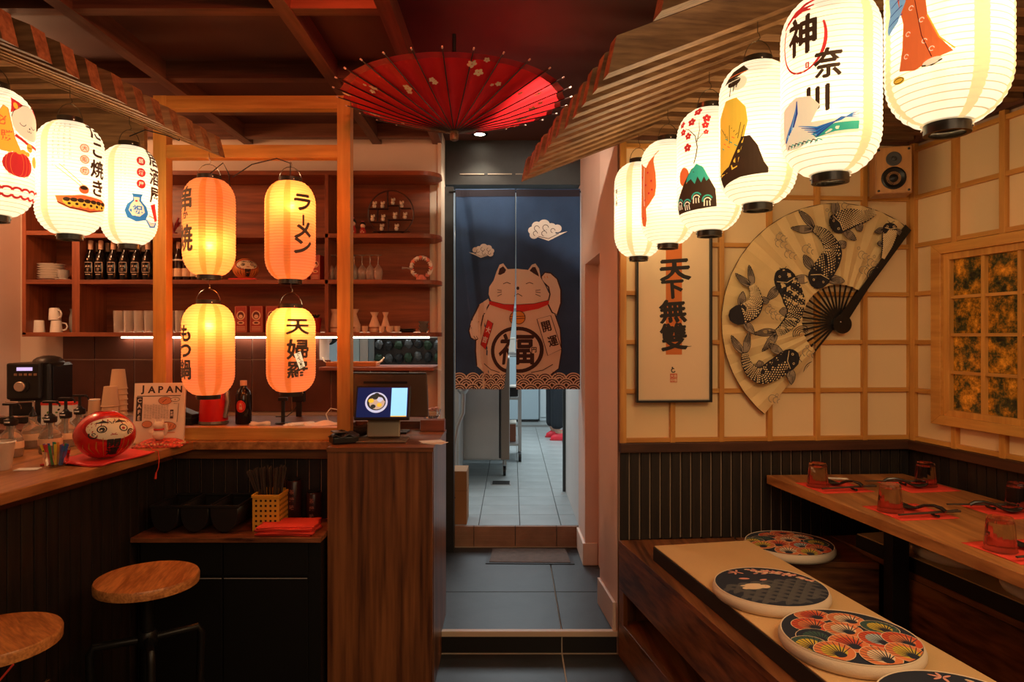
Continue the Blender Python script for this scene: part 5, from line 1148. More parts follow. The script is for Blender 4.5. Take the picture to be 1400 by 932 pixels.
def flask(lab, px, s, fat=1.0):
    t = thing('sake_flask', lab, 'flask', (spx(px, 3.57), 3.57, S3Z)); r = 0.026*s*fat
    MB().lathe([(r*0.9, 0), (r*1.08, 0.01), (r*1.05, 0.035*s), (r*0.55, 0.072*s), (r*0.42, 0.084*s), (r*0.82, 0.105*s), (r*0.74, 0.105*s), (r*0.34, 0.084*s)], 20, cap1=True).build('body', mat('peach_stoneware', (0.74, 0.50, 0.34), 0.5, var=0.08, vscale=20), t, smooth=60)
    MB().lathe([(r*1.09, 0.02), (r*1.085, 0.028)], 20, cap0=False, cap1=False).build('painted_band', mat('brown_glaze_band', (0.35, 0.14, 0.08), 0.5), t)
for px, s, l in ((457, 1.15, 'tall peach sake flask nearest the shelf divider'), (484, 1.15, 'tall peach sake flask just right of the timber post'), (512, 1.0, 'waisted peach sake flask in the middle of the bottom shelf'), (527, 1.0, 'narrow peach sake flask with cups at its foot')): flask(l, px, s, 1.05 if px < 520 else 0.78)
def scup(lab, px, r=0.016, Y=3.54):
    t = thing('sake_cup', lab, 'cup', (spx(px, Y), Y, S3Z)); MB().lathe([(r*0.7, 0), (r, 0.012), (r*1.02, 0.032), (r*0.9, 0.032), (r*0.85, 0.006)], 16).build('body', mat('peach_stoneware', (0.74, 0.50, 0.34)), t, smooth=50); MB().lathe([(r*0.62, -0.0), (r*0.72, 0.003)], 14).build('foot', MATS['brown_glaze_band'], t)
for px, l in ((489, 'small peach sake cup right beside the timber post flask'), (499, 'small peach sake cup left of the waisted flask'), (522, 'small peach sake cup at the foot of the narrow flask, left one'), (533, 'wider peach sake cup right of the narrow flask'), (543, 'small peach sake cup beside the black dish')): scup(l, px, 0.019 if px == 533 else 0.0155)
t = thing('black_dish', 'low stack of black dishes on the bottom shelf near its right end', 'dish', (spx(557), 3.58, S3Z)); 
for k in range(2): MB().lathe([(0.03, 0.009*k), (0.046, 0.007+0.009*k), (0.046, 0.010+0.009*k), (0.032, 0.005+0.009*k)], 20).build('dish', M_BLACK, t, smooth=40)
t = thing('stacked_bowls', 'small stack of grey glass bowls at the right end of bottom shelf', 'bowl', (spx(579), 3.585, S3Z))
for k in range(3): MB().lathe([(0.016, 0.018*k), (0.027, 0.016+0.018*k), (0.028, 0.022+0.018*k), (0.024, 0.021+0.018*k), (0.014, 0.004+0.018*k)], 18).build('bowl', mat('grey_bowl_glass', (0.25, 0.22, 0.2), 0.2, trans=0.4), t, smooth=40)
# left compartment
t0 = None
for k in range(7):
    if t0 is None:
        t0 = thing('plate', 'bottom plate of the white plate stack in the left compartment', 'plate', (spx(67), 3.60, S2Z), group='stack of white plates')
        MB().lathe([(0.036, 0), (0.040, 0.002), (0.064, 0.0115), (0.065, 0.0135), (0.060, 0.0125), (0.036, 0.005)], 28).build('plate_body', M_WHITE, t0, smooth=40); MB().lathe([(0.034, -0.0005), (0.036, 0.001)], 24).build('foot_ring', M_WHITE, t0)
    else: dup(t0, (spx(67)+0.001*(k % 2), 3.60, S2Z+0.0125*k), 0, ['', 'second', 'third', 'fourth', 'fifth', 'sixth', 'topmost'][k]+' plate'+(' from the bottom' if k < 6 else '')+' in the white plate stack on the left')
t = thing('small_plate', 'small white plate lying beside the plate stack', 'plate', (spx(90), 3.555, S2Z)); MB().lathe([(0.02, 0), (0.033, 0.006), (0.033, 0.008), (0.02, 0.003)], 20).build('plate_body', M_WHITE, t, smooth=40); MB().lathe([(0.018, -0.0005), (0.02, 0.001)], 16).build('foot_ring', M_WHITE, t)
t = thing('frosted_bowl', 'grey frosted glass bowl standing on the small white plate', 'bowl', (spx(90), 3.56, S2Z+0.0085)); MB().lathe([(0.018, 0), (0.028, 0.02), (0.027, 0.045), (0.024, 0.045), (0.024, 0.02), (0.014, 0.004)], 18).build('bowl_body', mat('frosted_grey_glass', (0.45, 0.42, 0.38), 0.4, trans=0.3), t, smooth=40); MB().lathe([(0.016, -0.0005), (0.018, 0.001)], 16).build('foot_ring', M_WHITE, t)
def mug(lab, x, y, z, rz, tilt=0):
    t = thing('mug', lab, 'mug', (x, y, z), rz); t.rotation_euler.y = tilt
    MB().lathe([(0.029, 0.0), (0.024, 0.060), (0.022, 0.063), (0.019, 0.062)], 20).build('body', M_WHITE, t, smooth=50)
    MB().tube([(-0.026, 0, 0.050), (-0.044, 0, 0.046), (-0.050, 0, 0.030), (-0.044, 0, 0.015), (-0.028, 0, 0.010)], 0.0042, 8).build('handle', M_WHITE, t, smooth=True)
mug('white mug upside down with its handle to the left, bottom left compartment', spx(53), 3.58, S3Z, 0)
mug('white mug upside down, lower one of two stacked beside the single mug', spx(77), 3.58, S3Z, radians(200))
mug('white mug tilted on top of another mug in the bottom left compartment', spx(75), 3.58, S3Z+0.064, radians(160), radians(3))
t = thing('glass_jug', 'cloudy grey glass jug behind the mugs in the left compartment', 'jug', (spx(90), 3.66, S3Z)); MB().lathe([(0.026, 0), (0.032, 0.03), (0.030, 0.08), (0.024, 0.11), (0.028, 0.125), (0.025, 0.125), (0.02, 0.11)], 18).build('body', mat('frosted_grey_glass', (0, 0, 0)), t, smooth=50)
MB().tube([(0.028, 0, 0.10), (0.046, 0, 0.08), (0.032, 0, 0.04)], 0.003, 6).build('handle', MATS['frosted_grey_glass'], t)
# boxes with a round picture
def pbox(lab, px, z, w=0.066, h=0.135, Y=3.60, col=(0.42, 0.05, 0.03)):
    t = thing('gift_box', lab, 'box', (spx(px, Y), Y, z), radians(-6)); box('carton', mat('red_gift_box', col, 0.5), -w/2, w/2, -0.03, 0.03, 0, h, t, bevel=0.001)
    p = Print(); c = mat('box_print_peach', (0.75, 0.42, 0.24), 0.6); b = mat('box_print_dark', (0.14, 0.015, 0.01), 0.6)
    p.ell(0, h*0.64, w*0.36, w*0.36, c); p.ell(0, h*0.64, w*0.26, w*0.28, b); p.ell(0, h*0.60, w*0.17, w*0.15, c); p.ell(0, h*0.36, w*0.30, w*0.14, c); p.ell(0, h*0.36, w*0.18, w*0.07, b)
    for k in range(3): p.rect(-w*0.36, h*(0.08+0.06*k), w*0.36, h*(0.10+0.06*k), c)
    p.stroke([(-w*.46, h*.03), (w*.46, h*.03), (w*.46, h*.97), (-w*.46, h*.97)], 0.0015, c, True)
    p.build('box_print', t, lambda x, y, w_: Vector((x, -0.0303-w_, y)))
for px, z, l, w, h in ((333, S3Z, 'red gift box with round picture, left of three on the bottom shelf', 0.066, 0.138), (354, S3Z, 'red gift box with round picture, middle of three on the bottom shelf', 0.070, 0.138), (375, S3Z, 'red gift box half hidden behind the right lantern', 0.066, 0.138), (418, S2Z, 'small red box beside the tall box on the middle shelf', 0.04, 0.10), (434, S2Z, 'tall red gift box beside the shelf divider on the middle shelf', 0.05, 0.135)): pbox(l, px, z, w, h)
t = thing('red_pot', 'red flower pot with dark leaves beside the divider on the bottom shelf', 'pot', (spx(432, 3.6), 3.6, S3Z)); MB().lathe([(0.022, 0), (0.030, 0.075), (0.026, 0.075)], 18).build('pot', mat('red_glaze', (0.5, 0.03, 0.02), 0.35), t, smooth=40)
m = MB()
for k in range(9): a = k*0.7; m.tube([(0, 0, 0.07), (0.012*cos(a), 0.012*sin(a), 0.085), (0.024*cos(a), 0.024*sin(a), 0.095)], [0.002, 0.005, 0.001], 5)
m.build('leaves', mat('dark_leaf', (0.02, 0.03, 0.015), 0.6), t)
t = thing('red_ornament', 'dark red twig ornament on the top shelf beside the left post', 'ornament', (spx(238, 3.6), 3.6, S1Z)); m = MB().lathe([(0.016, 0), (0.016, 0.02)], 12)
rnd = random.Random(8)
for k in range(12): a = rnd.uniform(0, 6.3); r = rnd.uniform(0.015, 0.036); m.tube([(0, 0, 0.02), (r*0.5*cos(a), r*0.5*sin(a), 0.05), (r*cos(a), r*sin(a), rnd.uniform(0.06, 0.10))], [0.002, 0.004, 0.006], 5)
m.build('twigs', mat('dark_red_lacquer', (0.28, 0.02, 0.02), 0.5), t)
# kokeshi dolls
for px, s, l in ((482, 1.0, 'taller red kokeshi doll with black hair next to the post'), (496, 0.8, 'shorter red kokeshi doll with black hair on the top shelf')):
    t = thing('kokeshi_doll', l, 'doll', (spx(px, 3.57), 3.57, S1Z)); k = s
    MB().lathe([(0.015*k, 0), (0.021*k, 0.008*k), (0.020*k, 0.03*k), (0.012*k, 0.05*k)], 16).build('body', mat('red_doll_lacquer', (0.55, 0.04, 0.03), 0.35), t, smooth=60)
    MB().ball((0, 0, 0.062*k), 0.016*k, 0.016*k, 0.017*k).build('face', mat('doll_face', (0.75, 0.5, 0.36), 0.5), t, smooth=True); MB().ball((0, 0.004*k, 0.070*k), 0.0185*k, 0.0165*k, 0.018*k).build('hair', M_BLACK, t, smooth=True)
    MB().ball((0, -0.004, 0.091*k), 0.012*k, 0.008*k, 0.004*k, 10, 6).build('hair_ribbon', mat('pink_ribbon', (0.6, 0.12, 0.14), 0.6), t)
    for q in range(3): MB().ball(((q-1)*0.009*k, -0.019*k, (0.018+0.009*(q % 2))*k), 0.0045*k, 0.002*k, 0.0045*k, 8, 5).build('flower', mat('box_print_peach', (0, 0, 0)), t)
# round stand with cats
RY = 3.58; C0 = at(534.5, 291.5, RY); Rr = 31*RY/F
t = thing('round_display_stand', 'round dark wooden display stand holding ten tiny cats', 'stand', (C0.x, RY, S1Z)); dw = mat('dark_rosewood', (0.07, 0.02, 0.012), 0.4); zc = C0.z-S1Z
MB().tube([(Rr*cos(2*pi*k/40), 0, zc+Rr*sin(2*pi*k/40)) for k in range(41)], 0.0042, 6, caps=False).build('ring', dw, t, smooth=True)
def rel(px, py): q = at(px, py, RY); return q.x-C0.x, q.z-S1Z
for a, b, y in ((505, 530, 285.5), (530, 548, 281), (548, 562, 285), (505, 527, 303.5), (531, 563, 300.5), (510, 560, 316.5)):
    x0, z = rel(a, y); x1, _ = rel(b, y); box('tier', dw, x0, x1, -0.02, 0.02, z-0.0015, z+0.0015, t)
for a, y0, y1 in ((530, 262, 285), (516, 285, 303), (546, 281, 300), (531, 300, 316)):
    x, z0 = rel(a, y1); _, z1 = rel(a, y0); box('upright', dw, x-0.0015, x+0.0015, -0.02, 0.02, z0, z1, t)
MB().prism([(-0.06, -0.03), (0.06, -0.03), (0.06, 0.03), (-0.06, 0.03)], 0, 0.008).build('base', dw, t, bevel=0.002)
CT = None
for k, (px, py) in enumerate(((512, 285.4), (523, 285.4), (537, 280.8), (549, 284.8), (509.5, 303.3), (523.5, 303.3), (540, 300.3), (553.5, 300.3), (522, 316.2), (542, 316.2))):
    x, z = rel(px, py); loc = (C0.x+x, RY-0.004, S1Z+z+0.0012)
    lab = 'tiny white beckoning cat in the round stand, '+['top left', 'top row second', 'top row third', 'top right', 'middle row far left', 'middle row second', 'middle row third', 'middle row far right', 'bottom left', 'bottom right'][k]
    if CT is None:
        CT = thing('lucky_cat', lab, 'figurine', loc, group='tiny cats in the round display stand'); wc_ = mat('cat_white', (0.80, 0.62, 0.48), 0.4)
        MB().ball((0, 0, 0.012), 0.011, 0.010, 0.012, 10, 7).build('body', wc_, CT, smooth=True); m = MB().ball((0, 0, 0.027), 0.0095, 0.009, 0.008, 10, 7); m.tube([(-0.006, 0, 0.032), (-0.007, 0, 0.039)], [0.004, 0.0005], 5); m.tube([(0.006, 0, 0.032), (0.007, 0, 0.039)], [0.004, 0.0005], 5); m.build('head', wc_, CT, smooth=True)
        MB().ball((0.011, -0.002, 0.030), 0.0035, 0.0035, 0.008, 8, 6).build('paw', wc_, CT, smooth=True)
    else: dup(CT, loc, 0, lab)
# swirling ornament
t = thing('swirl_ornament', 'pink and white swirling ornament at the right end of middle shelf', 'ornament', (spx(576, 3.57), 3.57, S2Z)); m = MB(); m2 = MB(); rnd = random.Random(12)
for k in range(20):
    a = radians(-60+330*k/20); r = 0.046; c = Vector((r*cos(a), rnd.uniform(-.008, .008), 0.070+r*sin(a))); q = m if k % 3 else m2
    q.tube([c, c+Vector((0.012*cos(a+0.8), 0, 0.012*sin(a+0.8))), c+Vector((0.026*cos(a+1.2), 0.004, 0.026*sin(a+1.2)))], [0.012, 0.008, 0.001], 7)
m.build('white_curls', M_WHITE, t, smooth=True); m2.build('pink_curls', mat('pink_resin', (0.75, 0.25, 0.18), 0.4), t, smooth=True); MB().lathe([(0.028, 0), (0.026, 0.012), (0.012, 0.03)], 16).build('foot', MATS['pink_resin'], t, smooth=True)
MB().tube([(-0.045, -0.01, 0.06), (-0.075, -0.015, 0.065), (-0.098, -0.02, 0.064)], [0.006, 0.004, 0.007], 7).build('arm', mat('grey_resin', (0.3, 0.25, 0.22), 0.4), t, smooth=True)
# daruma dolls -----------------------------------------------------------------
def daruma(lab, loc, rz, s, body, line, kan, name='daruma_doll'):
    t = thing(name, lab, 'doll', loc, rz); R = 0.1*s; SQ = 0.86
    def rad(z):
        f = min(max(z/(2*R*0.93*SQ), 0), 1); return R*(sin(pi*(f*0.88+0.08)))**0.55
    prof = [(rad(2*R*0.93*SQ*k/24), 2*R*0.93*SQ*k/24) for k in range(25)]
    MB().lathe(prof, 40).build('body', body, t, smooth=70)
    p = Print(); p.step = 4e-5; cr_ = mat('daruma_face', (0.80, 0.68, 0.46), 0.45); u = R
    face = [(0.86*u*cos(a)*(1.0), 1.22*u+0.43*u*sin(a)+(0.10*u*abs(cos(a))**2)) for a in [2*pi*k/30 for k in range(30)]]
    p.poly([(x*1.14, (y-1.22*u)*1.2+1.22*u) for x, y in face], line); p.poly(face, cr_)
    for sd in (-1, 1):
        p.ell(sd*0.34*u, 1.24*u, 0.155*u, 0.145*u, M_INK); p.ell(sd*0.34*u, 1.24*u, 0.115*u, 0.105*u, cr_); 
        if sd < 0: p.ell(-0.33*u, 1.23*u, 0.085*u, 0.09*u, M_INK)
        else: p.ell(sd*0.33*u, 1.23*u, 0.06*u, 0.05*u, line)
        p.stroke([(sd*0.10*u, 1.47*u), (sd*0.30*u, 1.52*u), (sd*0.58*u, 1.46*u)], [0.02*u, 0.10*u, 0.02*u], M_INK)
        p.arc(sd*0.58*u, 1.02*u, 0.13*u, 90-sd*60, 270-sd*60, 0.05*u, M_INK, 10); p.arc(sd*0.56*u, 1.04*u, 0.05*u, 0, 300, 0.03*u, M_INK, 8)
        for q in range(3): p.stroke([(sd*(0.48+0.22*q)*u, 0.75*u-0.06*q*u), (sd*(0.52+0.24*q)*u, 0.45*u), (sd*(0.46+0.20*q)*u, 0.20*u)], [0.02*u, 0.06*u, 0.02*u], kan)
    p.arc(0, 1.10*u, 0.07*u, 200, 340, 0.02*u, line, 8); p.stroke([(-0.10*u, 1.0*u), (0, 1.02*u), (0.10*u, 1.0*u)], 0.03*u, line)
    for q in (0.0,): p.stroke([(-0.12*u, 1.54*u), (-0.05*u, 1.50*u), (-0.02*u, 1.44*u)], 0.03*u, M_INK); p.stroke([(0.12*u, 1.54*u), (0.05*u, 1.50*u), (0.02*u, 1.44*u)], 0.03*u, M_INK)
    p.rect(-0.26*u, 0.12*u, 0.26*u, 0.86*u, mat('daruma_gold_line', (0.55, 0.22, 0.05), 0.4)) if False else None
    p.heavy('開', 0, 0.66*u, 0.36*u, M_INK, 0.44*u, 0.03); p.heavy('運', 0, 0.30*u, 0.36*u, M_INK, 0.44*u, 0.03)
    p.stroke([(-0.30*u, 0.1*u), (-0.30*u, 0.9*u)], 0.02*u, kan); p.stroke([(0.30*u, 0.1*u), (0.30*u, 0.9*u)], 0.02*u, kan)
    def fn(x, y, w):
        y *= SQ; a = x/R*1.12; r = rad(y)+0.0008+w; return Vector((r*sin(a), -r*cos(a), y))
    p.build('painted_face', t, fn, cuts_x=[-1.0*R+0.1*R*k for k in range(21)], cuts_y=[0.1*R*k for k in range(20)])
    return t
M_DRED = mat('glossy_red_lacquer', (0.62, 0.012, 0.010), 0.25, coat=0.4, bump=0.15, bscale=35); M_DLINE = mat('daruma_red_edge', (0.40, 0.008, 0.006), 0.3)
daruma('large glossy red daruma doll with one painted eye on the bar counter', (-1.372, 2.30, 0.929), radians(33+14), 0.93, M_DRED, M_DLINE, mat('daruma_gold', (0.60, 0.26, 0.06), 0.35, 0.4))
daruma('orange daruma doll on a small red cushion on the middle shelf', (spx(336, 3.60), 3.60, S2Z+0.012), radians(30), 0.66, mat('orange_lacquer', (0.72, 0.22, 0.05), 0.35), mat('daruma_red_edge', (0, 0, 0)), MATS['koi_ink_black'])
t = thing('shelf_cushion', 'small flat red cushion under the orange daruma doll', 'cushion', (spx(336, 3.60), 3.60, S2Z)); MB().box(-0.07, 0.07, -0.06, 0.06, 0, 0.0115).build('pad', mat('red_cushion_cloth', (0.65, 0.04, 0.03), 0.8), t, bevel=0.004)
MB().tube([(0.068, -0.058, 0.008), (0.082, -0.068, 0.004), (0.085, -0.082, -0.02)], 0.003, 6).build('tassel', MATS['red_cushion_cloth'], t)
# ------------------------------------------------------------------ things on the bar
CZ = 0.9155; PZ = 0.9505
def cloth_sheet(name, lab, cat, loc, w, d, m, rz=0, amp=0.004, seed=1, layers=1, h=0.006, group=None):
    t = thing(name, lab, cat, loc, rz, group); rnd = random.Random(seed); f = [rnd.uniform(0, 6) for _ in range(4)]
    for L in range(layers):
        mb = MB(); e = 0.004*L
        def fn(u, v): x = (u-0.5)*(w-e)+0.004*sin(9*v+f[0]); y = (v-0.5)*(d-e)+0.004*sin(7*u+f[1]); return Vector((x, y, h*(L+0.5)+amp*(0.5+0.5*sin(8*u+f[2]+5*v))*(0.5+0.5*sin(6*v+f[3]))))
        mb.grid(fn, 20, 16, flip=False).build('folded_sheet', m, t, smooth=60, solid=h)
    return t
cloth_sheet('red_cloth', 'rumpled red silk cloth spread under the large daruma', 'cloth', (-1.395, 2.315, CZ), 0.215, 0.27, mat('red_silk', (0.75, 0.045, 0.04), 0.45, bump=0.4, bscale=20), radians(-6), 0.007)
t = thing('beaded_cushion', 'small floral red cushion under the white cat figurine', 'cushion', (-1.335, 2.595, CZ), radians(10)); MB().grid(lambda u, v: Vector(((u-.5)*0.17, (v-.5)*0.11, 0.003+0.024*(max(0, 1-(2*u-1)**4)*max(0, 1-(2*v-1)**4)))), 16, 12).box(-0.085, 0.085, -0.055, 0.055, 0, 0.004).build('pad', mat('floral_red_cloth', (0.55, 0.06, 0.03), 0.7, var=0.8, vscale=90), t, smooth=60)
m = MB(); rnd = random.Random(3)
for k in range(46):
    a = 2*pi*k/46; m.ball((0.083*cos(a)*(1.02), 0.054*sin(a)-0.0, 0.008+rnd.uniform(0, .006)), 0.0042, n=6, m=4)
b = m.build('bead_trim', mat('gold_beads', (0.75, 0.42, 0.2), 0.3), t); b['kind'] = 'stuff'
t = thing('hanging_cord', 'thin red cord with tassel hanging over the counter edge', 'cord', (-1.285, 2.472, CZ)); MB().tube([(-0.06, 0.05, 0.014), (-0.02, 0.01, 0.004), (0.003, 0.0, 0.001), (0.007, 0, -0.03), (0.004, 0, -0.06), (-0.004, 0, -0.08)], 0.0016, 6).build('cord', M_RED, t, smooth=True); MB().tube([(-0.004, 0, -0.078), (-0.007, 0, -0.10)], [0.0025, 0.0045], 8).build('tassel', M_RED, t)
t = thing('cat_figurine', 'small cream beckoning cat figurine sitting before the menu board', 'figurine', (-1.33, 2.57, CZ+0.026), radians(20)); wc2 = mat('cream_ceramic', (0.80, 0.60, 0.42), 0.35)
MB().ball((0, 0, 0.020), 0.024, 0.020, 0.021).build('body', wc2, t, smooth=True); m = MB().ball((0, -0.004, 0.054), 0.020, 0.018, 0.016); m.tube([(-0.012, -0.002, 0.064), (-0.014, 0, 0.078)], [0.007, 0.001], 6); m.tube([(0.012, -0.002, 0.064), (0.014, 0, 0.078)], [0.007, 0.001], 6); m.build('head', wc2, t, smooth=True)
MB().tube([(0.020, -0.006, 0.02), (0.027, -0.012, 0.04), (0.024, -0.014, 0.062)], 0.0065, 8).build('paw', wc2, t, smooth=True); MB().lathe([(0.017, 0.037), (0.019, 0.040), (0.017, 0.043)], 16).build('collar', M_RED, t)
def menu():
    t = thing('menu_board', 'cream menu board headed JAPAN leaning behind the large daruma', 'menu', (-1.375, 2.655, CZ+0.002), radians(14)); w, h = 0.182, 0.232
    tilt = Matrix.Rotation(radians(-9), 4, 'X'); mb = MB(); mb.M = tilt; mb.box(-w/2, w/2, -0.010, 0.010, 0, h).build('board', mat('cream_card_board', (0.78, 0.58, 0.42), 0.8), t, bevel=0.001)
    p = Print(); pi_ = mat('menu_ink', (0.05, 0.025, 0.02), 0.8); po = mat('menu_orange_art', (0.60, 0.20, 0.08), 0.8); pg = mat('menu_grey_art', (0.42, 0.30, 0.22), 0.8); cr = MATS['cream_card_board']
    p.htext('JAPAN', -0.062, 0.206, 0.036, pi_, 0.036, 0.035, 0.90)
    p.rect(-0.080, 0.180, 0.076, 0.1825, pi_); p.rect(-0.082, 0.085, -0.060, 0.178, pi_)
    for k, c in enumerate('CAFÉ'): p.char(c, -0.071, 0.164-0.022*k, 0.021, cr, 0.021, 0.02)
    p.ell(0.020, 0.162, 0.024, 0.015, po); p.arc(0.020, 0.162, 0.024, 0, 360, 0.0015, pi_, 20, 0.015); p.stroke([(0.010, 0.155), (0.025, 0.168)], 0.002, pi_); p.ell(0.056, 0.166, 0.016, 0.008, cr); p.arc(0.056, 0.166, 0.016, 0, 360, 0.0014, pi_, 16, 0.008); p.ell(0.056, 0.166, 0.003, 0.003, po)
    rnd = random.Random(6)
    for k in range(9): x = -0.050+0.010*k; p.vtext(''.join(rnd.choice('春夏秋冬花鳥風月茶飯麺味') for _ in range(6)), x, 0.146-0.002*(k % 3), 0.0095, pg, bold=0.0)
    p.stroke([(0.052, 0.150), (0.070, 0.150), (0.066, 0.078)], 0.0016, pi_); p.rect(0.040, 0.092, 0.052, 0.126, pi_); p.vtext('本店', 0.046, 0.116, 0.011, cr)
    p.ell(-0.040, 0.072, 0.018, 0.013, po); p.arc(-0.040, 0.072, 0.018, 0, 360, 0.0014, pi_, 16, 0.013); p.ell(0.028, 0.062, 0.036, 0.017, po); p.arc(0.028, 0.062, 0.036, 0, 360, 0.0014, pi_, 20, 0.017)
    for k in range(5): p.stroke([(0.004+0.012*k, 0.056), (0.010+0.012*k, 0.070)], 0.0014, pi_)
    p.ell(-0.012, 0.045, 0.022, 0.010, mat('menu_pale_art', (0.85, 0.70, 0.52), 0.8)); p.rect(0.01, 0.036, 0.06, 0.039, po)
    p.build('menu_print', t, lambda x, y, w_: tilt @ Vector((x, -0.0104-w_, y)))
menu()
# coffee machine
t = thing('coffee_machine', 'black bean to cup coffee machine with round dial on the left', 'coffee machine', (-2.16, 3.03, PZ), radians(8)); bp = mat('satin_black_plastic', (0.022, 0.016, 0.013), 0.4)
box('body', bp, -0.085, 0.085, 0.03, 0.235, 0.0, 0.262, t, bevel=0.012); box('front_tower', bp, -0.080, 0.060, 0.0, 0.03, 0.10, 0.262, t, bevel=0.008); box('drip_base', bp, -0.08, 0.07, -0.05, 0.03, 0, 0.028, t, bevel=0.005)
MB().ball((0.045, 0.10, 0.262), 0.06, 0.08, 0.032, 16, 8).build('bean_lid', bp, t, smooth=True); box('side_panel', mat('dark_gloss_panel', (0.015, 0.012, 0.012), 0.25), 0.085, 0.090, 0.05, 0.225, 0.05, 0.25, t, bevel=0.003)
box('display', mat('lavender_display', (0.25, 0.2, 0.3), 0.3, emit=(0.32, 0.24, 0.42), estr=0.8), -0.035, 0.028, -0.003, 0.001, 0.228, 0.243, t)
for k in range(5): box('button', mat('amber_button', (0.35, 0.18, 0.10), 0.4), -0.046+0.020*k, -0.034+0.020*k, -0.003, 0.001, 0.206, 0.216, t)
mb = MB(); mb.M = Matrix.Translation((-0.020, 0.0, 0.158)) @ Matrix.Rotation(pi/2, 4, 'X'); mb.lathe([(0.022, 0), (0.022, 0.012), (0.020, 0.014)], 24).build('dial', mat('silver_dial', (0.70, 0.52, 0.40), 0.3, 0.6), t, smooth=30)
mb = MB(); mb.M = Matrix.Translation((-0.010, 0.0, 0.158)) @ Matrix.Rotation(pi/2, 4, 'X'); mb.lathe([(0.027, 0), (0.027, 0.006)], 24).build('dial_surround', M_BLACK, t)
for z in (0.030, 0.094): MB().tube([(-0.065, -0.03, z), (0.0, -0.055, z), (0.055, -0.03, z)], 0.004, 6).build('chrome_rail', M_CHROME, t)
box('cup_tray', M_CHROME, 0.045, 0.055, -0.035, -0.028, 0.03, 0.095, t)
# syrup bottles
def pump(lab, x, y, s=1.0, pumpn=True):
    t = thing('syrup_bottle', lab, 'bottle', (x, y, CZ), 0); g = mat('syrup_bottle_glass', (0.80, 0.66, 0.52), 0.08, trans=0.75)
    MB().lathe([(0.034*s, 0), (0.037*s, 0.006), (0.037*s, 0.055), (0.030*s, 0.078), (0.014*s, 0.095), (0.0135*s, 0.115)], 22).build('body', g, t, smooth=50)
    MB().lathe([(0.0355*s, 0.004), (0.0355*s, 0.034)], 20).build('syrup', mat('amber_syrup', (0.35, 0.16, 0.04), 0.3), t, smooth=50)
    MB().lathe([(0.0345*s, 0.028), (0.0378*s, 0.030), (0.0378*s, 0.052), (0.036*s, 0.054)], 20, cap0=False, cap1=False).build('label', mat('cream_bottle_label', (0, 0, 0)), t, smooth=40)
    if pumpn:
        MB().lathe([(0.019, 0.108), (0.021, 0.112), (0.021, 0.128), (0.012, 0.132), (0.007, 0.140)], 20).build('collar', M_BLACK, t, smooth=40); MB().cyl((0, 0, 0.05), (0, 0, 0.178), 0.0055).build('pump_rod', M_BLACK, t); MB().bar((-0.024, 0, 0.181), (0.024, 0, 0.181), 0.020, 0.008).build('pump_head', M_BLACK, t, bevel=0.002)
        MB().tube([(0.02, 0, 0.180), (0.034, -0.004, 0.176), (0.037, -0.004, 0.165)], 0.0035, 6).build('spout', M_BLACK, t); p = Print(); p.rect(-0.010, 0.118, 0.010, 0.123, M_PAPER); p.build('collar_band', t, lambda u, v, w: Vector((0.0213*sin(u/0.021), -0.0213*cos(u/0.021)-0.0004, v)), cuts_x=[-0.005, 0, 0.005])
    else: MB().lathe([(0.012, 0.115), (0.012, 0.125), (0.006, 0.132), (0.003, 0.150), (0.0015, 0.152)], 14).build('pourer', M_BLACK, t, smooth=40)
pump('pump syrup bottle nearest the left edge, behind the coloured sticks', X_(15, 2.36), 2.36); pump('syrup bottle with a small pourer instead of a pump', X_(45, 2.56), 2.56, 1.0, False)
pump('pump syrup bottle in the middle, in front of the coffee machine', X_(69, 2.44), 2.44); pump('pump syrup bottle second nearest to the large daruma', X_(90, 2.58), 2.58); pump('pump syrup bottle right behind the large daruma', X_(109, 2.70), 2.70)
t = thing('tea_box', 'white packet with red edge and green leaf print behind the pump bottles', 'box', (X_(78, 2.95), 2.95, PZ), radians(5)); box('carton', M_PAPER, -0.055, 0.075, -0.02, 0.02, 0, 0.085, t, bevel=0.001); box('red_lid', M_RED, -0.056, 0.076, -0.021, 0.021, 0.085, 0.097, t)
p = Print(); 
for k in range(9): p.ell(-0.045+0.009*k, 0.03+0.012*(k % 4), 0.006, 0.004, (mat('leaf_print', (0.12, 0.25, 0.05), 0.7), M_INK, mat('leaf_print', (0, 0, 0)))[k % 3], 30*k, 8)
p.build('leaf_print', t, lambda x, y, w: Vector((x, -0.0204-w, y)))
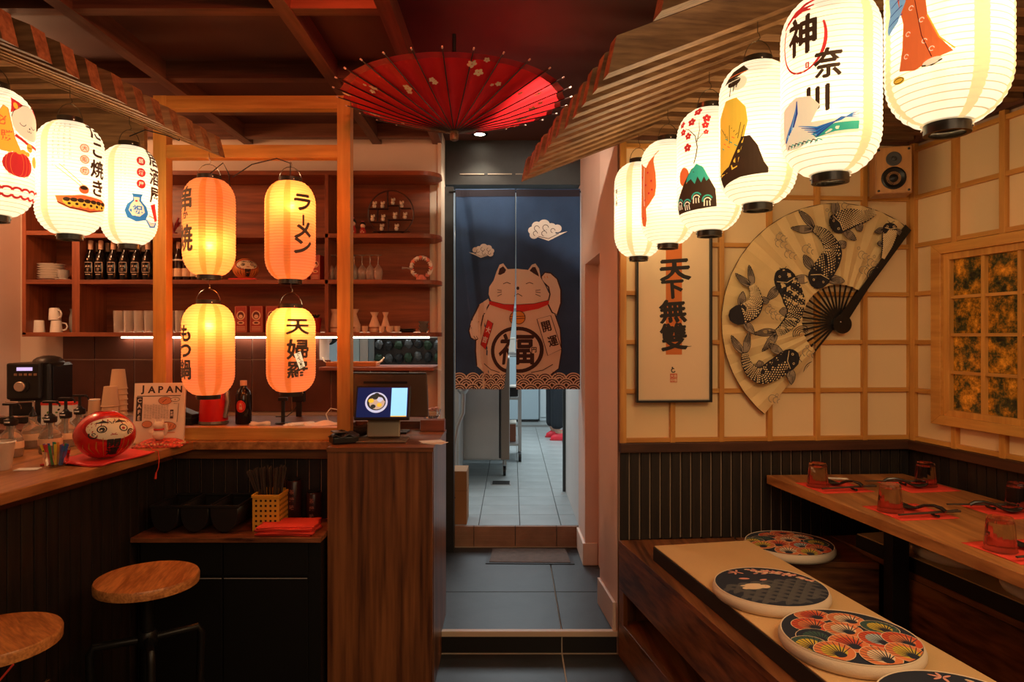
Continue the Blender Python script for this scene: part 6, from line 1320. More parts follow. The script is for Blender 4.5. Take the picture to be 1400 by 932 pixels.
# sticks, card, cups
t = thing('stick_holder', 'clear tumbler holding coloured sugar sticks at the left end of counter', 'holder', (-1.462, 2.19, CZ)); MB().lathe([(0.0, 0.003), (0.030, 0.003), (0.038, 0.050), (0.0395, 0.050), (0.032, 0), (0, 0)], 18, cap0=False, cap1=False).build('tumbler', M_GLASS, t, smooth=40)
rnd = random.Random(21); src = {}
cols = [('teal', (0.02, 0.30, 0.32)), ('blue', (0.04, 0.10, 0.35)), ('purple', (0.22, 0.12, 0.30)), ('yellow', (0.75, 0.55, 0.03)), ('green', (0.05, 0.28, 0.10)), ('red', (0.6, 0.04, 0.04)), ('orange', (0.7, 0.25, 0.04))]
for k in range(21):
    x = -0.052+0.0053*k; nm, c = cols[(k*3+k//5) % 7]; lean = (x/0.052)*0.34-0.10
    b = MB(); L = 0.066+rnd.uniform(-.006, .006); d = Vector((sin(lean), 0, cos(lean))); a = Vector((x*0.45, rnd.uniform(-0.012, 0.012), 0.004)); b.bar(a, a+d*L, 0.0075, 0.003, up=(0, 1, 0))
    o = b.build('sugar_stick', mat(nm+'_stick_paper', c, 0.5), None, loc=(-1.462, 2.19-0.002, CZ+0.001)); tag(o, nm+' sugar stick in the clear tumbler, '+(ORD[k] if k < 11 else ['tenth', 'ninth', 'eighth', 'seventh', 'sixth', 'fifth', 'fourth', 'third', 'second', 'right'][k-11]+('most' if k == 20 else ' from right')), 'stick', 'coloured sugar sticks in the tumbler')
t = tag(box('business_card', M_PAPER, -0.032, 0.032, -0.02, 0.02, 0, 0.0015, loc=(X_(38, 2.13), 2.13, CZ+0.0005), rz=radians(12)), 'white card lying on the counter before the sugar sticks', 'card')
t = thing('plastic_cup', 'pale translucent plastic cup cut by the left picture edge', 'cup', (X_(2, 2.13), 2.13, CZ)); MB().lathe([(0.026, 0), (0.036, 0.085), (0.037, 0.088), (0.034, 0.085), (0.024, 0.003)], 20).build('cup_body', mat('cloudy_plastic', (0.75, 0.58, 0.44), 0.4, trans=0.4), t, smooth=40); MB().lathe([(0.0365, 0.083), (0.0385, 0.086), (0.0365, 0.089)], 20, cap0=False, cap1=False).build('rim', M_PAPER, t)
def pcup(lab, g):
    t = thing('paper_cup', lab, 'cup', group=g); MB().lathe([(0.036, 0), (0.026, 0.088)], 20).build('cup_body', mat('kraft_cup_paper', (0.72, 0.46, 0.26), 0.7), t, smooth=50); MB().lathe([(0.0365, -0.0005), (0.0385, 0.002), (0.0365, 0.005)], 20).build('rim', MATS['kraft_cup_paper'], t); return t
src = None
for nm, px, n, Y in (('left', 151, 4, 3.0), ('tall', 162, 7, 3.06)):
    for k in range(n):
        lab = f'{["lowest", "second", "third", "fourth", "fifth", "sixth", "topmost"][k]} upturned paper cup in the {"taller right" if nm == "tall" else "shorter left"} stack behind the daruma'
        loc = (X_(px, Y), Y, PZ+0.024*k+0.001)
        if src is None: src = pcup(lab, 'stacked paper cups behind the daruma'); src.location = loc
        else: dup(src, loc, 0, lab)
t = thing('paper_cup', 'single small upturned paper cup left of the stacks', 'cup', (X_(129, 3.0), 3.0, PZ+0.06)); MB().lathe([(0.028, -0.059), (0.022, 0.045)], 18).build('cup_body', MATS['kraft_cup_paper'], t, smooth=50); MB().lathe([(0.0225, 0.040), (0.024, 0.043), (0.0225, 0.046)], 18, cap0=False, cap1=False).build('rim', M_PAPER, t)
# back worktop
t = thing('red_kettle', 'red electric kettle with steel handle below the lower left orange lantern', 'kettle', (X_(292, 2.98), 2.98, PZ)); MB().lathe([(0.058, 0), (0.060, 0.006), (0.055, 0.10), (0.045, 0.16), (0.042, 0.165)], 28).build('body', mat('red_kettle_enamel', (0.60, 0.015, 0.015), 0.25), t, smooth=50)
MB().lathe([(0.060, 0.0), (0.062, 0.004), (0.061, 0.014)], 28).build('base', mat('brown_steel', (0, 0, 0)), t); MB().tube([(0.040, -0.01, 0.155), (0.066, -0.02, 0.145), (0.072, -0.022, 0.10), (0.058, -0.02, 0.03)], 0.010, 10).build('handle', M_STEEL, t, smooth=True); MB().lathe([(0.042, 0.165), (0.012, 0.178), (0.010, 0.19)], 20).build('lid', M_BLACK, t)
t = thing('soy_bottle', 'black sauce bottle with round red label and pale cap', 'bottle', (X_(333, 2.98), 2.98, PZ)); MB().lathe([(0.032, 0), (0.034, 0.004), (0.034, 0.125), (0.026, 0.145), (0.013, 0.158), (0.013, 0.168)], 20).build('body', mat('black_bottle_glass', (0, 0, 0)), t, smooth=50)
MB().lathe([(0.0145, 0.166), (0.0145, 0.188)], 16).build('cap', mat('pale_neck_wrap', (0, 0, 0)), t); p = Print(); rl = mat('label_red', (0.62, 0.03, 0.02), 0.5); p.ell(0, 0.078, 0.021, 0.026, rl); p.ell(0, 0.078, 0.018, 0.022, M_INK); p.ell(0, 0.078, 0.0165, 0.020, rl); p.char('大', 0, 0.086, 0.014, MATS['cream_card_board'], bold=0.02); p.char('福', 0, 0.071, 0.014, MATS['cream_card_board'], bold=0.02)
for s in (-1, 1): p.stroke([(s*0.004, 0.150), (s*0.022, 0.136)], 0.003, M_PAPER)
p.build('label', t, lambda u, v, w: Vector(((0.0345+w-max(0, v-0.125)*0.75)*sin(u/0.034), -(0.0345+w-max(0, v-0.125)*0.75)*cos(u/0.034), v)), cuts_x=[-0.02+0.005*k for k in range(9)])
t = thing('card_stand', 'small black stand with clip below the lower right orange lantern', 'stand', (X_(387, 2.97), 2.97, PZ)); MB().lathe([(0.032, 0), (0.034, 0.004), (0.030, 0.008)], 20).build('base', M_BLACK, t, smooth=30); MB().cyl((0, 0, 0.006), (0, 0, 0.11), 0.008).build('stem', M_BLACK, t); MB().box(-0.02, 0.02, -0.008, 0.008, 0.10, 0.115).build('clip', M_BLACK, t, bevel=0.002)
t = thing('power_adapter', 'black adapter block with dangling cables on the tiles behind the stand', 'adapter', (X_(405, 3.2), 3.24, PZ)); box('block', M_BLACK, -0.03, 0.03, -0.01, 0.01, 0.07, 0.12, t, bevel=0.003); MB().tube([(0, 0, 0.07), (-0.02, -0.01, 0.03), (-0.05, -0.02, 0.004), (-0.10, -0.03, 0.003)], 0.0025, 6).build('cable', M_BLACK, t); MB().box(-0.012, 0.012, -0.006, 0.006, 0, 0.07).build('socket', M_BLACK, t)
cloth_sheet('folded_towel', 'small white folded towel on the worktop right of the sauce bottle', 'towel', (X_(355, 2.89), 2.89, PZ), 0.075, 0.05, mat('white_towel', (0.80, 0.66, 0.54), 0.95, bump=0.5, bscale=200), 0.2, 0.006, 4, 1, 0.014)
for k in range(3): cloth_sheet('receipt_pad', ['lowest', 'middle', 'top'][k]+' of three printed slips of paper lying left of the white cloth', 'paper', (X_(405+4*k, 2.92), 2.92+0.01*k, PZ+0.003*k), 0.10, 0.08, M_PAPER, radians(20+9*k), 0.001, 6+k, 1, 0.0016, 'printed slips on the worktop')
cloth_sheet('white_cloth', 'crumpled white cloth on the worktop left of the till screen', 'cloth', (X_(440, 2.91), 2.91, PZ), 0.14, 0.10, MATS['white_towel'], 0.3, 0.018, 9, 1, 0.006)
t = thing('white_cable', 'loop of white cable standing up beside the right timber post', 'cable', (X_(455, 2.99), 2.99, PZ)); MB().tube([(-0.02, 0, 0.012), (-0.03, 0, 0.04), (-0.01, 0, 0.065), (0.02, 0, 0.06), (0.03, 0, 0.02), (0.05, 0, 0.006)], 0.0025, 7).build('cable', M_PAPER, t, smooth=True)
t = thing('black_device', 'dark wedge shaped device between menu board and kettle', 'device', (X_(252, 2.95), 2.97, PZ), radians(-10)); MB().prism([(-0.05, -0.04), (0.05, -0.04), (0.05, 0.04), (-0.05, 0.04)], 0, 0.03).build('base', M_BLACK, t, bevel=0.003); m = MB(); m.M = Matrix.Translation((-0.01, 0.0, 0.028)) @ Matrix.Rotation(radians(20), 4, 'Y'); m.box(-0.05, 0.05, -0.03, 0.03, 0, 0.035).build('printer_top', bp, t, bevel=0.003)
# ------------------------------------------------------------------ till
TZ = 0.9165
t = thing('till_tablet', 'small till screen on bronze stand showing a noodle bowl', 'screen', (X_(523, 2.70), 2.72, TZ), radians(2)); bz = mat('bronze_stand_metal', (0.30, 0.23, 0.16), 0.35, 0.7)
MB().prism([(-0.098, -0.07), (0.098, -0.07), (0.098, 0.06), (-0.098, 0.06)], 0, 0.008).build('base', bz, t, bevel=0.003); m = MB(); m.M = Matrix.Rotation(radians(-14), 4, 'X'); m.box(-0.065, 0.065, -0.012, 0.012, 0.012, 0.14).build('neck', bz, t, bevel=0.004)
T = Matrix.Translation((0, -0.045, 0.088)) @ Matrix.Rotation(radians(-22), 4, 'X'); m = MB(); m.M = T; m.box(-0.108, 0.108, -0.006, 0.010, 0, 0.138).build('bezel', M_BLACK, t, bevel=0.003)
p = Print(); sn = mat('screen_navy', (0.004, 0.010, 0.03), 0.3, emit=(0.001, 0.004, 0.022), estr=1); sb = mat('screen_pale_blue', (0.30, 0.60, 0.85), 0.3, emit=(0.10, 0.26, 0.42), estr=1); sw = mat('screen_white', (0.6, 0.65, 0.8), 0.3, emit=(0.14, 0.17, 0.24), estr=1); sy = mat('screen_yellow', (0.7, 0.45, 0.05), 0.3, emit=(0.25, 0.16, 0.01), estr=1); sg = mat('screen_dark', (0.03, 0.03, 0.03), 0.3, emit=(0.006, 0.008, 0.006), estr=1); sc_ = mat('screen_noodle', (0.6, 0.5, 0.4), 0.3, emit=(0.12, 0.10, 0.08), estr=1)
p.rect(-0.100, 0.008, 0.100, 0.130, sn); p.rect(0.034, 0.014, 0.096, 0.128, sb); p.rect(0.034, 0.010, 0.096, 0.014, sy); p.ell(-0.024, 0.068, 0.044, 0.042, sw, n=36); p.ell(-0.024, 0.070, 0.037, 0.034, sg, n=30); p.ell(-0.022, 0.066, 0.030, 0.026, sc_)
for x, y, r, c in ((-0.045, 0.075, 0.011, sy), (-0.030, 0.090, 0.012, sg), (-0.010, 0.080, 0.012, sw), (-0.036, 0.052, 0.010, sg), (-0.012, 0.058, 0.010, sy), (-0.024, 0.100, 0.010, sg), (0.002, 0.070, 0.008, sc_)): p.ell(x, y, r, r*0.8, c)
p.build('display', t, lambda x, y, w: T @ Vector((x, -0.0064-w, y)))
t = thing('till_monitor', 'large dark till monitor seen from behind, beyond the small screen', 'monitor', (X_(529, 2.93), 2.93, TZ), radians(-3)); mb_ = mat('bronze_monitor_back', (0.10, 0.065, 0.045), 0.35, 0.3)
m = MB(); q = [(-0.185, 0.255), (0.172, 0.255), (0.180, 0.07), (-0.165, 0.07)]; m.add([(x, -0.006, z) for x, z in q]+[(x, 0.014, z) for x, z in q], [(0,1,2,3),(7,6,5,4),(0,4,5,1),(1,5,6,2),(2,6,7,3),(3,7,4,0)]).build('back_shell', mb_, t, bevel=0.004)
box('top_edge', mat('dark_monitor_edge', (0.03, 0.025, 0.02), 0.3), -0.182, 0.170, -0.008, 0.016, 0.253, 0.259, t); box('vent_slot', M_BLACK, -0.10, 0.09, -0.0075, -0.005, 0.212, 0.222, t); box('foot', M_BLACK, -0.09, 0.09, -0.03, 0.06, 0, 0.008, t, bevel=0.002); box('stand', mb_, -0.03, 0.03, 0.014, 0.03, 0.006, 0.12, t)
t = thing('card_reader', 'black card terminal in a worn leather case at the till counter edge', 'card reader', (X_(470, 2.66), 2.66, TZ), radians(28)); m = MB(); m.grid(lambda u, v: Vector(((u-.5)*0.105, (v-.5)*0.075, 0.028+0.018*sin(pi*u)*sin(pi*v)+0.006*sin(13*u+5*v))), 12, 10).build('case_top', mat('worn_black_leather', (0.02, 0.015, 0.012), 0.3, bump=0.5, bscale=60), t, smooth=40, solid=0.003); box('case', M_BLACK, -0.05, 0.05, -0.036, 0.036, 0, 0.028, t, bevel=0.006); box('keypad', mb_, -0.045, 0.0, -0.030, 0.030, 0.042, 0.047, t, bevel=0.002)
t = thing('black_pouch', 'crumpled black pouch between card terminal and screen base', 'pouch', (X_(497, 2.80), 2.82, TZ), radians(-10)); m = MB(); m.ball((0, 0, 0.022), 0.075, 0.04, 0.022, 16, 10); m.v = [v+Vector((0, 0, 0.0065+0.006*sin(60*v.x+40*v.y))) for v in m.v]; m.build('pouch_body', MATS['worn_black_leather'], t, smooth=60); MB().tube([(-0.07, 0, 0.03), (0, 0.0, 0.047), (0.07, 0, 0.03)], 0.003, 6).build('zip', M_BLKMETAL, t)
for k in range(3): tag(box('flyer', M_PAPER if k != 1 else mat('peach_paper', (0.72, 0.5, 0.38), 0.8), -0.045, 0.045, -0.032, 0.032, 0, 0.0012, loc=(X_(594-2*k, 2.66), 2.655+0.008*k, TZ+0.0014*k), rz=radians(-20+22*k)), ['lowest', 'middle', 'top'][k]+' of the loose white flyers at the till counter corner', 'paper', 'flyers on the till counter')
t = thing('glass_dish', 'small cut glass dish of wrapped sweets behind the till', 'dish', (X_(592, 3.15), 3.15, PZ)); MB().lathe([(0.018, 0), (0.034, 0.02), (0.038, 0.045), (0.034, 0.045), (0.028, 0.018), (0.012, 0.005)], 14).build('dish_body', M_GLASS, t, smooth=20); m = MB()
for k in range(9): m.ball((0.018*cos(k*2.4), 0.018*sin(k*2.4), 0.038+0.006*(k % 3)), 0.010, 0.007, 0.006, 8, 5)
s = m.build('sweets', mat('foil_sweet', (0.7, 0.4, 0.35), 0.3, 0.4), t); s['kind'] = 'stuff'
# ------------------------------------------------------------------ on the low cabinet
LZ = 0.6005
t = thing('cutlery_organizer', 'black plastic organizer of three round bottomed troughs under the bar', 'organizer', (-1.175, 2.625, LZ)); w, d = 0.165, 0.105
for k in range(3):
    x = -0.11+0.11*k; m = MB(); n = 12
    m.grid(lambda u, v: Vector((x-0.050*cos(pi*u), (v-.5)*2*d*0.97, 0.10-0.092*sin(pi*u)**0.7)), 14, 2).build('trough', M_BLACK, t, smooth=60, solid=0.002)
    for y in (-d*0.97, d*0.97): mb = MB(); mb.add([(x-0.050*cos(pi*q/14), y, 0.10-0.092*sin(pi*q/14)**0.7) for q in range(15)], [tuple(range(15))]).build('trough_end', M_BLACK, t, solid=0.002)
for a in ((-w, w, -d, -d+0.008), (-w, w, d-0.008, d)): box('rim', M_BLACK, a[0], a[1], a[2], a[3], 0.095, 0.106, t, bevel=0.002)
for x in (-w, -0.058, 0.052, w-0.008): box('rim', M_BLACK, x, x+0.008, -d+0.008, d-0.008, 0.097, 0.105, t, bevel=0.002)
def basket():
    t = thing('plastic_basket', 'yellow perforated plastic basket holding black chopsticks under the bar', 'basket', (-0.925, 2.625, LZ), radians(0)); yl = mat('yellow_plastic', (0.70, 0.33, 0.03), 0.45); hl = mat('basket_hole', (0.02, 0.01, 0.005), 0.9)
    w, d, h = 0.050, 0.062, 0.135
    for nm, a in (('front_side', (-w, w, -d, -d+0.003, 0, h)), ('back_side', (-w, w, d-0.003, d, 0, h)), ('left_side', (-w, -w+0.003, -d+0.003, d-0.003, 0, h)), ('right_side', (w-0.003, w, -d+0.003, d-0.003, 0, h)), ('bottom', (-w+0.003, w-0.003, -d+0.003, d-0.003, 0, 0.003))): box(nm, yl, *a, t)
    MB().box(-w-0.003, w+0.003, -d-0.003, -d, h-0.01, h).box(-w-0.003, w+0.003, d, d+0.003, h-0.01, h).box(w, w+0.003, -d, d, h-0.01, h).box(-w-0.003, -w, -d, d, h-0.01, h).build('rim', yl, t)
    m = MB()
    for i in range(5):
        for j in range(6): x = -0.036+0.018*i; z = 0.018+0.019*j; m.box(x-0.0038, x+0.0038, -d-0.0004, -d+0.0005, z-0.004, z+0.004)
    for i in range(7):
        for j in range(6): y = -0.050+0.0165*i; z = 0.018+0.019*j; m.box(w-0.0005, w+0.0004, y-0.0036, y+0.0036, z-0.004, z+0.004)
    o = m.build('holes', hl, t); o['kind'] = 'stuff'
basket()
rnd = random.Random(31); ck = mat('black_chopstick', (0.055, 0.040, 0.032), 0.22); base = None
for k in range(30):
    ax, ay = rnd.uniform(-0.036, 0.036), rnd.uniform(-0.045, 0.045); lx, ly = ax*5.5+rnd.uniform(-.1, .1), rnd.uniform(-.25, .3)
    if k < 4: lx = -0.42-0.03*k; ax = -0.01*k
    if base is None:
        base = MB().cyl((0, 0, 0), (0, 0, 0.225), 0.0022, 0.0042, n=6).build('chopstick', ck); tag(base, 'black chopstick standing in the yellow basket under the bar', 'chopstick', 'black chopsticks in the yellow basket'); o = base
    else: o = share(base, (0, 0, 0))
    if k < 4: o['label'] = ['', 'second ', 'third ', 'fourth '][k]+'black chopstick leaning farthest to the left out of the yellow basket'
    else: o['label'] = 'black chopstick in the upright bunch in the yellow basket under the bar'
    o.location = (-0.925+ax*0.6, 2.625+ay*0.6, LZ+0.004); o.rotation_euler = (-ly*0.6, lx*0.75, 0)
src = None
for k in range(5):
    x, y, a = -0.855+0.004*sin(k*2), 2.525+0.003*cos(k*3), radians(-3+2*k)
    src = cloth_sheet('paper_napkin', ['lowest', 'second', 'third', 'fourth', 'topmost'][k]+' of the red napkins stacked on the low cabinet', 'napkin', (x+0.02, y+0.03, LZ+0.0008+0.0068*k), 0.205, 0.125, M_RED, a, 0.001, 20+k, 1, 0.0062, 'red napkins on the low cabinet')
for px, Y, h, r, l in ((402, 2.69, 0.165, 0.030, 'tall dark tin can with faint red marks behind the napkins'), (429, 2.70, 0.115, 0.030, 'shorter dark jar with pale label beside the tall tin can')):
    t = thing('tin_can', l, 'can', (X_(px, Y), Y, LZ)); MB().lathe([(r*0.95, 0), (r, 0.003), (r, h-0.004), (r*0.9, h)], 20).build('body', mat('dark_can_print', (0.03, 0.008, 0.006), 0.3), t, smooth=40); p = Print(); c = mat('can_mark', (0.30, 0.10, 0.07), 0.5)
    for j in range(3): p.char('茶緑味'[j], 0.0, h*0.75-0.03*j, 0.020, c)
    p.build('can_print', t, lambda u, v, w: Vector(((r+0.0005)*sin(u/r), -(r+0.0005)*cos(u/r), v))); MB().lathe([(r*0.8, h), (r*0.8, h+0.006)], 16).build('lid', M_BLKMETAL, t)
# ------------------------------------------------------------------ bar stools
def stool(lab, x, y, rz, axis):
    t = thing('bar_stool', lab, 'stool', (x, y, 0), rz, 'round wooden bar stools'); z = 0.58
    MB().lathe([(0.142, z-0.030), (0.149, z-0.028), (0.150, z-0.006), (0.147, z), (0.0, z)], 48, cap1=False).build('seat', wood('oak_stool_seat', (0.36, 0.12, 0.03), (0.72, 0.31, 0.09), axis, 26, 0.32, 0.13, 0.4, contrast=0.22), t, smooth=50)
    MB().lathe([(0.05, z-0.05), (0.05, z-0.031)], 18).build('seat_plate', M_BLKMETAL, t); MB().cyl((0, 0, 0.14), (0, 0, z-0.045), 0.017, n=14).build('stem', M_BLKMETAL, t, smooth=True); MB().lathe([(0.026, 0.36), (0.030, 0.37), (0.030, 0.40), (0.024, 0.41)], 16).build('collar', M_BLKMETAL, t, smooth=40)
    for a in (0.35, 0.35+pi/2, 0.35+pi, 0.35+3*pi/2):
        d = Vector((cos(a), sin(a), 0))
        l = MB().tube([d*0.02+Vector((0, 0, 0.385)), d*0.145+Vector((0, 0, 0.39)), d*0.155+Vector((0, 0, 0.37)), d*0.150+Vector((0, 0, 0.22)), d*0.165+Vector((0, 0, 0.17)), d*0.215+Vector((0, 0, 0.012))], 0.0125, 10).build('leg', M_BLKMETAL, t, smooth=True)
        MB().lathe([(0.014, 0), (0.016, 0.002), (0.014, 0.02)], 12, c=(d*0.216)).build('rubber_foot', M_BLACK, l)
stool('round wooden stool in front of the low cabinet, dark metal legs', -1.143, 2.14, 0.2, 'y'); stool('round wooden stool at the left edge, paler seat, partly out of frame', -1.305, 1.715, 0.9, 'x')
t = thing('red_strap', 'thin red strap end hanging below the left stool', 'strap', (-1.10, 1.5, 0.55)); t.location = at(8, 920, 1.55); MB().bar((-0.03, 0, -0.035), (0.017, 0, 0.02), 0.003, 0.004).build('strap', M_RED, t)
# ------------------------------------------------------------------ booth: benches, mats, cushions, table
BZ = 0.485
def edge(o, d, u, v): # point in a bench frame: u towards the camera, v to the right
    dx, dy = d; return (o[0]+dx*u-dy*v*-1*-1 if False else o[0]+dx*u+(-dy)*v, o[1]+dy*u+dx*v)
O1 = (0.4415, 2.840); D1 = (0.180/1.0003, -0.984/1.0003)
B1 = lambda u, v: edge(O1, D1, u, v)
t = thing('aisle_bench', 'walnut bench along the aisle with an open slot and tan seat mat', 'bench')
W1 = 0.485; L1 = 2.1
MB().prism([B1(0.008, 0), (0.935, 2.872), B1(0.02, W1), B1(L1, W1), B1(L1, 0)], BZ-0.022, BZ).build('top', walnut('y'), t, bevel=0.0015)
MB().prism([B1(0.0, 0.003), B1(L1, 0.003), B1(L1, 0.022), B1(0.0, 0.022)], 0.285, BZ-0.022).build('upper_rail', walnut('y'), t, bevel=0.001)
MB().prism([B1(0.0, 0.003), B1(L1, 0.003), B1(L1, 0.022), B1(0.0, 0.022)], 0.0, 0.150).build('lower_rail', walnut('y'), t, bevel=0.001)
MB().prism([B1(0.0, 0.0035), B1(0.055, 0.0035), B1(0.055, 0.022), B1(0.0, 0.022)], 0.150, 0.285).build('end_post', walnut('z'), t)
MB().prism([B1(0.02, 0.022), B1(L1, 0.022), B1(L1, 0.30), B1(0.02, 0.30)], 0.135, 0.150).build('slot_shelf', walnut('y'), t); MB().prism([B1(0.02, 0.29), B1(L1, 0.29), B1(L1, 0.31), B1(0.02, 0.31)], 0.150, 0.46).build('slot_back', walnut('y'), t)
MB().prism([B1(0.02, W1-0.022), B1(L1, W1-0.022), B1(L1, W1-0.003), B1(0.02, W1-0.003)], 0.0, BZ-0.022).build('inner_side', walnut('y'), t); MB().prism([B1(0.0, 0.022), B1(0.02, 0.022), B1(0.02, W1-0.022), B1(0.0, W1-0.022)], 0.0, BZ-0.022).build('end_panel', walnut('z'), t)
M_MAT = mat('tan_tatami_mat', (0.66, 0.42, 0.19), 0.9, var=0.05, vscale=4, bump=0.4, bscale=260); M_MATE = mat('black_mat_border', (0.018, 0.012, 0.009), 0.7)
def seatmat(lab, pts):
    t = thing('seat_mat', lab, 'mat', (0, 0, 0)); MB().prism(pts, BZ+0.0005, BZ+0.052).build('black_border', M_MATE, t, bevel=0.002)
    c = (sum(p[0] for p in pts)/4, sum(p[1] for p in pts)/4); MB().prism([((p[0]-c[0])*0.985+c[0], (p[1]-c[1])*0.998+c[1]) for p in pts], BZ+0.052, BZ+0.056).build('woven_top', M_MAT, t, bevel=0.001)
seatmat('tan seat mat with black border on the aisle bench', [B1(0.275, 0.042), B1(0.275, 0.430), B1(L1, 0.430), B1(L1, 0.042)])
t = thing('corner_bench', 'walnut bench across the back of the booth under the shoji wall', 'bench')
MB().prism([(0.940, 2.870), B1(0.345, W1+0.005), (1.368, 2.540), (1.350, 2.900)], BZ-0.022, BZ).build('top', walnut('x'), t, bevel=0.0015)
MB().prism([B1(0.335, W1+0.005), (1.370, 2.548), (1.370, 2.566), B1(0.317, W1+0.005)], 0.0, BZ-0.022).build('front_panel', walnut('x'), t)
O2 = (1.345, 2.86); D2 = (0.1785, -0.984); B2 = lambda u, v: edge(O2, D2, u, v)
t = thing('wall_bench', 'walnut bench against the right wall behind the table', 'bench')
MB().prism([(1.354, 2.902), (1.690, 2.928), (2.02, 1.0), B2(1.9, 0)], BZ-0.022, BZ).build('top', walnut('y'), t, bevel=0.0015); MB().prism([B2(0.30, 0.004), B2(1.9, 0.004), B2(1.9, 0.022), B2(0.30, 0.022)], 0.0, BZ-0.022).build('front_panel', walnut('y'), t)
seatmat('tan seat mat with black border on the bench along the right wall', [B2(0.125, 0.012), B2(0.115, 0.345), B2(1.9, 0.36), B2(1.9, 0.012)])
# cushions ------------------------------------------------------------------
CN = mat('cushion_navy', (0.016, 0.024, 0.045), 0.9); CC = mat('cushion_cream_print', (0.78, 0.60, 0.40), 0.9); CR = mat('cushion_red_print', (0.62, 0.08, 0.03), 0.9); CO = mat('cushion_orange_print', (0.72, 0.22, 0.08), 0.9); CY = mat('cushion_yellow_print', (0.65, 0.48, 0.05), 0.9); CG = mat('cushion_green_print', (0.04, 0.10, 0.085), 0.9); CB = mat('cushion_pale_blue_print', (0.42, 0.52, 0.55), 0.9); CP = mat('cushion_pink_print', (0.74, 0.34, 0.26), 0.9); CL = mat('cushion_wave_line', (0.30, 0.29, 0.26), 0.9)
def fans(p, r0):
    spec = [(0.0, 0.02, 0), (-0.055, 0.075, 1), (0.06, 0.07, 2), (0.10, 0.0, 3), (-0.095, 0.015, 4), (-0.05, -0.045, 5), (0.035, -0.055, 6), (0.09, -0.075, 1), (-0.11, -0.06, 7), (-0.03, -0.12, 2), (0.045, -0.125, 7), (0.0, 0.125, 5), (-0.085, 0.12, 3), (0.095, 0.125, 1), (0.15, 0.045, 4), (-0.145, 0.06, 2), (0.14, -0.045, 5), (-0.14, -0.01, 3), (0.0, -0.155, 3), (-0.09, -0.125, 4)]
    pal = [(CC, CO), (CO, CR), (CC, CO), (CY, CG), (CG, CN), (CR, CO), (CB, CR), (CY, CO)]
    for x, y, k in sorted(spec, key=lambda s: -s[1]):
        a, b = pal[k]; R = 0.047
        if sqrt(x*x+y*y)+R*0.3 > r0: continue
        p.ell(x, y, R, R, a, n=24); p.arc(x, y, R*0.80, 0, 360, R*0.34, b, 24); p.arc(x, y, R*0.98, 0, 360, 0.0018, CC, 24); p.ell(x, y-R*0.45, R*0.30, R*0.24, CN, n=12)
        for q in range(11): g = radians(-5+19*q); p.stroke([(x, y-R*0.45), (x+R*0.97*cos(g), y+R*0.97*sin(g)*0.98)], [0.0036, 0.0018], CN)
def waves(p, r0, flip=1):
    rnd = random.Random(2); p.step = 0; p.z = 2e-4
    for j in range(9):
        for i in range(-8, 9):
            x = i*0.040+(0.020 if j % 2 else 0); y = -0.165+j*0.0215
            if y > 0.03-0.25*x*flip*0.2: continue
            if sqrt(x*x+y*y) > r0-0.012: continue
            for r in (0.019, 0.0145, 0.010, 0.0055): p.arc(x, y, r, -10, 190, 0.0011, CL, 16)
    p.z = 4e-4; p.step = 1.2e-5
    for k in range(60):
        f = k/59; x = (0.005+0.15*f)*flip; y = 0.118-0.10*f**1.4+rnd.uniform(-0.028, 0.024)
        if sqrt(x*x+y*y) < r0-0.012: p.ell(x, y, 0.010, 0.0052, CP if k % 3 else CC, rnd.uniform(0, 180), 8)
    p.stroke([(0.0, 0.13), (0.05*flip, 0.105), (0.10*flip, 0.07), (0.145*flip, 0.03)], 0.002, CP)
    for a in (60, 120, 180, 240, 300): p.ell(-0.045*flip+0.016*cos(radians(a)), 0.12+0.013*sin(radians(a)), 0.013, 0.004, CP, a, 8)
    p.ell(-0.055*flip, 0.055, 0.016, 0.007, CP, -20); p.ell(-0.005*flip, 0.03, 0.013, 0.006, CP, 10)
    # rabbit
    rx, ry = -0.062*flip, -0.015
    p.ell(rx, ry, 0.030, 0.019, CC); p.ell(rx+0.030*flip, ry-0.006, 0.016, 0.014, CC); p.ell(rx+0.005*flip, ry+0.018, 0.024, 0.0075, CC, 170 if flip > 0 else 10); p.ell(rx-0.010*flip, ry+0.010, 0.028, 0.0075, CC, 160 if flip > 0 else 20); p.ell(rx-0.030*flip, ry-0.002, 0.010, 0.009, CC); p.ell(rx+0.034*flip, ry-0.004, 0.0022, 0.0022, CR, n=8)
def cushion(lab, x, y, z, pat, rz, tilt=0, r=0.169, h=0.038):
    t = thing('seat_cushion', lab, 'cushion', (x, y, z), rz, 'round seat cushions on the benches'); t.rotation_euler.x, t.rotation_euler.y = tilt if tilt else (0, 0)
    prof = [(r*0.90, 0), (r*0.965, 0.003), (r*1.0, h*0.35), (r*1.0, h*0.62), (r*0.975, h*0.86), (r*0.955, h*0.93), (r*0.93, h*0.92)]
    MB().lathe(prof, 56, cap1=False).build('side_band', M_CLOTH, t, smooth=70); MB().lathe([(r*0.962, h*0.88), (r*0.972, h*0.93), (r*0.962, h*0.98), (r*0.948, h*0.95)], 56, cap0=False, cap1=False).build('piping', M_CLOTH, t, smooth=True)
    top = lambda q: h*0.93+0.007*(1-(q/(r*0.955))**2)
    MB().lathe([(r*0.955, top(r*0.955)), (r*0.8, top(r*0.8)), (r*0.55, top(r*0.55)), (r*0.25, top(r*0.25)), (0.002, top(0))], 48, cap0=False).build('printed_cover', CN, t, smooth=True)
    p = Print(); p.step = 1.2e-5; r0 = r*0.945; pat(p, r0)
    def fn(x, y, w):
        q = sqrt(x*x+y*y)
        if q > r0: x *= r0/q; y *= r0/q; q = r0
        return Vector((x, y, top(q)+0.0003+w))
    p.build('cushion_print', t, fn, cuts_x=[-0.16+0.02*k for k in range(17)], cuts_y=[-0.16+0.02*k for k in range(17)])
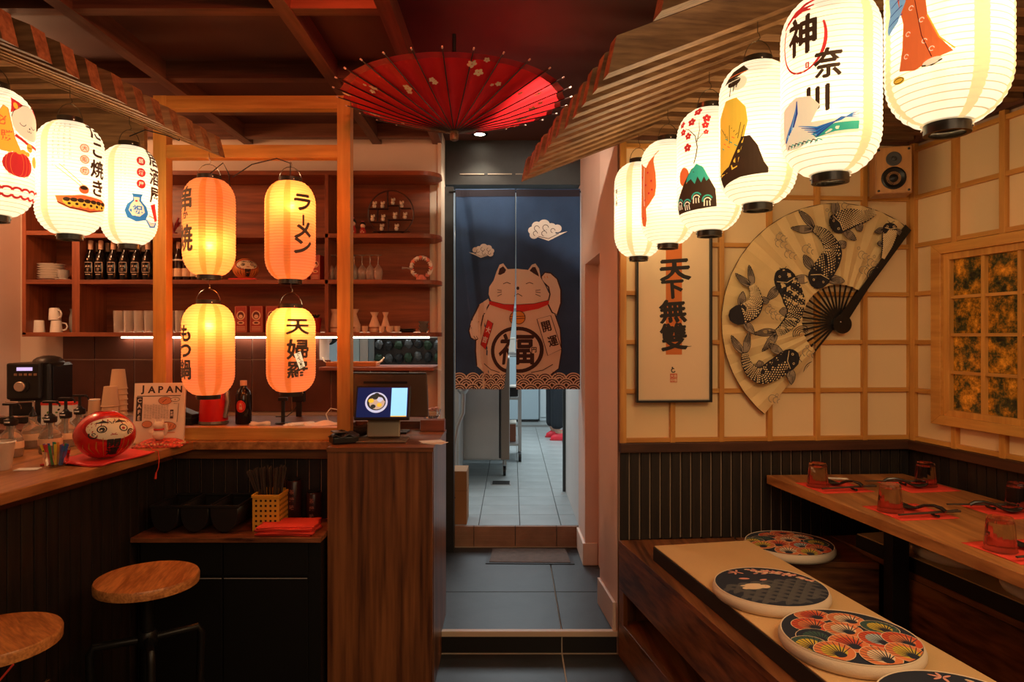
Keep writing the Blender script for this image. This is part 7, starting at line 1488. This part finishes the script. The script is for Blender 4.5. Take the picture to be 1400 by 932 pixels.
MZ = BZ+0.0562
cushion('round cushion with colourful fan print on the corner bench, against the mat', 1.088, 2.680, BZ+0.0008, fans, radians(-10))
cushion('round navy cushion with white rabbit and pink petals on the aisle mat', 0.782, 2.065, MZ, lambda p, r: waves(p, r, 1), radians(12))
cushion('round cushion with colourful fan print on the aisle bench mat', 0.852, 1.722, MZ, fans, radians(20))
cushion('round navy cushion cut by the lower edge of the picture', 0.915, 1.378, MZ, lambda p, r: waves(p, r, 1), radians(-35))
cushion('round cushion on the wall bench, only its far rim showing past the table', 1.620, 2.44, MZ, fans, radians(5))
cushion('round cushion on the wall bench nearer the camera, mostly under the table', 1.685, 2.07, MZ, lambda p, r: waves(p, r, 1), radians(5))
# table ---------------------------------------------------------------------
TT = 0.75
t = thing('dining_table', 'long orange brown dining table set for six with black steel legs', 'table')
TA, TB, TC_, TD = (1.068, 2.862), (1.655, 2.890), (1.655+0.158*1.9, 0.99), (1.068+0.150*1.9, 0.96)
MB().prism([TA, TB, TC_, TD], TT-0.036, TT).build('tabletop', topwood('y'), t, bevel=0.002)
for y, x in ((2.46, 1.385), (1.15, 1.58)):
    MB().box(x-0.03, x+0.03, y-0.03, y+0.03, 0.008, TT-0.045).build('leg', M_BLACKP, t, bevel=0.002); MB().box(x-0.16, x+0.16, y-0.04, y+0.04, TT-0.045, TT-0.0365).build('top_plate', M_BLACKP, t); MB().box(x-0.17, x+0.17, y-0.04, y+0.04, 0, 0.008).build('foot_plate', M_BLACKP, t)
ax = atan2(-0.15, 1)
def setting(k, gx, gy, side, where):
    # side -1: seat on the aisle side, +1: seat by the wall
    n = thing('paper_napkin', f'red paper napkin at the {where}', 'napkin', (gx+0.062 if side < 0 else gx-0.03, gy+0.0, TT), -ax, 'red napkins laid on the dining table')
    mb = MB(); mb.grid(lambda u, v: Vector(((u-.5)*0.205, (v-.5)*0.19, 0.001+0.0015*sin(5*u+k)*sin(4*v))), 8, 8).build('napkin_sheet', M_RED, n, smooth=60, solid=0.0016)
    g = thing('water_glass', f'upturned smoked glass tumbler on the red napkin at the {where}', 'glass', (gx, gy, TT+0.0038), 0.1*k, 'upturned tumblers on the dining table'); nS = 14
    MB().lathe([(0.0395, 0.0), (0.0385, 0.010), (0.0325, 0.082), (0.0300, 0.090), (0.0, 0.0905)], nS, cap0=False, cap1=False).lathe([(0.0370, 0.0), (0.0355, 0.012), (0.0300, 0.076), (0.0, 0.077)], nS, cap0=False, cap1=False).build('glass_body', M_SMOKE, g, smooth=15)
    MB().lathe([(0.0395, 0.0), (0.0405, 0.0015), (0.0395, 0.003), (0.0370, 0.0015)], 28, cap0=False, cap1=False).build('rim', M_SMOKE, g, smooth=True)
    bs = mat('black_melamine', (0.02, 0.016, 0.014), 0.25)
    s = thing('soup_spoon', f'black melamine soup spoon at the {where}', 'spoon', (gx+0.075, gy+0.02, TT+0.0045) if side < 0 else (gx-0.05, gy-0.035, TT+0.0045), radians(-62) if side < 0 else radians(165), 'black soup spoons on the dining table')
    MB().grid(lambda u, v: Vector(((u-.5)*0.066, (v-.5)*0.042*sqrt(max(0.02, 1-(2*u-1)**2)), 0.001+0.014*((2*u-1)**2*0.75+(2*v-1)**2*0.5))), 12, 8).build('bowl', bs, s, smooth=True, solid=0.0025)
    MB().tube([(0.026, 0, 0.012), (0.050, 0, 0.024), (0.080, 0, 0.030), (0.105, 0, 0.026), (0.118, 0, 0.018)], [0.0055, 0.005, 0.005, 0.0065, 0.006], 8).build('handle', bs, s, smooth=True)
    cx_, cy_ = (gx+0.085, gy-0.075) if side < 0 else (gx-0.105, gy+0.02)
    r = thing('chopstick_rest', f'small black chopstick rest at the {where}', 'chopstick rest', (cx_+(0.018 if side < 0 else 0.03), cy_+0.004, TT+0.0035 if side < 0 else TT+0.0006), radians(90), 'chopstick rests on the dining table'); MB().tube([(-0.02, 0, 0.007), (-0.008, 0, 0.005), (0.008, 0, 0.005), (0.02, 0, 0.007)], [0.005, 0.004, 0.004, 0.005], 8).build('rest_body', bs, r, smooth=True)
    for j in (0, 1):
        c = MB().cyl((-0.115, 0, 0), (0.115, 0, 0), 0.0024, 0.0040, n=8).build('chopstick', ck); c.location = (cx_, cy_+0.008*j, TT+0.0165-0.0002*j); c.rotation_euler = (0, 0, (radians(12) if side < 0 else radians(-2))+0.03*j)
        tag(c, f'{("front", "back")[j]} black chopstick of the pair on its rest at the {where}', 'chopstick', 'black chopsticks on the dining table')
for k, (x, y, s, w_) in enumerate(((1.177, 2.627, -1, 'far aisle side place'), (1.250, 2.255, -1, 'middle aisle side place'), (1.318, 1.842, -1, 'near aisle side place'), (1.600, 2.640, 1, 'far wall side place'), (1.684, 2.270, 1, 'middle wall side place'))): setting(k, x, y, s, w_)
tag(box('reservation_card', M_PAPER, -0.04, 0.04, -0.014, 0.014, 0, 0.0012, loc=(X_(1143, 2.80), 2.79, TT+0.0006), rz=radians(-12)), 'small white card lying at the far end of the dining table', 'card')
